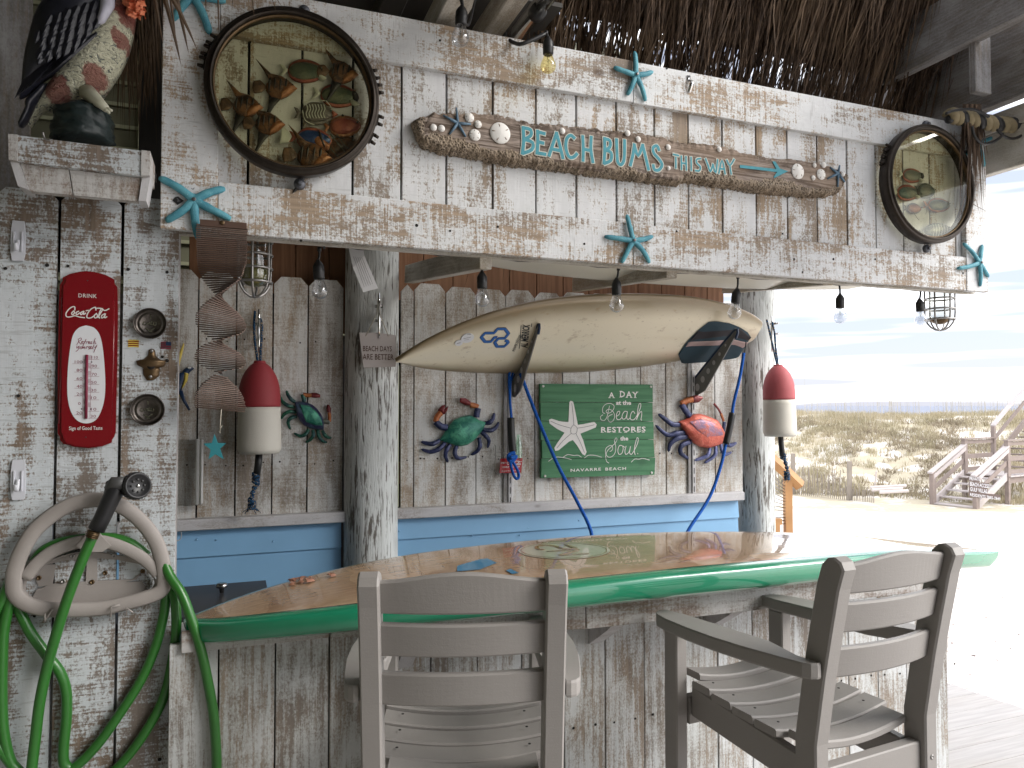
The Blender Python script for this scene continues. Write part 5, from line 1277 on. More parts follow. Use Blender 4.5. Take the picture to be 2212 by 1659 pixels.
for ch_ in bd.children:
    if ch_.name.startswith('body'): ch_.data.materials[0] = M['birdcream2']
bp([(1240, 160), (1320, 120), (1400, 150), (1390, 280), (1340, 360), (1280, 450), (1200, 480), (1190, 400), (1220, 300)], .018, 'birdwhite', 'white_patch', y=-.078)
fe = MB()
def feath(x, y, an, L_, w_, yo):
    c0, s0 = math.cos(an), math.sin(an); ring = []
    for q in range(9):
        t_ = q/8; ww = w_*math.sin(math.pi*min(1, .12+t_*.95))**.6*(1 if t_ < .99 else .2)
        for sg in (-1, 0, 1):
            px, py = x+c0*L_*t_-s0*ww*sg, y+s0*L_*t_+c0*ww*sg; ring.append(ptY(f, px, py, YBd, yo+(.004 if sg == 0 else 0)+.005*t_, bd))
    fe.add(ring, [(q*3+k_, q*3+k_+1, q*3+k_+4, q*3+k_+3) for q in range(8) for k_ in range(2)], 0, False)
for r_ in range(7):
    for c_ in range(8):
        x = 1330-c_*105-r_*70+(r_ % 2)*40; y = -70+r_*92+c_*34
        if x < 420+r_*6 or (x > 1330-(y-60)*.52): continue
        feath(x, y, math.radians(112+R.uniform(-6, 6)), 165, 44, .088-.006*abs(x-820)/300)
for k_ in range(8): feath(1130-k_*66, 380+k_*42, math.radians(139-k_*1.2), 640-k_*34, 34, .086-.004*k_)
for k_ in range(5): feath(620-k_*55, 700+k_*24, math.radians(131-k_*2), 430, 30, .062-.004*k_)
tag(fe.build('feather_ridge', M['birdblack'], bd), kind='stuff')
b = MB(); b.tube([ptY(f, 1020, 1080, YBd, .02, bd), ptY(f, 1100, 1150, YBd, .045, bd), ptY(f, 1180, 1215, YBd, .06, bd), ptY(f, 1245, 1275, YBd, .066, bd)], [.020, .0165, .0115, .0085], 12)
for dx in (-25, 5, 35): b.tube([ptY(f, 1235, 1268, YBd, .066, bd), ptY(f, 1270+dx, 1325-abs(dx), YBd, .074, bd)], [.006, .003], 8)
b.build('leg', M['legcream'], bd)
stp = thing('bird_stump', 'black green carved stump under the bird', 'stump', P(160, 275, YBd)); b = MB()
L_ = [(600, 1700), (590, 1500), (625, 1280), (700, 1290), (820, 1230), (990, 1195), (1080, 1250), (1200, 1300), (1290, 1330), (1320, 1450), (1335, 1700)]
b.puff(trace(f, L_, YBd, stp), .085, (0, 1), 30, 14, y=.02); 
for i, v in enumerate(b.v): b.v[i] = (v[0]+R.uniform(-.004, .004), v[1]-.012*abs(math.sin(v[0]*95+math.sin(v[2]*60)))+R.uniform(-.004, .004), v[2]+R.uniform(-.003, .003))
b.build('stump_body', M['stump'], stp)
b = MB(); b.tube(smooth2([P(*Zm(0, 0, 2.011)(x, y), YF-.16)-stp.location for x, y in ((340, 1048), (345, 1080), (365, 1105), (400, 1110))], 4), .0028, 6); b.build('wire_hook', M['dullsteel'], stp)
le = thing('orange_lei', 'bunch of orange artificial petals around the bird neck', 'garland', P(*f(1600, 120), YBd)); b = MB()
for k_ in range(230):
    a = R.random(); cx_, cy_ = 1500+R.uniform(0, 150)+40*a, -60+340*a; q = pt(f, cx_+R.gauss(0, 22), cy_, YBd, le)+Vector((0, -.05+R.gauss(0, .018), 0))
    n1 = Vector((R.gauss(0, 1), R.gauss(0, 1), R.gauss(0, 1))).normalized(); n2 = n1.orthogonal().normalized(); n3 = n1.cross(n2); s_ = R.uniform(.006, .013)
    b.add([q-n2*s_, q+n3*s_*.8+n1*s_*.3, q+n2*s_, q-n3*s_*.8+n1*s_*.3], [(0, 1, 2, 3)])
tag(b.build('petal', M['lei'], le), kind='stuff')
# ================================================================== behind the bar
YW = YB-.002
# ---- string light bulbs
def bulb(us, v0, v1, ug, v2, uc, vc, Y, lab, glass='bulbglass'):
    a, c, g_ = P(us, v0, Y), P((us+ug)/2, v1, Y), P(ug, v2, Y); k_ = P(uc, vc, Y)
    t = thing('light_bulb', lab, 'light bulb', c, group='string light bulbs'); ax = (g_-a).normalized(); q = (-ax).to_track_quat('Z', 'Y').to_matrix().to_4x4()
    up_ = (a-c).length; dn = (g_-c).length; s_ = (up_+dn)/.100
    b = MB(); b.lathe([(r*s_, h*s_) for r, h in ((.0135, 0), (.0150, .003), (.0150, .017), (.0158, .019), (.0152, .022), (.0150, .034), (.0105, .043), (.0055, .049), (.004, .053))], 20, M=q); b.build('socket', M['black'], t)
    b = MB(); b.lathe([(r*s_, -h*s_) for r, h in ((.0115, 0), (.0130, .004), (.0165, .014), (.0212, .026), (.0225, .034), (.0205, .043), (.0140, .050), (.006, .0535), (.0008, .0545))], 24, M=q); b.build('glass', M[glass], t)
    b = MB(); b.lathe([(r*s_, -h*s_) for r, h in ((.0045, 0), (.004, .016), (.002, .022))], 10, M=q)
    for k__ in range(2): b.tube([q @ Vector((0, 0, -.012*s_)), q @ Vector(((k__-.5)*.012*s_, 0, -.030*s_))], .0006, 4)
    b.build('filament_stem', M['jar'], t)
    b = MB(); e = a-c; b.tube(smooth2([e, e.lerp(k_-c, .4)+Vector((.002, 0, 0)), k_-c], 4), .0035, 8); b.tube([k_-c+Vector((0, 0, -.008)), k_-c+Vector((0, 0, .004))], .0062, 8); b.build('cord', M['black'], t)
    return t
bulb(687, 564, 603, 692, 644, 690, 537, 2.20, 'clear string bulb nearest the hanging wooden spinner')
bulb(1041, 590, 623.5, 1042, 663, 1040, 557, 2.20, 'clear string bulb in front of the surfboard nose half')
bulb(1331.5, 604, 637, 1332, 674, 1336, 579, 2.20, 'clear string bulb below the middle turquoise starfish')
bulb(1592, 626, 655, 1585, 689.5, 1594, 597, 2.20, 'clear string bulb in front of the surfboard tail')
bulb(1814.5, 637, 666, 1815, 698, 1812, 609, 2.20, 'clear string bulb against the bright sky')
bulb(1986, 648, 673, 1990, 703, 1989, 624, 2.20, 'clear string bulb touching the right cage lamp')
bulb(998, 17, 55, 993, 101, 991, -12, 1.84, 'clear string bulb in front of the top rail')
bulb(1184, 85, 118, 1184, 160, 1180, 70, 2.05, 'amber string bulb in front of the top rail', 'amberglass')
lc = thing('string_light_cable', 'black string light cable running behind the bottom of the fascia', 'cable'); b = MB(); pts = []
for i in range(60):
    u = 650+i*24.5; z = zb+.012+.006*math.sin(i*.9); pts.append((P(u, 600, 2.20).x, 2.19, z))
b.tube(pts, .0035, 6); b.build('cord', M['black'], lc)
lc = thing('string_light_cable', 'black cable joining the two bulbs above the fascia', 'cable'); b = MB(); b.tube(smooth2([P(991, -60, 1.8), P(1004, 40, 1.86), P(1014, 50, 1.9), P(1030, -10, 1.95), P(1060, -60, 2.)], 4), .0035, 6); b.tube(smooth2([P(1064, -40, 2.3), P(1090, 70, 2.3), P(1095, 82, 2.12), P(1110, 92, 2.08), P(1130, 94, 2.05), P(1180, 72, 2.05)], 4), .006, 6); b.build('cord', M['black'], lc)
# ---- cage lamps
def cage(u, v0, v1, Y, rad, lab, algae):
    a, c = P(u, v0, Y), P(u, v1, Y); H = a.z-c.z; t = thing('cage_lamp', lab, 'cage lamp', (a.x, Y, a.z), group='caged bulkhead lamps'); r = rad
    b = MB(); b.lathe([(r*.80, .05), (r*.80, -H*.62)]+[(r*.80*math.cos(x), -H*.62-r*.72*math.sin(x)) for x in (.3, .6, .9, 1.2, 1.5)], 28, cap=False); b.build('glass_jar', M['jar'], t)
    if algae: b = MB(); b.lathe([(r*.76, -H*.45), (r*.76, -H*.62)]+[(r*.76*math.cos(x), -H*.62-r*.68*math.sin(x)) for x in (.3, .6, .9, 1.2, 1.5)], 24); b.build('murky_water', M['algae'], t)
    else: b = MB(); b.lathe([(r*.4, -H*.72)]+[(r*.78*math.cos(x), -H*.64-r*.70*math.sin(x)) for x in (.3, .6, .9, 1.2, 1.5)], 24); b.build('dusty_bottom', M['brass'], t)
    for z in (-H*.02, -H*.26, -H*.50, -H*.74):
        b = MB(); b.tube([(r*math.cos(x), r*math.sin(x), z) for x in [k_*math.tau/28 for k_ in range(28)]], .0036, 6, closed=True, up=(0, 0, 1)); b.build('cage_ring', M['dullsteel'], t)
    for k_ in range(3):
        a_ = k_*math.pi/3+.35; o = []
        for q in range(25):
            s_ = q/24
            if s_ < .3: o.append((r, .06-(.06+H*.62)*s_/.3))
            elif s_ > .7: o.append((-r, .06-(.06+H*.62)*(1-s_)/.3))
            else: th_ = (s_-.3)/.4*math.pi; o.append((r*math.cos(th_), -H*.62-H*.38*math.sin(th_)))
        b = MB(); b.tube([(x*math.cos(a_), x*math.sin(a_), z) for x, z in o], .0036, 6); b.build('cage_bar', M['dullsteel'], t)
    b = MB(); b.lathe([(r*1.02, .10), (r*1.02, .045), (r*.8, .04)], 28); b.build('lamp_cap', M['dullsteel'], t)
cage(551, 520, 642, 2.24, .0475, 'caged lamp with murky yellow bottom beside the wooden spinner', True)
cage(2029.5, 622, 714, 2.24, .056, 'caged lamp hanging at the right end of the fascia against the sky', False)
# ---- wooden helix spinner
Ysp = YF-.052; sp = thing('wood_spinner', 'hanging helix of thin brown wooden sticks in front of the left opening', 'wind spinner', P(480, 480, Ysp))
keys = [(490, 0.0), (560, .25), (600, .7), (640, 1.5708), (668, 2.3), (700, 3.1416), (722, 4.0), (738, 4.7124), (757, 5.6), (778, 6.2832), (793, 7.0), (804, 7.854), (835, 8.6), (884, 9.60)]
def angat(v):
    for (a, x), (c, y) in zip(keys, keys[1:]):
        if a <= v <= c: return x+(y-x)*(v-a)/(c-a)
    return keys[-1][1]
me = MB(); me.box(-.062, .062, -.0035, .0035, -.0014, .0014); stick = me.mesh('stick', M['sticks']); p0 = P(480, 480, Ysp)
v = 490.0; k_ = 0
while v < 885:
    if not 806 < v < 812:
        z = P(480, v, Ysp).z-p0.z; inst('stick', stick, sp, (R.uniform(-.001, .001), R.uniform(-.001, .001), z), (0, .10*math.cos(angat(v))*(1 if v > 600 else .15), -angat(v)), scale=(1+R.uniform(-.01, .01), 1, 1))
    v += 4.15; k_ += 1
b = MB(); q = [P(432, 478, Ysp), P(533, 487, Ysp)]; b.box(q[0].x-p0.x, q[1].x-p0.x, -.005, .005, P(480, 492, Ysp).z-p0.z, P(480, 478, Ysp).z-p0.z, bv=.001); b.build('top_plate', M['stickdark'], sp)
b = MB(); b.lathe([(.0065, -.005), (.0055, -.0075), (.0025, -.008)], 14, c=(0, 0, P(480, 482, Ysp).z-p0.z), axis='y'); b.build('screw', M['brass'], sp)
b = MB(); b.tube([(.003, -.006, P(480, 884, Ysp).z-p0.z), (0, -.004, P(480, 935, Ysp).z-p0.z)], .0011, 5); b.tube([(-.001, -.004, P(480, 930, Ysp).z-p0.z), (.006, -.008, P(480, 918, Ysp).z-p0.z)], .0008, 4); b.build('string', M['string'], sp)
st = thing('felt_star', 'small teal star hanging on a string below the wooden spinner', 'star ornament', P(466, 964, Ysp)); f = Zm(650, 1500, 2.0737); b = MB()
b.prism(trace(f, [(403, 432), (432, 505), (498, 508), (450, 552), (478, 638), (412, 598), (355, 638), (372, 560), (314, 512), (382, 505)], Ysp, st), -.006, .006); b.build('star_body', M['tealstar'], st)
# ---- buoys
def buoy(ut, vt, ub, vb, wpx, vsplit, Y, lab, red, ropepts, tail):
    a, c = P(ut, vt, Y), P(ub, vb, Y); H = a.z-c.z; dp = (c-EYE).dot(FW); r = wpx/2/FPX*dp; zs = P((ut+ub)/2, vsplit, Y).z-c.z
    t = thing('buoy', lab, 'buoy', c, group='red and white foam buoys'); t.rotation_euler = (0, math.atan2(a.x-c.x, H), 0)
    def rad(z): 
        s_ = z/H
        if s_ < .04: return r*(.93+.07*(s_/.04)**.5)
        if s_ < .55: return r*(1-.05*(s_-.04)/.51)
        return r*.95*(1-((s_-.55)/.47)**2.6)**.62
    lo = [zs*i/10 for i in range(11)]; hi = [zs+(H-zs)*i/16 for i in range(17)]
    b = MB(); b.lathe([(.02, 0), (r*.6, 0)]+[(rad(z)*(1 if z > 0 else .97), z) for z in lo], 40); b.build('white_half', M['buoywhite'], t)
    b = MB(); b.lathe([(rad(z)+.0006, z) for z in hi], 40); b.build('red_half', M[red], t)
    b = MB(); b.tube([(0, 0, H-.01), (0, 0, H+.006)], [r*.3, r*.26], 16); b.build('top_hole_rim', M[red], t)
    M_ = t.rotation_euler.to_matrix().inverted()
    for pl in ropepts:
        b = MB(); b.tube(smooth2([M_ @ (P(x, y, Y+yo)-c) for x, y, yo in pl], 4), .0048, 8); b.build('hanging_rope', M['darkrope'], t)
    (sl, kn) = tail
    b = MB(); b.tube([M_ @ (P(x, y, Y)-c) for x, y in sl], .0135 if r > .07 else .0135, 12); b.build('rubber_sleeve', M['black'], t)
    b = MB(); pp = smooth2([M_ @ (P(x, y, Y)-c) for x, y in kn], 4); b.tube(pp, [.0085+.003*math.sin(i*1.9) for i in range(len(pp))], 9)
    for k__ in (0, -1):
        e = pp[k__]
        for a_ in range(5): an = a_*1.3; b.tube([e+Vector((.012*math.cos(x), .012*math.sin(x), .007*math.sin(x+an)+.006*(a_-2))) for x in [q*math.tau/10 for q in range(10)]], .0045, 6, closed=True)
    b.build('knotted_rope', M['darkrope'], t)
    b = MB(); e = pp[-1]
    for k__ in range(16):
        a_ = R.uniform(-1.1, 1.1); L = R.uniform(.02, .045); b.tube([e, e+Vector((math.sin(a_)*L*.5, R.uniform(-.008, .008), -L*.5)), e+Vector((math.sin(a_)*L*1.0+R.gauss(0, .004), R.gauss(0, .008), -L*.9))], .0013, 4)
    tag(b.build('frayed_end', M['darkrope'], t), kind='stuff')
    return t
buoy(561, 783, 560.5, 979, 91, 879, YW-.12, 'large red and white foam buoy left of the middle log post', 'buoyred', [[(557, 783, 0), (551, 740, .05), (549, 700, .08), (551, 672, .10)], [(562, 783, 0), (564, 740, .05), (566, 700, .08), (560, 685, .10)]],
     ([(560, 975), (558, 1000), (554, 1032)], [(553, 1032), (556, 1045), (549, 1055), (545, 1070), (543, 1080), (544, 1088)]))
buoy(1681, 790, 1685, 942, 70, 863, 2.98, 'sun bleached red and white buoy hanging on the right log post', 'buoypink', [[(1679, 790, 0), (1670, 750, 0), (1662, 715, 0), (1656, 690, 0)], [(1681, 790, 0), (1676, 755, 0), (1673, 720, 0), (1668, 695, 0)]],
     ([(1686, 940), (1687, 955), (1688, 965), (1690, 985)], [(1692, 985), (1697, 1000), (1700, 1012), (1702, 1022), (1700, 1027)]))
# ---- cleats
def cleat(u, v0, v1, vh, Y, lab, out=.045):
    a, c = P(u, v0, Y-out), P(u, v1, Y-out); m_ = P(u, (v0+v1)/2, Y); t = thing('rope_cleat', lab, 'cleat', m_, group='steel rope cleats')
    b = MB(); pts = [a-m_, a.lerp(c, .25)-m_, a.lerp(c, .5)-m_, a.lerp(c, .75)-m_, c-m_]; b.tube(pts, [.0035, .0060, .0068, .0060, .0035], 12); b.build('horn', M['chrome'], t)
    for v in vh:
        q = P(u, v, Y)-m_; b = MB(); b.tube([q, q+Vector((0, -out, 0))], [.007, .0055], 10); b.box(q.x-.016, q.x+.016, q.y-.004, q.y, q.z-.006, q.z+.006, bv=.001); b.build('foot', M['steel'], t)
cleat(559, 668, 762, (700, 734), YW, 'steel rope cleat holding the large buoy')
cleat(819, 633, 731, (662, 693), YB-.155, 'steel rope cleat on the middle log post', .03)
cleat(1668, 683, 760, (700, 722), YB-.02, 'steel rope cleat on the right log post')
# ---- small wooden sign on the log post
f = Zm(1400, 900, 2.0737); Yk = YB-.175
t = thing('wooden_plaque', 'small pale driftwood plaque with burnt lettering hung from the post cleat', 'plaque', P(815, 757, Yk)); b = MB()
b.prism(trace(f, [(28, 850), (180, 852), (322, 872), (330, 1000), (325, 1128), (180, 1133), (62, 1135), (45, 1000)], Yk, t), -.008, .004); b.build('plaque_board', M['railtop'], t)
b = MB(); g_ = lambda x, y: pt(f, x, y, Yk, t)
for s_, xa, ya, xb, yb_, rs in (('BEACH DAYS', 58, 965, 292, 1003, .002), ('ARE BETTER', 55, 1030, 308, 1070, .001)):
    a, c = g_(xa, yb_), g_(xb, ya); put_text(b, s_, a.x, c.x, a.z, c.z, -.0088, 0, .012, 1.05, rise=rs)
b.build('burnt_letter', M['stickdark'], t)
b = MB(); b.tube([g_(80, 880)+Vector((0, -.009, 0)), g_(170, 700)+Vector((0, -.004, 0)), g_(185, 560)+Vector((0, -.004, 0))], .0018, 5); b.tube([g_(265, 880)+Vector((0, -.009, 0)), g_(205, 720)+Vector((0, -.004, 0)), g_(190, 560)+Vector((0, -.004, 0))], .0018, 5); b.build('string', M['string'], t)
# ---- white paper tag
t = thing('paper_tag', 'white printed paper tag dangling below the fascia beside the log post', 'tag', P(790, 575, 2.3)); f = Zm(650, 850, 2.0737); b = MB()
q = trace(f, [(1485, 200), (1610, 200), (1622, 330), (1742, 590), (1620, 622), (1530, 430)], 2.3, t)
vs = [(q[0][0], 0, q[0][1]), (q[1][0], 0, q[1][1]), (q[2][0], -.012, q[2][1]), (q[5][0], -.012, q[5][1]), (q[3][0], .004, q[3][1]), (q[4][0], .004, q[4][1])]
b.add(vs+[(x, y+.0006, z) for x, y, z in vs], [(0, 3, 2, 1), (3, 5, 4, 2), (6, 7, 8, 9), (9, 8, 10, 11), (0, 1, 7, 6), (1, 2, 8, 7), (2, 4, 10, 8), (4, 5, 11, 10), (5, 3, 9, 11), (3, 0, 6, 9)]); b.build('tag_sheet', M['paper'], t)
b = MB()
for k_ in range(5): b.ribbon([tuple(v) for v in trace(f, [(1525+k_*17+8, 340+k_*2), (1620+k_*17, 585-k_*6)], 2.3, t)], .0010, -.0135)
b.build('tag_print', M['inkgrey'], t)
# ---- gold surfboard on the rack
def surf_mesh(L, W, T, outl, rocker, nS=70, nC=28, tailT=.5):
    """outl(s), rocker(s) for s 0 tail .. 1 nose; returns MB with attributes edge, rim, top; local x tail->nose, z deck up"""
    b = MB(); vs = []; ed = []; rm = []; tp = []
    for i in range(nS+1):
        s_ = .5-.5*math.cos(math.pi*i/nS); hw = max(outl(s_)*W/2, .0008); th = T*(.35+.65*math.sin(math.pi*min(max(s_*.94+.03, 0), 1))**.7); x = (s_-.5)*L; zr = rocker(s_)
        for k_ in range(nC):
            a = math.tau*k_/nC; ca, sa = math.cos(a), math.sin(a)
            y = hw*math.copysign(abs(ca)**.62, ca); e = abs(y)/hw
            z = th/2*math.copysign(abs(sa)**.80, sa)*(1 if sa > 0 else .9)
            if sa > 0: z *= (1-.15*e*e)
            vs.append((x, y, z+zr)); ed.append(e)
            rm.append(min(hw-abs(y), (1-s_)*L*.9+.0, s_*L*.9)); tp.append(1. if sa > .02 else 0.)
    fs = [(i*nC+k_, (i+1)*nC+k_, (i+1)*nC+(k_+1) % nC, i*nC+(k_+1) % nC) for i in range(nS) for k_ in range(nC)]
    fs += [tuple(range(nC)), tuple(range((nS+1)*nC-1, nS*nC-1, -1))]
    b.add(vs, fs, 0, True); b.attr = {'edge': ed, 'rim': rm, 'top': tp}; return b
def li(pts):
    def g(s_):
        for (a, x), (c, y) in zip(pts, pts[1:]):
            if a <= s_ <= c: 
                t_ = (s_-a)/(c-a); return x+(y-x)*t_
        return pts[-1][1]
    return g
def sml(pts):
    q = smooth2([(a, x) for a, x in pts], 8); return li([(v[0], v[1]) for v in q])
outl = sml([(0, .26), (.012, .33), (.06, .52), (.15, .74), (.27, .92), (.42, 1.0), (.55, .99), (.68, .90), (.80, .71), (.90, .45), (.96, .22), (1, .0)])
N_, T_ = P(846, 746, 2.915), P(1634, 716, 2.915); ctr = N_.lerp(T_, .5)
xax = (N_-T_).normalized(); L = (N_-T_).length
dk = Vector((0, -.66, -.75)); dk = (dk-xax*dk.dot(xax)).normalized(); yax = dk.cross(xax)
gb = thing('surfboard', 'gold sprayed shortboard with blue logo hanging on the wall rack', 'surfboard', ctr+Vector((0, 0, -.0)))
gb.rotation_euler = Matrix((xax, yax, dk)).transposed().to_euler()
rk = lambda s_: .10*max(0, s_-.55)**2/.2025-.018+.02*max(0, .3-s_)**2/.09
surf_mesh(L, .47, .058, outl, rk).build('board_body', M['gold'], gb)
GM = Matrix((xax, yax, dk)).transposed(); GI = GM.inverted()
def onboard(u, v, lift=.0015, T=.058, W=.47):            # picture point -> point on the deck, board space
    o = GI @ (EYE-gb.location); d = GI @ ray(u, v); zdeck = .028
    for _ in range(6):
        k_ = (zdeck-o.z)/d.z; q = o+d*k_; s_ = min(max(q.x/L+.5, .001), .999); hw = max(outl(s_)*W/2, .001); e = min(abs(q.y)/hw, .985)
        th = T*(.35+.65*math.sin(math.pi*min(max(s_*.94+.03, 0), 1))**.7)
        sa = max(0., 1-e**(2/.62))**.5; zdeck = th/2*sa**.80*(1-.15*e*e)+rk(s_)
    return Vector((q.x, q.y, zdeck+lift))
def deckribbon(mb, pts, w_, lift=.0015, mat=0, closed=False):
    pp = [onboard(*p, lift) for p in pts]
    if closed: pp = pp+[pp[0]]
    den_ = []
    for a, c in zip(pp, pp[1:]):
        for k_ in range(4): den_.append(a.lerp(c, k_/4))
    den_.append(pp[-1]); mb.tube(den_, w_/2, 4, mat=mat, flat=(.12, 1), up=(0, 0, 1), smooth=False)
f = Zm(1860, 1240, 6.914)
HX = [(670, 605), (600, 605), (500, 725), (340, 725), (240, 600), (345, 490), (585, 490), (685, 375), (880, 375), (985, 505), (875, 635), (710, 635), (605, 745), (670, 855), (865, 855), (975, 750), (940, 700), (885, 690)]
b = MB(); deckribbon(b, [f(x, y) for x, y in HX], .0150, .0012, 1); deckribbon(b, [f(x, y) for x, y in HX], .0118, .0019, 0); b.build('hexagon_logo', [M['kingblue'], M['black']], gb)
b = MB()   # shaper lettering, reading upwards
def decktext(mb, s_, p0, p1, hpx, bold=.0, lift=.0018):
    vs, fs = text_geo(s_, 1, bold, 1.0); ax, bx = min(v.x for v in vs), max(v.x for v in vs); az, bz = min(v.y for v in vs), max(v.y for v in vs)
    p0, p1 = Vector(p0), Vector(p1); d = (p1-p0); nrm = Vector((d.y, -d.x)).normalized()*hpx; o = []
    for v in vs:
        q = p0+d*((v.x-ax)/(bx-ax))+nrm*((v.y-az)/(bz-az)); o.append(onboard(q.x, q.y, lift))
    mb.add(o, fs)
decktext(b, 'AL MERRICK', f(1500, 895), f(1568, 262), 16, .03)
deckribbon(b, [f(1270, 910), f(1300, 690), f(1325, 280)], .003); decktext(b, 'SHAPER DESIGNER', f(1160, 960), f(1345, 560), 6, .01)
deckribbon(b, [f(1600, 320), f(1615, 225)], .003)
for x, y in ((1085, 965), (1120, 975), (1105, 950)): deckribbon(b, [f(x, y), f(x+18, y+8)], .004)
tag(b.build('shaper_lettering', M['black'], gb), kind='stuff')
f = Zm(1400, 900, 2.0737)
for (cx_, cy_, rx, ry, an) in ((912, 890, 55, 36, -.35), (842, 930, 33, 22, -.2)):
    b = MB(); pp = [onboard(*f(cx_+rx*math.cos(a)*math.cos(an)-ry*math.sin(a)*math.sin(an), cy_+rx*math.cos(a)*math.sin(an)+ry*math.sin(a)*math.cos(an)), .001) for a in [k_*math.tau/24 for k_ in range(24)]]
    b.add(pp+[p+Vector((0, 0, .003)) for p in pp], [tuple(range(24, 48)), tuple(range(23, -1, -1))]+[(i, (i+1) % 24, 24+(i+1) % 24, 24+i) for i in range(24)]); b.build('white_badge', M['white'], gb)
b = MB(); deckribbon(b, [f(880, 893), f(940, 880)], .002, .0045); deckribbon(b, [f(885, 905), f(925, 898)], .0015, .0045); deckribbon(b, [f(910, 860), f(940, 857)], .0025, .0045); deckribbon(b, [f(825, 932), f(855, 926)], .003, .0045); b.build('badge_print', M['inkgrey'], gb)
f = Zm(2650, 1150, 2.505)
def deckpatch(pl, mat, name, th=.006, lift=0.001):
    # filled patch on the deck: slices across picture x
    xs_ = sorted(set(p[0] for p in pl)); lo, hi = xs_[0]+.5, xs_[-1]-.5; b = MB(); cols = []
    for i in range(25):
        x = lo+(hi-lo)*i/24; ys = []
        for (ax, ay), (bx, by) in zip(pl, pl[1:]+pl[:1]):
            if (ax <= x) != (bx <= x): ys.append(ay+(by-ay)*(x-ax)/(bx-ax))
        if len(ys) >= 2:
            y0_, y1_ = min(ys), max(ys); cols.append([onboard(*f(x, y0_+(y1_-y0_)*j/8), lift+(th if 0 < j < 8 else th*.3)) for j in range(9)])
    vs = [p for c_ in cols for p in c_]; b.add(vs, [(i*9+j, i*9+j+1, (i+1)*9+j+1, (i+1)*9+j) for i in range(len(cols)-1) for j in range(8)], 0, True); return b.build(name, M[mat], gb)
PAD = [(50, 610), (60, 690), (110, 702), (300, 690), (560, 660), (640, 645), (720, 520), (765, 440), (745, 400), (660, 345), (560, 305), (420, 283), (350, 290), (250, 370), (120, 500)]
deckpatch(PAD, 'padnavy', 'traction_pad', .005)
deckpatch([(240, 378), (560, 360), (660, 350), (765, 440), (750, 480), (690, 465), (540, 430), (300, 460), (165, 470)], 'padblack', 'traction_stripe', .0062)
deckpatch([(130, 500), (165, 478), (400, 470), (590, 455), (700, 480), (735, 490), (690, 550), (600, 515), (400, 522), (120, 530)], 'padpink', 'traction_stripe', .0072)
fb = MB(); fb.prism([(-L/2+.115, -.024), (-L/2+.02, -.115), (-L/2+.005, -.112), (-L/2+.03, -.07), (-L/2+.035, -.024)], -.0035, .0035)
for yy_ in (.105, -.02):
    o = inst('fin', fb.mesh('fin', M['fin']), gb, (0.02, yy_, 0))
# second surfboard lying on the joists
wb = thing('surfboard', 'pale surfboard lying overhead on the joists behind the fascia', 'surfboard', (1.50, 2.46, 2.076)); wb.rotation_euler = (0, 0, math.pi+.04)
surf_mesh(2.15, .52, .065, outl, lambda s_: .035*max(0, s_-.6)**2/.16-.004).build('board_body', M['boardwhite'], wb)
# ---- rack arms and wall tracks
f = Zm(1860, 1240, 6.914)
def rackarm(rootpx, tippx, lab, sc_=1.):
    a = P(*rootpx, YW-.01); dx = a.x
    def hit(u, v):
        d = ray(u, v); return EYE+d*(dx/d.x)
    c = hit(*tippx); t = thing('rack_arm', lab, 'surfboard rack arm', a, group='surfboard rack arms'); d = c-a; L_ = d.length
    ang = math.atan2(d.z, -d.y)
    def loc(s_, o_): return (s_, o_)      # along arm, across
    mat = Matrix(((0, 0, 1), (-math.cos(ang), math.sin(ang), 0), (math.sin(ang), math.cos(ang), 0))).to_4x4()   # local (s,o,x) -> world
    def prs(poly, x0, x1, holes=(), m_='rackgrey', nm='arm_plate'):
        b = MB(); n = len(poly)
        vs = [mat @ Vector((s_, o_, x0)) for s_, o_ in poly]+[mat @ Vector((s_, o_, x1)) for s_, o_ in poly]
        b.add(vs, [tuple(range(n)), tuple(range(2*n-1, n-1, -1))]+[(i, n+i, n+(i+1) % n, (i+1) % n) for i in range(n)]); return b
    h = .030; body = [(-.085, -.045), (-.05, -.085), (.02, -.105), (.09, -.092), (L_*.6, -.066), (L_, -.034), (L_, -.014), (L_*.5, -.010), (.02, -.010), (-.035, .008)]
    prs(body, -.0025, .0025).build('arm_plate', M['rackgrey'], t)
    for k_ in range(6):
        s_ = -.02+k_*(L_+.02)/6.6; r_ = .0185-.0024*k_; o_ = -.056+.0058*k_
        b = MB(); vs = []
        for x in (-.003, .003): vs += [mat @ Vector((s_+r_*math.cos(q), o_+r_*math.sin(q), x)) for q in [j*math.tau/14 for j in range(14)]]
        b.add(vs, [tuple(range(14)), tuple(range(27, 13, -1))]+[(i, 14+i, 14+(i+1) % 14, (i+1) % 14) for i in range(14)]); b.build('arm_hole', M['ledge'], t)
    b = MB(); b.tube([mat @ Vector(p) for p in ((-.02, .045, 0), (-.035, .015, 0), (-.025, -.004, 0), (0, -.005, 0), (.06, -.005, 0), (L_*.7, -.006, 0), (L_, -.012, 0), (L_+.012, -.022, 0), (L_+.004, -.036, 0), (L_-.02, -.046, 0))], .0065, 8); b.build('arm_padding', M['macawblue'], t)
rackarm((1110, 812), (1160, 697), 'left rack arm holding the gold surfboard'); rackarm((1503, 812), (1586, 708), 'right rack arm under the surfboard tail')
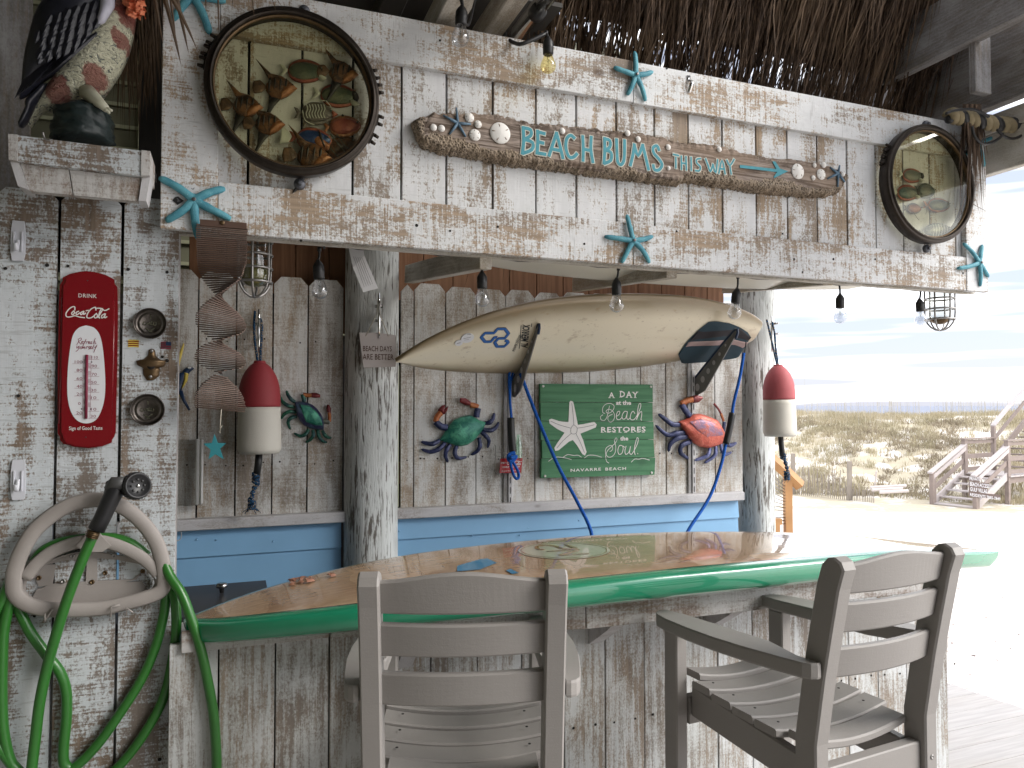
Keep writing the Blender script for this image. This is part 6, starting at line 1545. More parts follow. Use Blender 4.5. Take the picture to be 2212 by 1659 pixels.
for u0, u1, va, vb_, lab in ((1098, 1104, 800, 1097, 'left slotted white wall track under the surfboard rack'), (1492, 1499, 800, 1071, 'right slotted white wall track under the surfboard rack')):
    a, c = P((u0+u1)/2, va, YW-.004), P((u0+u1)/2, vb_, YW-.004); t = thing('wall_track', lab, 'wall track', (a.x, YW-.002, c.z), group='slotted wall tracks'); b = MB(); b.box(-.009, .009, -.012, 0, 0, a.z-c.z, bv=.001); b.build('track', M['ledge'], t); b = MB()
    z = .02
    while z < a.z-c.z-.04: b.box(-.0018, .0018, -.0135, -.011, z, z+.028); z += .045
    tag(b.build('track_slot', M['black'], t), kind='stuff')
    b = MB(); b.box(-.030, -.012, -.006, 0, 0, a.z-c.z+.1, bv=.001); b.build('track_backing', M['greybeam'], t)
# ---- blue ropes
def rope(lab, parts, knot=None):
    t = thing('blue_rope', lab, 'rope', parts[0][1][0], group='blue braided ropes'); o = Vector(t.location)
    for nm, pts, r_, mt in parts:
        b = MB(); b.tube(smooth2([Vector(p)-o for p in pts], 5), r_, 9); b.build(nm, M[mt], t)
f = Zm(1400, 1450, 2.0737); Yr = YW-.06
fr = lambda x, y, yo=0.: P(*f(x, y), Yr+yo)
rope('blue rope with black sleeve and knotted loop left of the green sign', [('rope_strand', [P(1105, 788, Yr), fr(1255, 60), fr(1258, 200), fr(1265, 330), fr(1270, 405)], .0058, 'bluerope'), ('rope_strand', [P(1112, 790, Yr), fr(1270, 100, .01), fr(1262, 250, .01), fr(1275, 405, .01)], .005, 'bluerope'),
     ('rubber_sleeve', [fr(1268, 403), fr(1270, 500), fr(1276, 600), fr(1284, 682)], .0165, 'black'),
     ('knot', [fr(1300, 690, -.02), fr(1255, 705, -.02), fr(1248, 740, -.02), fr(1275, 760, -.02), fr(1310, 720, -.02), fr(1262, 735, -.04)], .0085, 'bluerope'), ('rope_loop', [fr(1262, 740, -.02), fr(1270, 800, -.02), fr(1290, 870, -.02), (fr(1315, 902, -.02)), fr(1332, 885, -.02), fr(1325, 840, -.02), fr(1300, 790, -.02), fr(1272, 750, -.02)], .0065, 'bluerope')])
rope('long blue rope running down from the left rack arm across the green sign', [('rope_strand', [P(1124, 806, YW-.10), P(1160, 900, YW-.12), P(1205, 1005, YW-.14), P(1245, 1080, YW-.16), P(1276, 1146, YW-.18), P(1285, 1210, YW-.2)], .0078, 'bluerope')])
rope('blue rope with black sleeve hanging from the surfboard tail over the coral crab', [('rope_strand', [P(1607, 762, YW-.2), P(1598, 815, YW-.18), P(1585, 870, YW-.16), P(1582, 893, YW-.16)], .0075, 'bluerope'), ('leash_cord', [P(1612, 738, YW-.22), P(1608, 765, YW-.2)], .003, 'black'), ('rubber_sleeve', [P(1582, 892, YW-.16), P(1576, 925, YW-.16), P(1568, 959, YW-.16)], .0165, 'black'),
     ('rope_strand', [P(1568, 958, YW-.16), P(1556, 1010, YW-.16), P(1532, 1075, YW-.16), P(1490, 1140, YW-.18), P(1470, 1180, YW-.2)], .0078, 'bluerope')])
# ---- green plank sign
f = Zm(2000, 1400, 2.212); Yg = YW-.006; gs = thing('plank_sign', 'green plank sign with white starfish and beach saying on the back wall', 'sign', P(1290, 930, Yg))
SE = [(283, 243, 1260, 250), (283, 405, 1262, 408), (286, 570, 1264, 573), (290, 738, 1266, 730), (292, 898, 1276, 888), (290, 1070, 1276, 1040)]
for i in range(5):
    a, c = SE[i], SE[i+1]; q = trace(f, [(a[0]+[0, 2, 0, 8, 0][i], a[1]+2), (a[2]+[0, -2, 4, 2, 8][i], a[3]+2), (c[2]+[0, -2, 4, 2, 0][i], c[3]-2), (c[0]+[0, 2, 0, 8, 0][i], c[1]-2)], Yg-.02, gs)
    ob = MB(); ob.prism([(x, z) for x, z in q], -.02+R.uniform(-.0006, .0006), 0)
    L0 = [(v[2], v[1], -v[0]) for v in ob.v]; ob.v = [(a_[0], a_[1], a_[2]) for a_ in L0]; ob.build('plank', M['signgreen'], gs, rot=(0, -math.pi/2, 0)) if False else None
    ob = MB(); ob.prism([(-z, x) for x, z in q], -.02+R.uniform(-.0006, .0006), 0); ob.build('plank', M['signgreen'], gs, rot=(0, math.pi/2, 0))
b = MB(); b.prism(trace(f, [(330, 260), (360, 260), (360, 1050), (330, 1055)], Yg-.002, gs), -.003, .003); b.prism(trace(f, [(1190, 260), (1220, 260), (1220, 1030), (1190, 1030)], Yg-.002, gs), -.003, .003); b.build('batten', M['ledge'], gs)
yl2 = -.0212; Yq = Yg-.02
def T2(x, y): p = pt(f, x, y, Yq, gs); return (p.x, p.z)
SF = [(535, 405), (545, 394), (562, 398), (572, 420), (588, 500), (608, 604), (660, 596), (752, 578), (772, 600), (764, 626), (700, 652), (630, 680), (655, 740), (684, 840), (670, 870), (648, 858), (600, 780), (565, 735), (530, 750), (440, 825), (412, 830), (403, 805), (430, 760), (492, 672), (430, 640), (362, 592), (357, 558), (380, 550), (450, 572), (526, 580), (530, 500)]
b = MB(); b.prism([T2(x, y) for x, y in SF], yl2, -.0202); b.build('starfish_print', M['letters'], gs)
b = MB()
for st_ in ([(555, 415), (565, 500), (572, 600)], [(372, 572), (450, 605), (548, 632)], [(750, 603), (670, 622), (602, 632)], [(425, 805), (480, 740), (550, 678)], [(665, 845), (630, 760), (590, 678)], [(572, 602), (548, 632), (550, 678), (590, 678), (602, 632), (572, 602)]): b.ribbon([T2(x, y) for x, y in st_], .0022, yl2-.0005)
b.build('starfish_line', M['inkgrey'], gs)
b = MB()
def t2(s_, xa, ya, xb, yb_, bold=.02, sp=1., rise=0.):
    a, c = T2(xa, yb_), T2(xb, ya); put_text(b, s_, a[0], c[0], a[1], c[1], yl2, 0, bold, sp, rise=rise)
def serif(xa, xb, y): b.ribbon([T2(xa, y), T2(xb, y)], .0022, yl2)
t2('A', 878, 320, 925, 368); t2('D', 975, 310, 1018, 362); t2('A', 1028, 312, 1078, 366); t2('Y', 1083, 318, 1130, 366)
for xa, xb, y in ((874, 892, 368), (912, 930, 368), (970, 992, 310), (970, 992, 362), (1024, 1042, 366), (1064, 1082, 366), (1079, 1098, 319), (1114, 1134, 317), (1096, 1118, 367)): serif(xa, xb, y)
t2('at the', 940, 392, 1072, 430, .035); t2('the', 976, 702, 1047, 741, .035)
t2('RESTORES', 810, 618, 1198, 668, .024, 1.12)
for xa in (808, 862, 912, 963, 1012, 1070, 1122, 1165): serif(xa, xa+24, 669)
t2('NAVARRE', 545, 978, 810, 1012, .018, 1.2, .001); t2('BEACH', 848, 970, 1027, 1002, .018, 1.25)
f2 = Zm(2350, 1500, 4.365)
def S2(x, y): p = pt(f2, x, y, Yq, gs); return (p.x, p.z)
SC = [[(215, 430), (195, 520), (170, 620), (125, 680), (72, 668), (60, 615), (100, 582)], [(135, 556), (100, 540), (100, 460), (150, 400), (230, 385), (288, 420), (290, 470), (250, 530), (190, 555), (155, 525), (195, 485), (260, 510), (300, 580), (290, 660), (235, 710), (190, 670), (195, 610), (265, 570)],
      [(340, 605), (385, 570), (388, 522), (350, 535), (330, 610), (350, 662), (395, 660), (430, 620)], [(520, 530), (470, 525), (430, 600), (445, 655), (490, 640), (520, 545)], [(522, 530), (510, 630), (535, 662), (570, 630)], [(650, 560), (620, 520), (585, 560), (570, 640), (605, 672), (650, 650), (680, 600)],
      [(678, 660), (710, 560), (750, 450), (750, 390), (722, 400), (700, 500), (685, 660)], [(690, 640), (720, 570), (765, 520), (768, 590), (755, 665), (770, 672)],
      [(205, 1410), (165, 1380), (150, 1290), (180, 1200), (250, 1130), (320, 1060), (345, 1000), (325, 980), (300, 1030), (322, 1120), (315, 1220), (270, 1290), (200, 1310), (150, 1250), (150, 1170), (200, 1120), (262, 1115), (265, 1180), (222, 1215)],
      [(430, 1112), (385, 1112), (358, 1190), (378, 1260), (430, 1240), (450, 1160), (440, 1118), (475, 1140)], [(500, 1120), (480, 1200), (495, 1262), (550, 1220), (575, 1128)], [(575, 1128), (560, 1230), (590, 1262), (630, 1210)], [(630, 1210), (690, 1090), (710, 1000), (690, 975), (665, 1050), (640, 1180), (655, 1268)], [(698, 1240), (702, 1256)],
      [(590, 1395), (650, 1340), (720, 1345), (780, 1330), (850, 1345), (900, 1358)]]
for i, s_ in enumerate(SC): b.ribbon([S2(x, y) for x, y in s_], .0034 if i in (2, 3, 4, 5, 6, 7, 9, 10, 11, 12) else .0027, yl2)
for s_ in ([(352, 920), (410, 885), (480, 888), (550, 905)], [(480, 885), (520, 862), (570, 870), (610, 868), (638, 885)], [(664, 893), (700, 868), (760, 870), (815, 886)]): b.ribbon([T2(x, y) for x, y in s_], .0026, yl2)
b.build('letter', M['letters'], gs)
for x, y in ((306, 267), (1244, 272), (322, 1050), (1250, 1020)):
    p = pt(f, x, y, Yq, gs); bb = MB(); bb.lathe([(.0058, -.0202), (.0052, -.0235), (.002, -.0235), (.0015, -.022)], 14, c=(p.x, 0, p.z), axis='y'); bb.build('screw', M['letters'], gs)
# ---- crabs
def crab(f, c, shell, legs, arms, lab, ms, ml, shadowY=.018, saddle=None):
    t = thing('metal_crab', lab, 'metal crab', P(*f(*c), YW), group='painted metal crabs on the back wall')
    b = MB(); b.puff(trace(f, shell, YW, t), .034, (1, .35), 34, 14, y=-.016, pw=.6); b.build('shell', M[ms], t)
    if saddle: b = MB(); b.puff(trace(f, saddle[0], YW, t), .010, (1, .3), 20, 8, y=-.042); b.build('shell_pattern', M[saddle[1]], t)
    for lg, w_, mt in legs:
        pp = [pt(f, x, y, YW, t)+Vector((0, -.015-.006*math.sin(i*1.5), 0)) for i, (x, y) in enumerate(lg)]; sm = smooth2(pp, 4); n = len(sm)
        b = MB(); b.tube(sm, [w_*(.62+.55*math.sin(math.pi*min(.25+.75*i/(n-1), 1)))*(1 if i % 4 else 1.08)*(1 if i < n-1 else .25) for i in range(n)], 9, flat=(.6, 1)); b.build('leg', M[mt], t)
    for kind, pl, w_, mt, nm in arms:
        b = MB()
        if kind == 't':
            sm = smooth2([pt(f, x, y, YW, t)+Vector((0, -.020, 0)) for x, y in pl], 4); b.tube(sm, w_, 9, flat=(.6, 1))
        else: b.puff(trace(f, pl, YW, t), .011, w_, 16, 7, y=-.018)
        b.build(nm, M[mt], t)
    return t
f = Zm(1080, 1520, 3.967); G = 'crableggreen'
crab(f, (540, 460), [(310, 245), (400, 238), (500, 255), (590, 290), (660, 350), (720, 430), (750, 500), (768, 600), (765, 690), (650, 678), (540, 655), (450, 605), (390, 540), (345, 450), (318, 340)],
     [(l, .0066, G) for l in ([(315, 250), (250, 200), (205, 130), (185, 70)], [(315, 330), (220, 310), (140, 260), (100, 200), (75, 130)], [(330, 405), (230, 400), (150, 440), (105, 515)], [(345, 475), (250, 500), (210, 570), (250, 680)], [(530, 675), (480, 750), (400, 780), (305, 735)], [(595, 685), (600, 770), (550, 840), (485, 878)], [(670, 685), (690, 780), (740, 850), (825, 880)], [(745, 695), (780, 760), (830, 800), (890, 810)])],
     [('t', [(462, 250), (450, 190), (435, 130)], .009, G, 'arm'), ('t', [(440, 135), (510, 145), (575, 145)], .0085, 'craborange', 'forearm'), ('p', [(572, 105), (650, 106), (712, 135), (655, 147), (700, 172), (708, 182), (640, 190), (575, 180)], (1, 0), 'crabred', 'claw'),
      ('t', [(745, 550), (800, 550), (855, 565)], .010, 'fishteal', 'arm'), ('t', [(850, 560), (855, 480), (847, 412)], .0075, 'craborange', 'forearm'), ('p', [(812, 412), (798, 350), (815, 285), (832, 345), (848, 288), (880, 350), (876, 412)], (0, 1), 'crabred', 'claw')],
     'green legged metal crab with purple shell right of the large buoy', 'crabpurple', G, saddle=([(390, 290), (520, 300), (640, 390), (700, 480), (740, 610), (620, 610), (480, 560), (420, 430)], 'crabgreen'))
f = Zm(1640, 1540, 3.172); N2 = 'crabnavy'
crab(f, (570, 490), [(272, 612), (330, 520), (390, 430), (450, 360), (540, 320), (640, 297), (700, 318), (770, 360), (850, 385), (830, 450), (770, 540), (700, 620), (620, 672), (530, 690), (430, 664), (340, 635)],
     [(l, .0088, N2) for l in ([(280, 615), (190, 655), (110, 650), (50, 628)], [(345, 640), (265, 720), (160, 755), (52, 722)], [(410, 665), (360, 730), (350, 810), (388, 890)], [(490, 680), (460, 770), (510, 835), (625, 820)], [(765, 580), (775, 680), (740, 750), (670, 795)], [(795, 510), (850, 560), (890, 620), (878, 710)], [(800, 475), (900, 490), (970, 460), (1022, 385)], [(840, 400), (900, 390), (940, 340), (965, 270)])],
     [('t', [(370, 455), (290, 440), (225, 380)], .015, N2, 'arm'), ('t', [(225, 385), (245, 320), (292, 268)], .0135, 'craborange', 'forearm'), ('p', [(252, 232), (300, 180), (357, 163), (328, 222), (382, 182), (372, 242), (330, 292), (268, 275)], (1, -.5), 'crabred', 'claw'),
      ('t', [(730, 325), (738, 270), (752, 212)], .015, N2, 'arm'), ('t', [(750, 200), (705, 180), (650, 172)], .0125, 'craborange', 'forearm'), ('p', [(658, 130), (600, 85), (528, 83), (522, 105), (575, 124), (522, 140), (590, 177), (655, 185)], (1, 0), 'crabred', 'claw')],
     'green shelled metal crab with navy legs left of the blue rope', 'crabgreen', N2)
f = Zm(2560, 1530, 3.072)
crab(f, (610, 510), [(318, 398), (400, 370), (480, 315), (560, 300), (640, 318), (780, 375), (840, 480), (890, 580), (882, 650), (780, 692), (680, 720), (580, 705), (500, 660), (430, 580), (360, 470)],
     [(l, .0115, N2) for l in ([(335, 435), (240, 430), (150, 360), (85, 305)], [(390, 530), (290, 540), (180, 555), (50, 440)], [(420, 580), (300, 600), (222, 670), (210, 765)], [(470, 640), (350, 690), (350, 780), (455, 850)])]+[(l, .0095, 'lilacleg') for l in ([(700, 720), (670, 800), (600, 840), (500, 870)], [(770, 690), (760, 780), (720, 840), (640, 900)], [(830, 660), (840, 750), (890, 795), (975, 765)], [(880, 655), (940, 685), (1025, 650)])],
     [('t', [(455, 335), (400, 265), (352, 190)], .017, N2, 'arm'), ('t', [(345, 188), (410, 150), (485, 132)], .0155, 'craborange', 'forearm'), ('p', [(460, 98), (530, 75), (602, 95), (540, 107), (540, 124), (608, 126), (560, 168), (492, 178)], (1, 0), 'crabred', 'claw'),
      ('t', [(856, 520), (866, 400)], .010, N2, 'arm'), ('t', [(860, 392), (825, 300)], .0075, 'craborange', 'forearm'), ('t', [(825, 300), (790, 240), (742, 182)], .006, 'crabred', 'claw')],
     'coral shelled metal crab right of the green sign', 'crabcoral', N2, saddle=([(420, 400), (560, 360), (700, 400), (790, 470), (820, 560), (620, 610), (520, 540)], 'crablilac'))
# ---- bottle holder
f = Zm(1900, 1680, 7.54); Yh = YW-.035
bh = thing('bottle_holder', 'wire rack with red soda plate mounted on the back wall', 'bottle rack', P(1100, 985, YW)); b = MB()
W3 = lambda x, y, yo=0.: P(*f(x, y), Yh+yo)-bh.location
for pl in ([(330, 690), (340, 580), (372, 550), (390, 600), (385, 900), (362, 1320), (490, 1425), (515, 1340)], [(515, 690), (520, 580), (550, 550), (575, 600), (570, 740), (562, 940)], [(345, 830), (350, 790), (420, 750), (580, 765), (700, 790), (760, 820)], [(345, 820), (380, 860), (545, 880)], [(980, 540), (1015, 560), (1010, 700), (985, 900)], [(1170, 920), (1185, 800), (1215, 830), (1150, 860)]):
    b.tube(smooth2([W3(x, y, .004*i) for i, (x, y) in enumerate(pl)], 3), .0014, 6)
b.build('wire_frame', M['dullsteel'], bh)
b = MB(); b.prism(trace(f, [(530, 945), (1180, 930), (1145, 1365), (498, 1378)], Yh, bh), Yh-bh.location.y-.003, Yh-bh.location.y+.001); b.build('red_plate', M['redpanel'], bh)
b = MB()
def t3_(s_, xa, ya, xb, yb_, bold=.02):
    a, c = pt(f, xa, yb_, Yh, bh), pt(f, xb, ya, Yh, bh); put_text(b, s_, a.x, c.x, a.z, c.z, Yh-bh.location.y-.0036, 0, bold)
t3_('ENJOY', 540, 1045, 705, 1105); t3_('WHILE YOU SHOP', 575, 1158, 1100, 1228); t3_('PLACE BOTTLE HERE', 562, 1285, 1092, 1335)
def cc2(x, y): return (720+(x-80)*1.10, 1000+(y-345)*1.25)
for s_ in CC:
    q = trace(f, [cc2(x, y) for x, y in s_], Yh, bh); b.ribbon(q, .0019, Yh-bh.location.y-.0037)
b.build('plate_lettering', M['letters'], bh)
bo = thing('glass_bottle', 'empty pale green glass soda bottle in the wire rack', 'bottle', P(*f(1075, 925), Yh+.01)); b = MB()
b.lathe([(.0005, -.010), (.013, -.010), (.0145, 0), (.0150, .03), (.0155, .045), (.0145, .056), (.0105, .075), (.0085, .092), (.0088, .095), (.0095, .100), (.0088, .103), (.0080, .104)], 24, cap=False); b.build('bottle_glass', M['bottleglass'], bo)
bo.scale = (1.0, 1., 1.)
# ---- macaw and chrome rail at the edge of the left wall
f = Zm(660, 1300, 1.904); Yp = YW-.01
mc = thing('painted_bird', 'blue and yellow painted wooden bird on the back wall behind the left wall edge', 'wall bird', P(400, 820, Yp)); b = MB()
b.puff(trace(f, [(45, 330), (100, 320), (130, 282), (175, 272), (202, 290), (190, 298), (165, 318), (158, 345), (130, 400), (110, 440), (85, 480), (40, 500)], Yp, mc), .016, (0, 1), 24, 8); b.build('body', M['macawblue'], mc)
b = MB(); b.puff(trace(f, [(125, 318), (160, 325), (150, 380), (120, 430), (105, 440), (122, 380)], Yp, mc), .010, (0, 1), 16, 6, y=-.010); b.build('breast', M['yellow'], mc)
b = MB(); b.puff(trace(f, [(148, 278), (182, 276), (172, 292), (155, 292)], Yp, mc), .006, (1, 0), 8, 5, y=-.010); b.build('eye_patch', M['white'], mc)
b = MB(); b.tube([pt(f, 95, 455, Yp, mc)+Vector((0, -.008, 0)), pt(f, 125, 530, Yp, mc)+Vector((0, -.006, 0)), pt(f, 165, 600, Yp, mc)+Vector((0, -.005, 0))], [.009, .006, .004], 8, flat=(.5, 1)); b.build('tail', M['macawblue'], mc)
b = MB(); b.puff(trace(f, [(55, 250), (90, 160), (120, 92), (125, 110), (108, 190), (80, 300), (60, 320)], Yp, mc), .008, (0, 1), 16, 6); b.puff(trace(f, [(60, 470), (95, 465), (102, 485), (80, 505), (60, 500)], Yp, mc), .008, (0, 1), 10, 6, y=.0); tag(b.build('wing', M['yellow'], mc), kind='stuff')
f = Zm(650, 1500, 2.0737)
tr = thing('acrylic_shelf', 'clear acrylic holder with a chrome edge at the left wall edge', 'holder', P(410, 1020, YW-.02)); b = MB(); q = trace(f, [(60, 478), (300, 478), (300, 1015), (60, 1020)], YW-.03, tr); b.prism(q, -.02, .0); b.build('clear_sheet', M['acrylic'], tr)
b = MB(); q1, q2 = pt(f, 245, 1014, YW-.05, tr), pt(f, 315, 474, YW-.05, tr); b.box(q1.x, q1.x+(q2.x-q1.x)*.45, q1.y, q1.y+.02, q1.z, q2.z, bv=.003); b.box(q1.x+(q2.x-q1.x)*.5, q2.x, q1.y-.004, q1.y+.02, q1.z, q2.z, bv=.006); tag(b.build('chrome_edge', M['trackmetal'], tr), kind='stuff')
hk = thing('small_hook', 'thin dark wire hook at the left end of the ledge', 'hook', P(388, 1155, YW-.05)); b = MB(); b.tube(smooth2([P(391, 1148, YW-.05)-hk.location, P(391, 1162, YW-.06)-hk.location, P(384, 1168, YW-.07)-hk.location, P(376, 1167, YW-.07)-hk.location], 4), .0018, 6); b.build('hook_wire', M['dullsteel'], hk)
# ---- rope and cord at the upper right
f = Zm(3700, 300, 2.38); Yx = YF-.10
rp = thing('thick_rope', 'thick tan twisted rope with black line wound round it at the upper right', 'rope', P(2160, 280, Yx)); CR = [(90, 365), (180, 385), (280, 400), (400, 425), (520, 445), (640, 455), (760, 470), (900, 490)]
cen = smooth2([P(*f(x, y), Yx+.02-.03*i/7)-rp.location for i, (x, y) in enumerate(CR)], 8)
for s_ in range(3):
    b = MB(); pp = []
    for i, c_ in enumerate(cen): a = i*.55+s_*math.tau/3; pp.append(c_+Vector((0, .015*math.cos(a), .015*math.sin(a))))
    b.tube(pp, .0165, 10); b.build('rope_strand', M['yellowrope'] if s_ != 2 else M['black'], rp)
for pl in ([(60, 350), (140, 320), (300, 310), (400, 345), (460, 380)], [(300, 470), (330, 570), (400, 630), (480, 625), (560, 580), (590, 540)], [(540, 500), (600, 560), (680, 585), (760, 560), (790, 520)]):
    b = MB(); b.tube(smooth2([P(*f(x, y), Yx-.03)-rp.location for x, y in pl], 5), .0055, 8); b.build('black_line', M['black'], rp)
# ================================================================== the bar top surfboard
ZT = 1.54-.452                               # height of the deck in the middle
ztl, ztr = ZT-.105, ZT-.105                  # the ends droop
def atz(u, v, z): d = ray(u, v); return EYE+d*((z-EYE.z)/d.z)
NL, TR = atz(396, 1352, ztl-.015), atz(2156, 1203, ztr-.02)
bt = thing('surfboard_bar_top', 'long surfboard bar top with wood veneer deck and glossy green rails', 'surfboard table', ((NL.x+TR.x)/2, (NL.y+TR.y)/2, 0))
Lb = (TR-NL).length; xb = Vector((TR.x-NL.x, TR.y-NL.y, 0)).normalized(); bt.rotation_euler = (0, 0, math.atan2(xb.y, xb.x))
ol = sml([(0, .0), (.004, .09), (.015, .21), (.04, .39), (.09, .61), (.16, .81), (.26, .96), (.40, 1.0), (.53, .965), (.65, .83), (.76, .63), (.86, .40), (.94, .19), (1, .01)])
drop = sml([(0, ztl-ZT), (.1, -.058), (.25, -.018), (.5, 0), (.75, -.022), (.9, -.068), (1, ztr-ZT)])
Wb, Tb = .64, .100
b = MB(); vs = []; rm = []; tp = []; ed = []; nS, nC = 110, 44
bowy = lambda s_: .015*math.sin(math.pi*s_)   # the outline bows a little towards the wall
for i in range(nS+1):
    s_ = .5-.5*math.cos(math.pi*i/nS); hw = max(ol(s_)*Wb/2, .003); th = Tb*(.50+.50*math.sin(math.pi*min(max(s_, 0), 1))**.6)*min(1, .12+(s_/.02)**.5, .12+((1-s_)/.03)**.5)
    for k_ in range(nC):
        a = math.tau*k_/nC; ca, sa = math.cos(a), math.sin(a); y = hw*math.copysign(abs(ca)**.45, ca)
        z = math.copysign(abs(sa)**(.36 if sa > 0 else .62), sa)
        z = th*.42*z*(1-.0*y) if sa > 0 else th*.58*z
        vs.append(((s_-.5)*Lb, y+bowy(s_), ZT+drop(s_)-th*.42+z)); rm.append(hw-abs(y)); tp.append(1. if sa > .02 else 0.)
b.add(vs, [(i*nC+k_, (i+1)*nC+k_, (i+1)*nC+(k_+1) % nC, i*nC+(k_+1) % nC) for i in range(nS) for k_ in range(nC)]+[tuple(range(nC)), tuple(range((nS+1)*nC-1, nS*nC-1, -1))], 0, True)
b.attr = {'rim': rm, 'top': tp}; b.build('board_body', M['bartop'], bt)
def topz(s_): return ZT+drop(s_)
BI = Matrix.Rotation(-bt.rotation_euler.z, 4, 'Z')
def ontop(u, v, lift=.0006):
    z = ZT
    for _ in range(4):
        q = atz(u, v, z); l = BI @ (q-Vector(bt.location)); s_ = min(max(l.x/Lb+.5, 0), 1); z = ZT+drop(s_)
    return Vector((l.x, l.y, z+lift))
f = Zm(1800, 1950, 2.212); cx_, cy_ = 932, 485
def ell(rx, ry, n=48): return [ontop(*f(cx_+rx*math.cos(a)+ry*0, cy_+ry*math.sin(a)), 0) for a in [k_*math.tau/n for k_ in range(n)]]
def loop(mb, P1, P2, lift, mat=0):
    n = len(P1); mb.add([p+Vector((0, 0, lift)) for p in P1+P2], [(i, (i+1) % n, n+(i+1) % n, n+i) for i in range(n)], mat)
b = MB(); e = ell(400, 73); b.add([p+Vector((0, 0, .0012)) for p in e], [tuple(range(48))[::-1]]); b.build('oval_logo', M['logocream'], bt)
b = MB(); loop(b, ell(378, 66), ell(370, 63), .0020)
def topstroke(pl, w_):
    o = [ontop(*f(x, y), .0026) for x, y in pl]; b.tube(smooth2(o, 4), w_/2, 4, flat=(.05, 1), up=(0, 0, 1), smooth=False)
topstroke([(760, 480), (700, 470), (700, 450), (780, 440), (860, 450), (920, 470), (1040, 470)], .014); topstroke([(940, 432), (1040, 468)], .014); topstroke([(780, 495), (1060, 480)], .012); topstroke([(1060, 480), (890, 528)], .014); topstroke([(890, 528), (1150, 512)], .012)
b.build('logo_lettering', M['logobrown'], bt)
t = thing('blue_tape', 'strip of blue tape stuck on the wooden bar top behind the near chair', 'tape'); b = MB()
o = Vector(bt.location); Rz = Matrix.Rotation(bt.rotation_euler.z, 4, 'Z')
for pl in ([(0, 620), (200, 562), (262, 555), (345, 592), (200, 650), (0, 668)], [(425, 660), (465, 645), (535, 680), (480, 690)]):
    pp = [Rz @ ontop(*f(x, y), .0014)+o for x, y in pl]; b.add(pp+[p+Vector((0, 0, .0004)) for p in pp], [tuple(range(len(pl)))[::-1], tuple(range(len(pl), 2*len(pl)))]); 
b.build('tape_strip', M['tapeblue'], t) if False else tag(b.build('tape_strip', M['tapeblue'], t), kind='stuff')
# shells
f = Zm(700, 2000, 1.8433); shp_ = []
def seashell(x, y, r_, lab, rz):
    q = Rz @ ontop(*f(x, y), 0)+o; t = thing('seashell', lab, 'seashell', q, (0, 0, rz), group='small shells on the bar top'); b = MB(); vs = []; fs = []; n = 12
    vs.append((0, 0, .002))
    for j in (1, 2, 3):
        for i in range(n+1):
            a = -1.9+3.8*i/n; rr = r_*j/3*(1+.05*math.sin(i*3.1)); vs.append((rr*math.cos(a), rr*.8*math.sin(a), .002+r_*.45*math.sin(math.pi*j/3.3)*(1+.06*(i % 2))))
    fs += [(0, 1+i, 2+i) for i in range(n)]
    for j in (0, 1): fs += [(1+j*(n+1)+i, 1+(j+1)*(n+1)+i, 2+(j+1)*(n+1)+i, 2+j*(n+1)+i) for i in range(n)]
    b.add(vs, fs, 0, True); b.build('shell_half', M['shell'], t)
for x, y, r_, rz, lab in ((818, 540, .016, .3, 'leftmost small copper shell of the heap on the bar top'), (850, 540, .020, 1.9, 'copper shell second from left in the heap on the bar top'), (842, 562, .014, 2.8, 'pale shell lying in front of the heap on the bar top'), (878, 528, .015, .8, 'copper shell at the back of the heap on the bar top'), (912, 520, .015, 2.2, 'tallest golden shell at the back of the heap'), (905, 543, .012, 3., 'thin dark shell in the middle of the heap on the bar top'), (940, 542, .021, .2, 'largest copper shell at the right of the heap'), (958, 514, .010, 1.1, 'tiny shell behind the largest copper shell'), (992, 521, .008, 2., 'tiny shell just right of the heap'), (1106, 502, .018, .4, 'single pinkish shell lying apart from the heap')): seashell(x, y, r_, lab, rz)
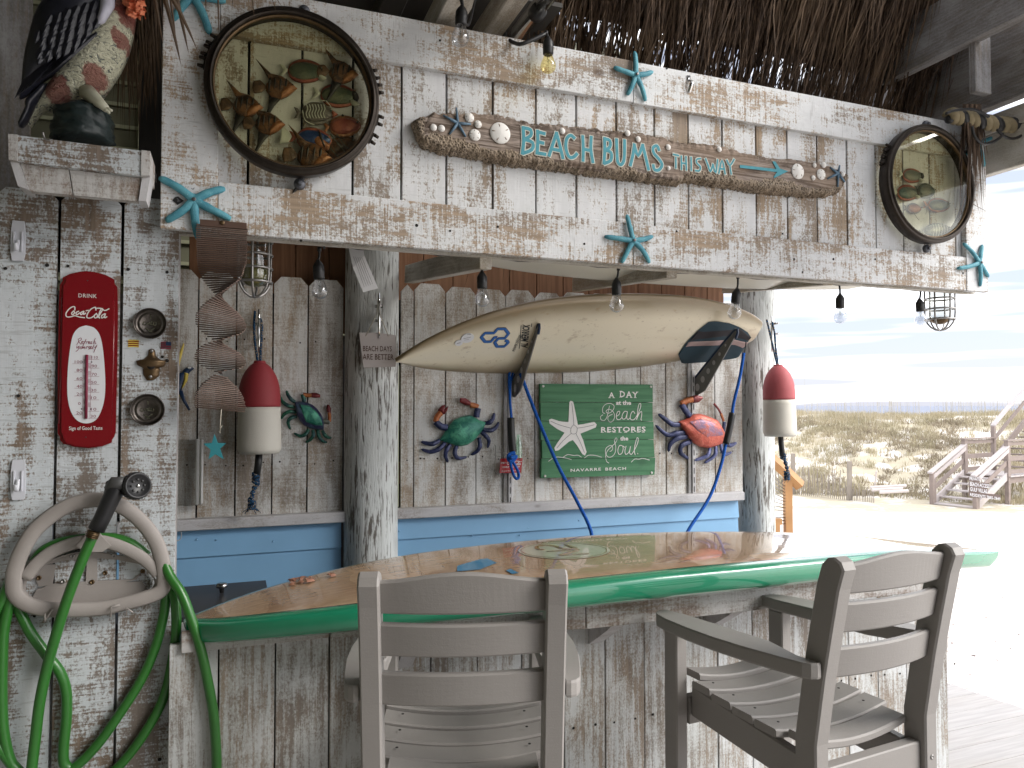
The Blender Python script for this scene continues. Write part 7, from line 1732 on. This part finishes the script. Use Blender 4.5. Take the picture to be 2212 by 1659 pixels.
# ================================================================== chairs
def chair_parts(t):
    W = .365; hw = W/2; md = M['hdpe']
    def yz(poly, x0, x1, name, bevel=.004):
        a = sum(poly[i][0]*poly[(i+1) % len(poly)][1]-poly[(i+1) % len(poly)][0]*poly[i][1] for i in range(len(poly)))
        if a < 0: poly = poly[::-1]
        n = len(poly); b = MB(); ins = []
        cy = sum(p[0] for p in poly)/n; cz = sum(p[1] for p in poly)/n
        for i in range(n):                    # inset outline for the softened edge
            p0, p1, p2 = Vector(poly[i-1]), Vector(poly[i]), Vector(poly[(i+1) % n]); d1 = (p1-p0).normalized(); d2 = (p2-p1).normalized()
            nn = Vector((-d1.y-d2.y, d1.x+d2.x)); nn = nn.normalized() if nn.length > 1e-6 else Vector((-d1.y, d1.x)); ins.append(p1+nn*bevel/max(.5, nn.dot(Vector((-d1.y, d1.x)))))
        rings = [[(x0, p.x, p.y) for p in ins], [(x0+bevel, *p) for p in poly], [(x1-bevel, *p) for p in poly], [(x1, p.x, p.y) for p in ins]]
        vs = [v for r_ in rings for v in r_]; fs = [tuple(range(n))[::-1], tuple(range(3*n, 4*n))]
        for k_ in range(3): fs += [(k_*n+i, k_*n+(i+1) % n, (k_+1)*n+(i+1) % n, (k_+1)*n+i) for i in range(n)]
        b.add(vs, fs); b.build(name, md, t)
    # back legs that lean: local y forward towards the bar
    def bend(z): return -.235-.075*max(0, z-.80)**1.15/(.40**1.15)+.0*z
    for sx in (-1, 1):
        x0, x1 = (sx*hw-.021, sx*hw+.021); zs = [0, .3, .6, .8, .95, 1.05, 1.15]; po = []
        for z in zs: po.append((bend(z)-.030, z))
        zt_ = 1.214; c = bend(zt_)
        po += [(c-.030, zt_-.02), (c-.022, zt_-.004), (c-.006, zt_+.004), (c+.012, zt_), (c+.028, zt_-.016)]
        for z in zs[::-1]: po.append((bend(z)+.030, z))
        yz(po, x0, x1, 'back_post')
        # front leg, side rail
        yz([(.195, 0), (.250, 0), (.250, .926), (.195, .928)], sx*hw-.019+sx*.012, sx*hw+.019+sx*.012, 'front_leg')
        yz([(-.215, .655), (.200, .685), (.200, .768), (-.215, .735)], sx*(hw-.036)-.013, sx*(hw-.036)+.013, 'seat_rail')
        yz([(-.215, .33), (.200, .33), (.200, .385), (-.215, .385)], sx*(hw-.03)-.010, sx*(hw-.03)+.010, 'stretcher')
        # arm: slab with rounded ends and a bowed outer edge
        b = MB(); ys = [-.285, -.278, -.262, -.20, -.10, 0, .10, .20, .255, .275, .283]; outs = [.030, .042, .052, .062, .074, .078, .074, .062, .048, .034, .020]
        up_, dn_ = [], []
        for y, ow in zip(ys, outs): up_.append((sx*(hw+ow+.004), y)); 
        inn = [(sx*(hw+.024), y) for y in (-.285, -.22)]+[(sx*(hw-.012), y) for y in (-.10, .10, .22)]+[(sx*(hw+.0), .283)]
        poly = up_+inn[::-1]
        zf = lambda y: .953-.028*(y+.285)/.57; n = len(poly); cxx = sum(p[0] for p in poly)/n; q = []
        for dz, k_ in ((0, .95), (.005, 1), (.029, 1), (.034, .95)): q += [(cxx+(x-cxx)*k_, y*(1-.006*(k_ < 1)), zf(y)+dz) for x, y in poly]
        fs = [tuple(range(n)), tuple(range(4*n-1, 3*n-1, -1))]
        for r_ in range(3): fs += [(r_*n+i, (r_+1)*n+i, (r_+1)*n+(i+1) % n, r_*n+(i+1) % n) for i in range(n)]
        if sx > 0: fs = [f_[::-1] for f_ in fs]
        fs = [f_[::-1] for f_ in fs]; b.add(q, fs); b.build('arm', md, t)
        for zz_ in (.70, .665, 1.15, 1.07, .975):
            b = MB(); b.lathe([(.0062, 0), (.0055, .0015), (.0025, .0015), (.002, .0002)], 12, M=Matrix.Translation((sx*hw, bend(zz_)-.0303, zz_)) @ Matrix.Rotation(math.pi/2, 4, 'X'))
            if zz_ < .8: b.build('screw', M['dullsteel'], t)
    def slat(y0, z0, h, th, crest=0., bow=.0, L=W-.04, name='back_slat', flat=False, lean=0.):
        b = MB(); n = 22; vs = []
        for i in range(n+1):
            s_ = i/n; x = -L/2+L*s_; k_ = 4*s_*(1-s_)
            if not flat:
                yc = y0-bow*k_; z1 = z0+h/2+crest*(math.sin(math.pi*s_)**1.6); zb_ = z0-h/2; y_t = yc-lean*h/2; y_b = yc+lean*h/2; e = .004
                vs += [(x, y_b-th/2+e, zb_), (x, y_b-th/2, zb_+e), (x, y_t-th/2, z1-e), (x, y_t-th/2+e, z1), (x, y_t+th/2-e, z1), (x, y_t+th/2, z1-e), (x, y_b+th/2, zb_+e), (x, y_b+th/2-e, zb_)]
            else:
                zc = z0-bow*k_; e = .004
                vs += [(x, y0-h/2+e, zc-th/2), (x, y0-h/2, zc-th/2+e), (x, y0-h/2, zc+th/2-e), (x, y0-h/2+e, zc+th/2), (x, y0+h/2-e, zc+th/2), (x, y0+h/2, zc+th/2-e), (x, y0+h/2, zc-th/2+e), (x, y0+h/2-e, zc-th/2)]
        fs = [(i*8+j, i*8+(j+1) % 8, (i+1)*8+(j+1) % 8, (i+1)*8+j) for i in range(n) for j in range(8)]+[tuple(range(8)), tuple(range((n+1)*8-1, n*8-1, -1))]
        fs = [f_[::-1] for f_ in fs]; b.add(vs, fs); b.build(name, md, t)
    slat(bend(1.16), 1.165, .066, .020, .017, .018, lean=.20, name='crest_slat'); slat(bend(1.08), 1.078, .067, .020, 0, .020, lean=.18); slat(bend(.975), .975, .068, .020, 0, .020, lean=.15)
    for k_ in range(6): slat(-.180+k_*.076, .775+.0055*k_-.008*math.sin(k_*.6), .070, .020, bow=.020, L=W+.015 if 0 < k_ < 5 else W-.05, name='seat_slat', flat=True)
    b = MB()
    for k_ in range(6):
        for sx in (-1, 1): b.lathe([(.0035, .0), (.003, .001)], 8, c=(sx*(hw-.035), -.180+k_*.076, .777+.0055*k_))
    tag(b.build('slat_screw', M['hole'], t), kind='stuff')
    b = MB(); b.box(-hw+.02, hw-.02, .205, .235, .66, .735, bv=.003); b.build('front_rail', md, t)
    b = MB(); b.box(-hw+.02, hw-.02, .205, .235, .25, .31, bv=.003); b.build('foot_rest', md, t)
    b = MB(); b.box(-hw+.02, hw-.02, -.25, -.22, .66, .735, bv=.003); b.build('rear_rail', md, t)
def place(t, u, dist, face, z=0.):        # face: heading relative to the camera heading, to the left positive
    q = EYE+FW*0; d = Vector((math.cos(YAW), math.sin(YAW), 0)); r_ = Vector((math.sin(YAW), -math.cos(YAW), 0))
    x = (u-CU)/FPX*dist; p = d*dist+r_*x; t.location = (p.x, p.y, z); t.rotation_euler = (0, 0, YAW-math.pi/2+face)
ch = thing('bar_chair', 'grey plastic slatted bar chair seen from behind in front of the bar', 'bar chair', group='grey bar chairs with arms'); chair_parts(ch); place(ch, 1003, 1.775, math.radians(3.5))
c2 = copy_thing(ch, (0, 0, 0), 'grey plastic slatted bar chair turned sideways at the right end of the bar'); place(c2, 1699, 1.953, math.radians(26))
# ================================================================== outside
f = Zm(3550, 1650, 2.38)
def camp(x, d, z): q = RH*x+FH*d; return Vector((q.x, q.y, z))
A_ = camp(13.3, 23.5, 0); Bp = camp(13.98, 22.4, 0); eW = (Bp-A_); WID = eW.length; eW.normalize(); eL = Vector((-eW.y, eW.x, 0))
if eL.dot(camp(1, 0, 0)) < 0: eL = -eL
zg = EYE.z-3.16
bs = thing('beach_stairs', 'weathered wooden stairs and railings climbing the dune', 'beach stairs', (A_.x, A_.y, zg)); bs.rotation_euler = (0, 0, math.atan2(eL.y, eL.x)); sgn = 1 if Matrix.Rotation(-bs.rotation_euler.z, 3, 'Z') @ eW @ Vector((0, 1, 0)) > 0 else -1
def sbox(x0, x1, y0, y1, z0, z1, name, mat='driftstair'):
    y0, y1 = sgn*y0, sgn*y1; y0, y1 = min(y0, y1), max(y0, y1)
    b = MB(); b.box(x0, x1, y0, y1, z0, z1); b.build(name, M[mat], bs)
def sbeam(x0, z0, x1, z1, y, w_, h, name, mat='driftstair', off=0.):
    b = MB(); y = sgn*y; b.add([(x0, y-w_/2, z0-h), (x1, y-w_/2, z1-h), (x1, y-w_/2, z1), (x0, y-w_/2, z0), (x0, y+w_/2, z0-h), (x1, y+w_/2, z1-h), (x1, y+w_/2, z1), (x0, y+w_/2, z0)], [(0, 1, 2, 3), (7, 6, 5, 4), (0, 4, 5, 1), (1, 5, 6, 2), (2, 6, 7, 3), (3, 7, 4, 0)]); b.build(name, M[mat], bs)
R1, L1 = .95, 1.95; R2 = 1.05
for y in (0, WID):
    sbox(-.06, .06, y-.06, y+.06, -.1, 1.04, 'post'); sbox(.07, .16, y-.04, y+.04, 0, 1.0, 'post')
    sbox(L1-.06, L1+.06, y-.06, y+.06, -.3, R1+1.08, 'post'); sbox(L1+.07, L1+.15, y-.04, y+.04, R1-.1, R1+1.06, 'post')
    sbeam(-.12, 1.06, L1, R1+.95, y, .16, .05, 'hand_rail', 'railtop'); sbeam(0, .98, L1, R1+.87, y+.05, .04, .13, 'rail_board', 'railtop')
    sbeam(.1, .62, L1, R1+.50, y, .04, .15, 'rail_board'); sbeam(.05, .22, L1, R1+.12, y, .05, .24, 'stringer', 'railtop')
for k_ in range(5): sbox(-.02+k_*.39, .30+k_*.39, .0, WID, .05+k_*.19, .09+k_*.19, 'tread', 'railtop'); 
LD = 1.9
for k_ in range(6): sbox(L1+k_*.32, L1+k_*.32+.30, -.1, WID+.1, R1-.05, R1-.01, 'landing_board', 'railtop')
for y in (0, WID):
    sbox(L1, L1+LD, y-.02, y+.02, R1-.25, R1-.055, 'rim_board'); sbox(L1-.1, L1+LD+.1, y-.08, y+.08, R1+1.085, R1+1.125, 'hand_rail', 'driftstair')
    sbox(L1, L1+LD, y-.02, y+.02, R1+.94, R1+1.06, 'rail_board'); sbox(L1, L1+LD, y-.02, y+.02, R1+.45, R1+.60, 'rail_board'); sbox(L1, L1+LD, y-.02, y+.02, R1+.04, R1+.17, 'rail_board')
    x = L1+LD; sbox(x-.05, x+.07, y-.06, y+.06, -.2, R1+1.5, 'post')
    sbeam(x, R1+1.55, x+3.2, R1+3.4, y, .16, .05, 'hand_rail', 'railtop'); sbeam(x, R1+1.10, x+3.2, R1+2.95, y, .04, .15, 'rail_board'); sbeam(x, R1+.45, x+3.2, R1+2.3, y, .05, .26, 'stringer')
for k_ in range(7): sbox(L1+LD+k_*.34, L1+LD+k_*.34+.30, 0, WID, R1+.12+k_*.19, R1+.16+k_*.19, 'tread')
# access sign
ds_ = 22.25
asg = thing('access_sign', 'stack of four brown boards with white lettering at the beach stairs', 'sign', PD(2100, 1070, ds_)); asg.rotation_euler = (0, 0, YAW-math.pi/2)
AM = Matrix.Rotation(-(YAW-math.pi/2), 4, 'Z')
def al(x, y): q = AM @ (PD(*f(x, y), ds_)-asg.location); return (q.x, q.z)
for i, (s_, pl, tb_) in enumerate((('PRIVATE', [(632, 540), (735, 545), (735, 588), (632, 585)], (636, 545, 732, 582)), ('BEACH ACCESS', [(634, 588), (822, 600), (820, 642), (634, 632)], (638, 593, 818, 634)), ('GULF VILLAS', [(636, 632), (803, 645), (803, 692), (636, 682)], (640, 640, 798, 682)), ('RESIDENTS 7885-7849', [(632, 682), (925, 710), (920, 752), (632, 725)], (638, 695, 920, 738)))):
    b = MB(); b.prism([al(x, y) for x, y in pl], -.02, .02); b.build('sign_board', M['signbrown'], asg)
    b = MB(); a, c = al(tb_[0], tb_[3]), al(tb_[2], tb_[1]); put_text(b, s_, a[0], c[0], a[1]+(.06 if i == 3 else .03), c[1]+.01, -.023, 0, .005, rise=-(.14 if i == 3 else .07 if i else .02)); b.build('lettering', M['white'], asg)
# sand fence
sf = thing('sand_fence', 'old leaning sand fence of thin slats at the foot of the dune', 'fence', (0, 0, 0)); me = {}
def fp(u): d = 26.5-(u-1690)/190*2.6; return PD(u, 1000, d), d
for i in range(52):
    u = 1672+i*4.2; q, d = fp(u); l = (q-EYE).dot(Vector((*RH, 0))); g_ = terrain(l, (q).dot(Vector((*FH, 0)))); h = R.uniform(.55, 1.1)*(1. if i < 34 else .6)
    hk_ = round(h, 1)
    if hk_ not in me: b = MB(); b.box(-.02, .02, -.006, .006, -.1, hk_); me[hk_] = b.mesh('slat', M['fencewood'])
    inst('slat', me[hk_], sf, (q.x, q.y, g_), (R.gauss(0, .05), R.gauss(0, .07), YAW))
for u, h in ((1712, 1.45), (1834, 1.3), (1655, 1.4)):
    q, d = fp(u); l = (q-EYE).dot(Vector((*RH, 0))); g_ = terrain(l, q.dot(Vector((*FH, 0)))); b = MB(); b.box(-.06, .06, -.06, .06, -.2, h); inst('post', b.mesh('post', M['fencewood']), sf, (q.x, q.y, g_), (0, R.gauss(0, .02), YAW))
for k_, (ua, va, ub, vb_, un) in enumerate(((1880, 1053, 1958, 1049, 0), (1884, 1058, 1950, 1055, 0), (1900, 1063, 1962, 1060, 0), (1893, 1018, 1889, 1056, 1))):
    a, c = PD(ua, va, 22.0-k_*.1), PD(ub, vb_, 22.6-k_*.1); b = MB(); b.tube([a, c], .05, 4, flat=(.35, 1), smooth=False); o_ = b.build('loose_plank', M['railtop'])
    tag(o_, ('topmost pale plank of the heap on the sand below the dune', 'middle pale plank of the heap on the sand', 'lowest pale plank of the heap on the sand', 'pale plank standing upright beside the plank heap')[k_], 'plank', 'loose planks below the dune')
# orange railing beyond the post
f = Zm(3000, 1500, 2.1434); dr = 9.6
og = thing('orange_railing', 'orange stained handrail and post with cables beyond the right log post', 'railing', PD(1702, 1145, dr)); og.rotation_euler = (0, 0, YAW-math.pi/2)
def ogp(x, y, dd=0.): q = AM @ (PD(*f(x, y), dr+dd)-og.location); return q
a, c = ogp(192, 1300), ogp(250, 830); b = MB(); b.box(a.x, c.x, -.05, .05, a.z-.3, c.z+.03); b.build('rail_post', M['orangewood'], og)
b = MB(); b.tube([ogp(60, 640, .0), ogp(200, 765), ogp(325, 885)], .085, 4, flat=(.9, .9), smooth=False, up=(0, 1, 0)); b.build('hand_rail', M['orangewood'], og)
for k_ in range(13): b = MB(); b.tube([ogp(20, 740+k_*42), ogp(205, 900+k_*25)], .006, 4); b.build('cable', M['dullsteel'], og)
b = MB(); a, c = ogp(60, 1190), ogp(150, 1175); b.box(a.x, c.x, -.1, .1, a.z-.02, c.z+.03); b.box(c.x-.12, c.x-.03, -.1, .1, a.z-.45, a.z-.02); b.build('low_rail', M['orangewood'], og)
# litter on the sand beside the deck
b = MB(); rr = random.Random(4); vs = []
for _ in range(900):
    l, d = rr.uniform(2.2, 6.5), rr.uniform(3.6, 9)
    if rr.random() < (d-3.6)/6 or (RH*l+FH*d).x < 3.8-(RH*l+FH*d).y*.0 and (RH*l+FH*d).y < 3: continue
    q = RH*l+FH*d; z = max(terrain(l, d), -.12 if d < 4.4 else -9)+.012; s_ = rr.uniform(.006, .022); a = rr.uniform(0, 6.28)
    p = Vector((q.x, q.y, z)); u_ = Vector((math.cos(a), math.sin(a), 0))*s_; w_ = Vector((-math.sin(a), math.cos(a), 0))*s_*rr.uniform(.25, .7)
    b.add([p-u_, p+w_+Vector((0, 0, .004)), p+u_, p-w_], [(0, 1, 2, 3)])
tag(b.build('litter', M['signbrown']), 'small brown leaf bits scattered on the sand beside the deck', 'litter', kind='stuff')
# unseen ceiling and house walls, added and sized to shade the left
pr_ = thing('shade_ceiling', None, None, kind='structure'); b = MB(); b.box(-3.2, 2.6, -4.2, -1.6, 3.62, 3.66); b.box(1.03, 2.6, -1.6, 1.0, 3.9, 3.94); b.build('shade_ceiling_sheet', M['ceiling'], pr_)
hb_ = thing('shade_wall', None, None, kind='structure'); b = MB(); b.box(-2.45, 2.1, -3.05, -3.0, 0, 3.62); b.box(-2.45, -2.4, -3.0, 3.95, 0, 3.62); b.build('shade_wall_sheet', M['siding'], hb_)
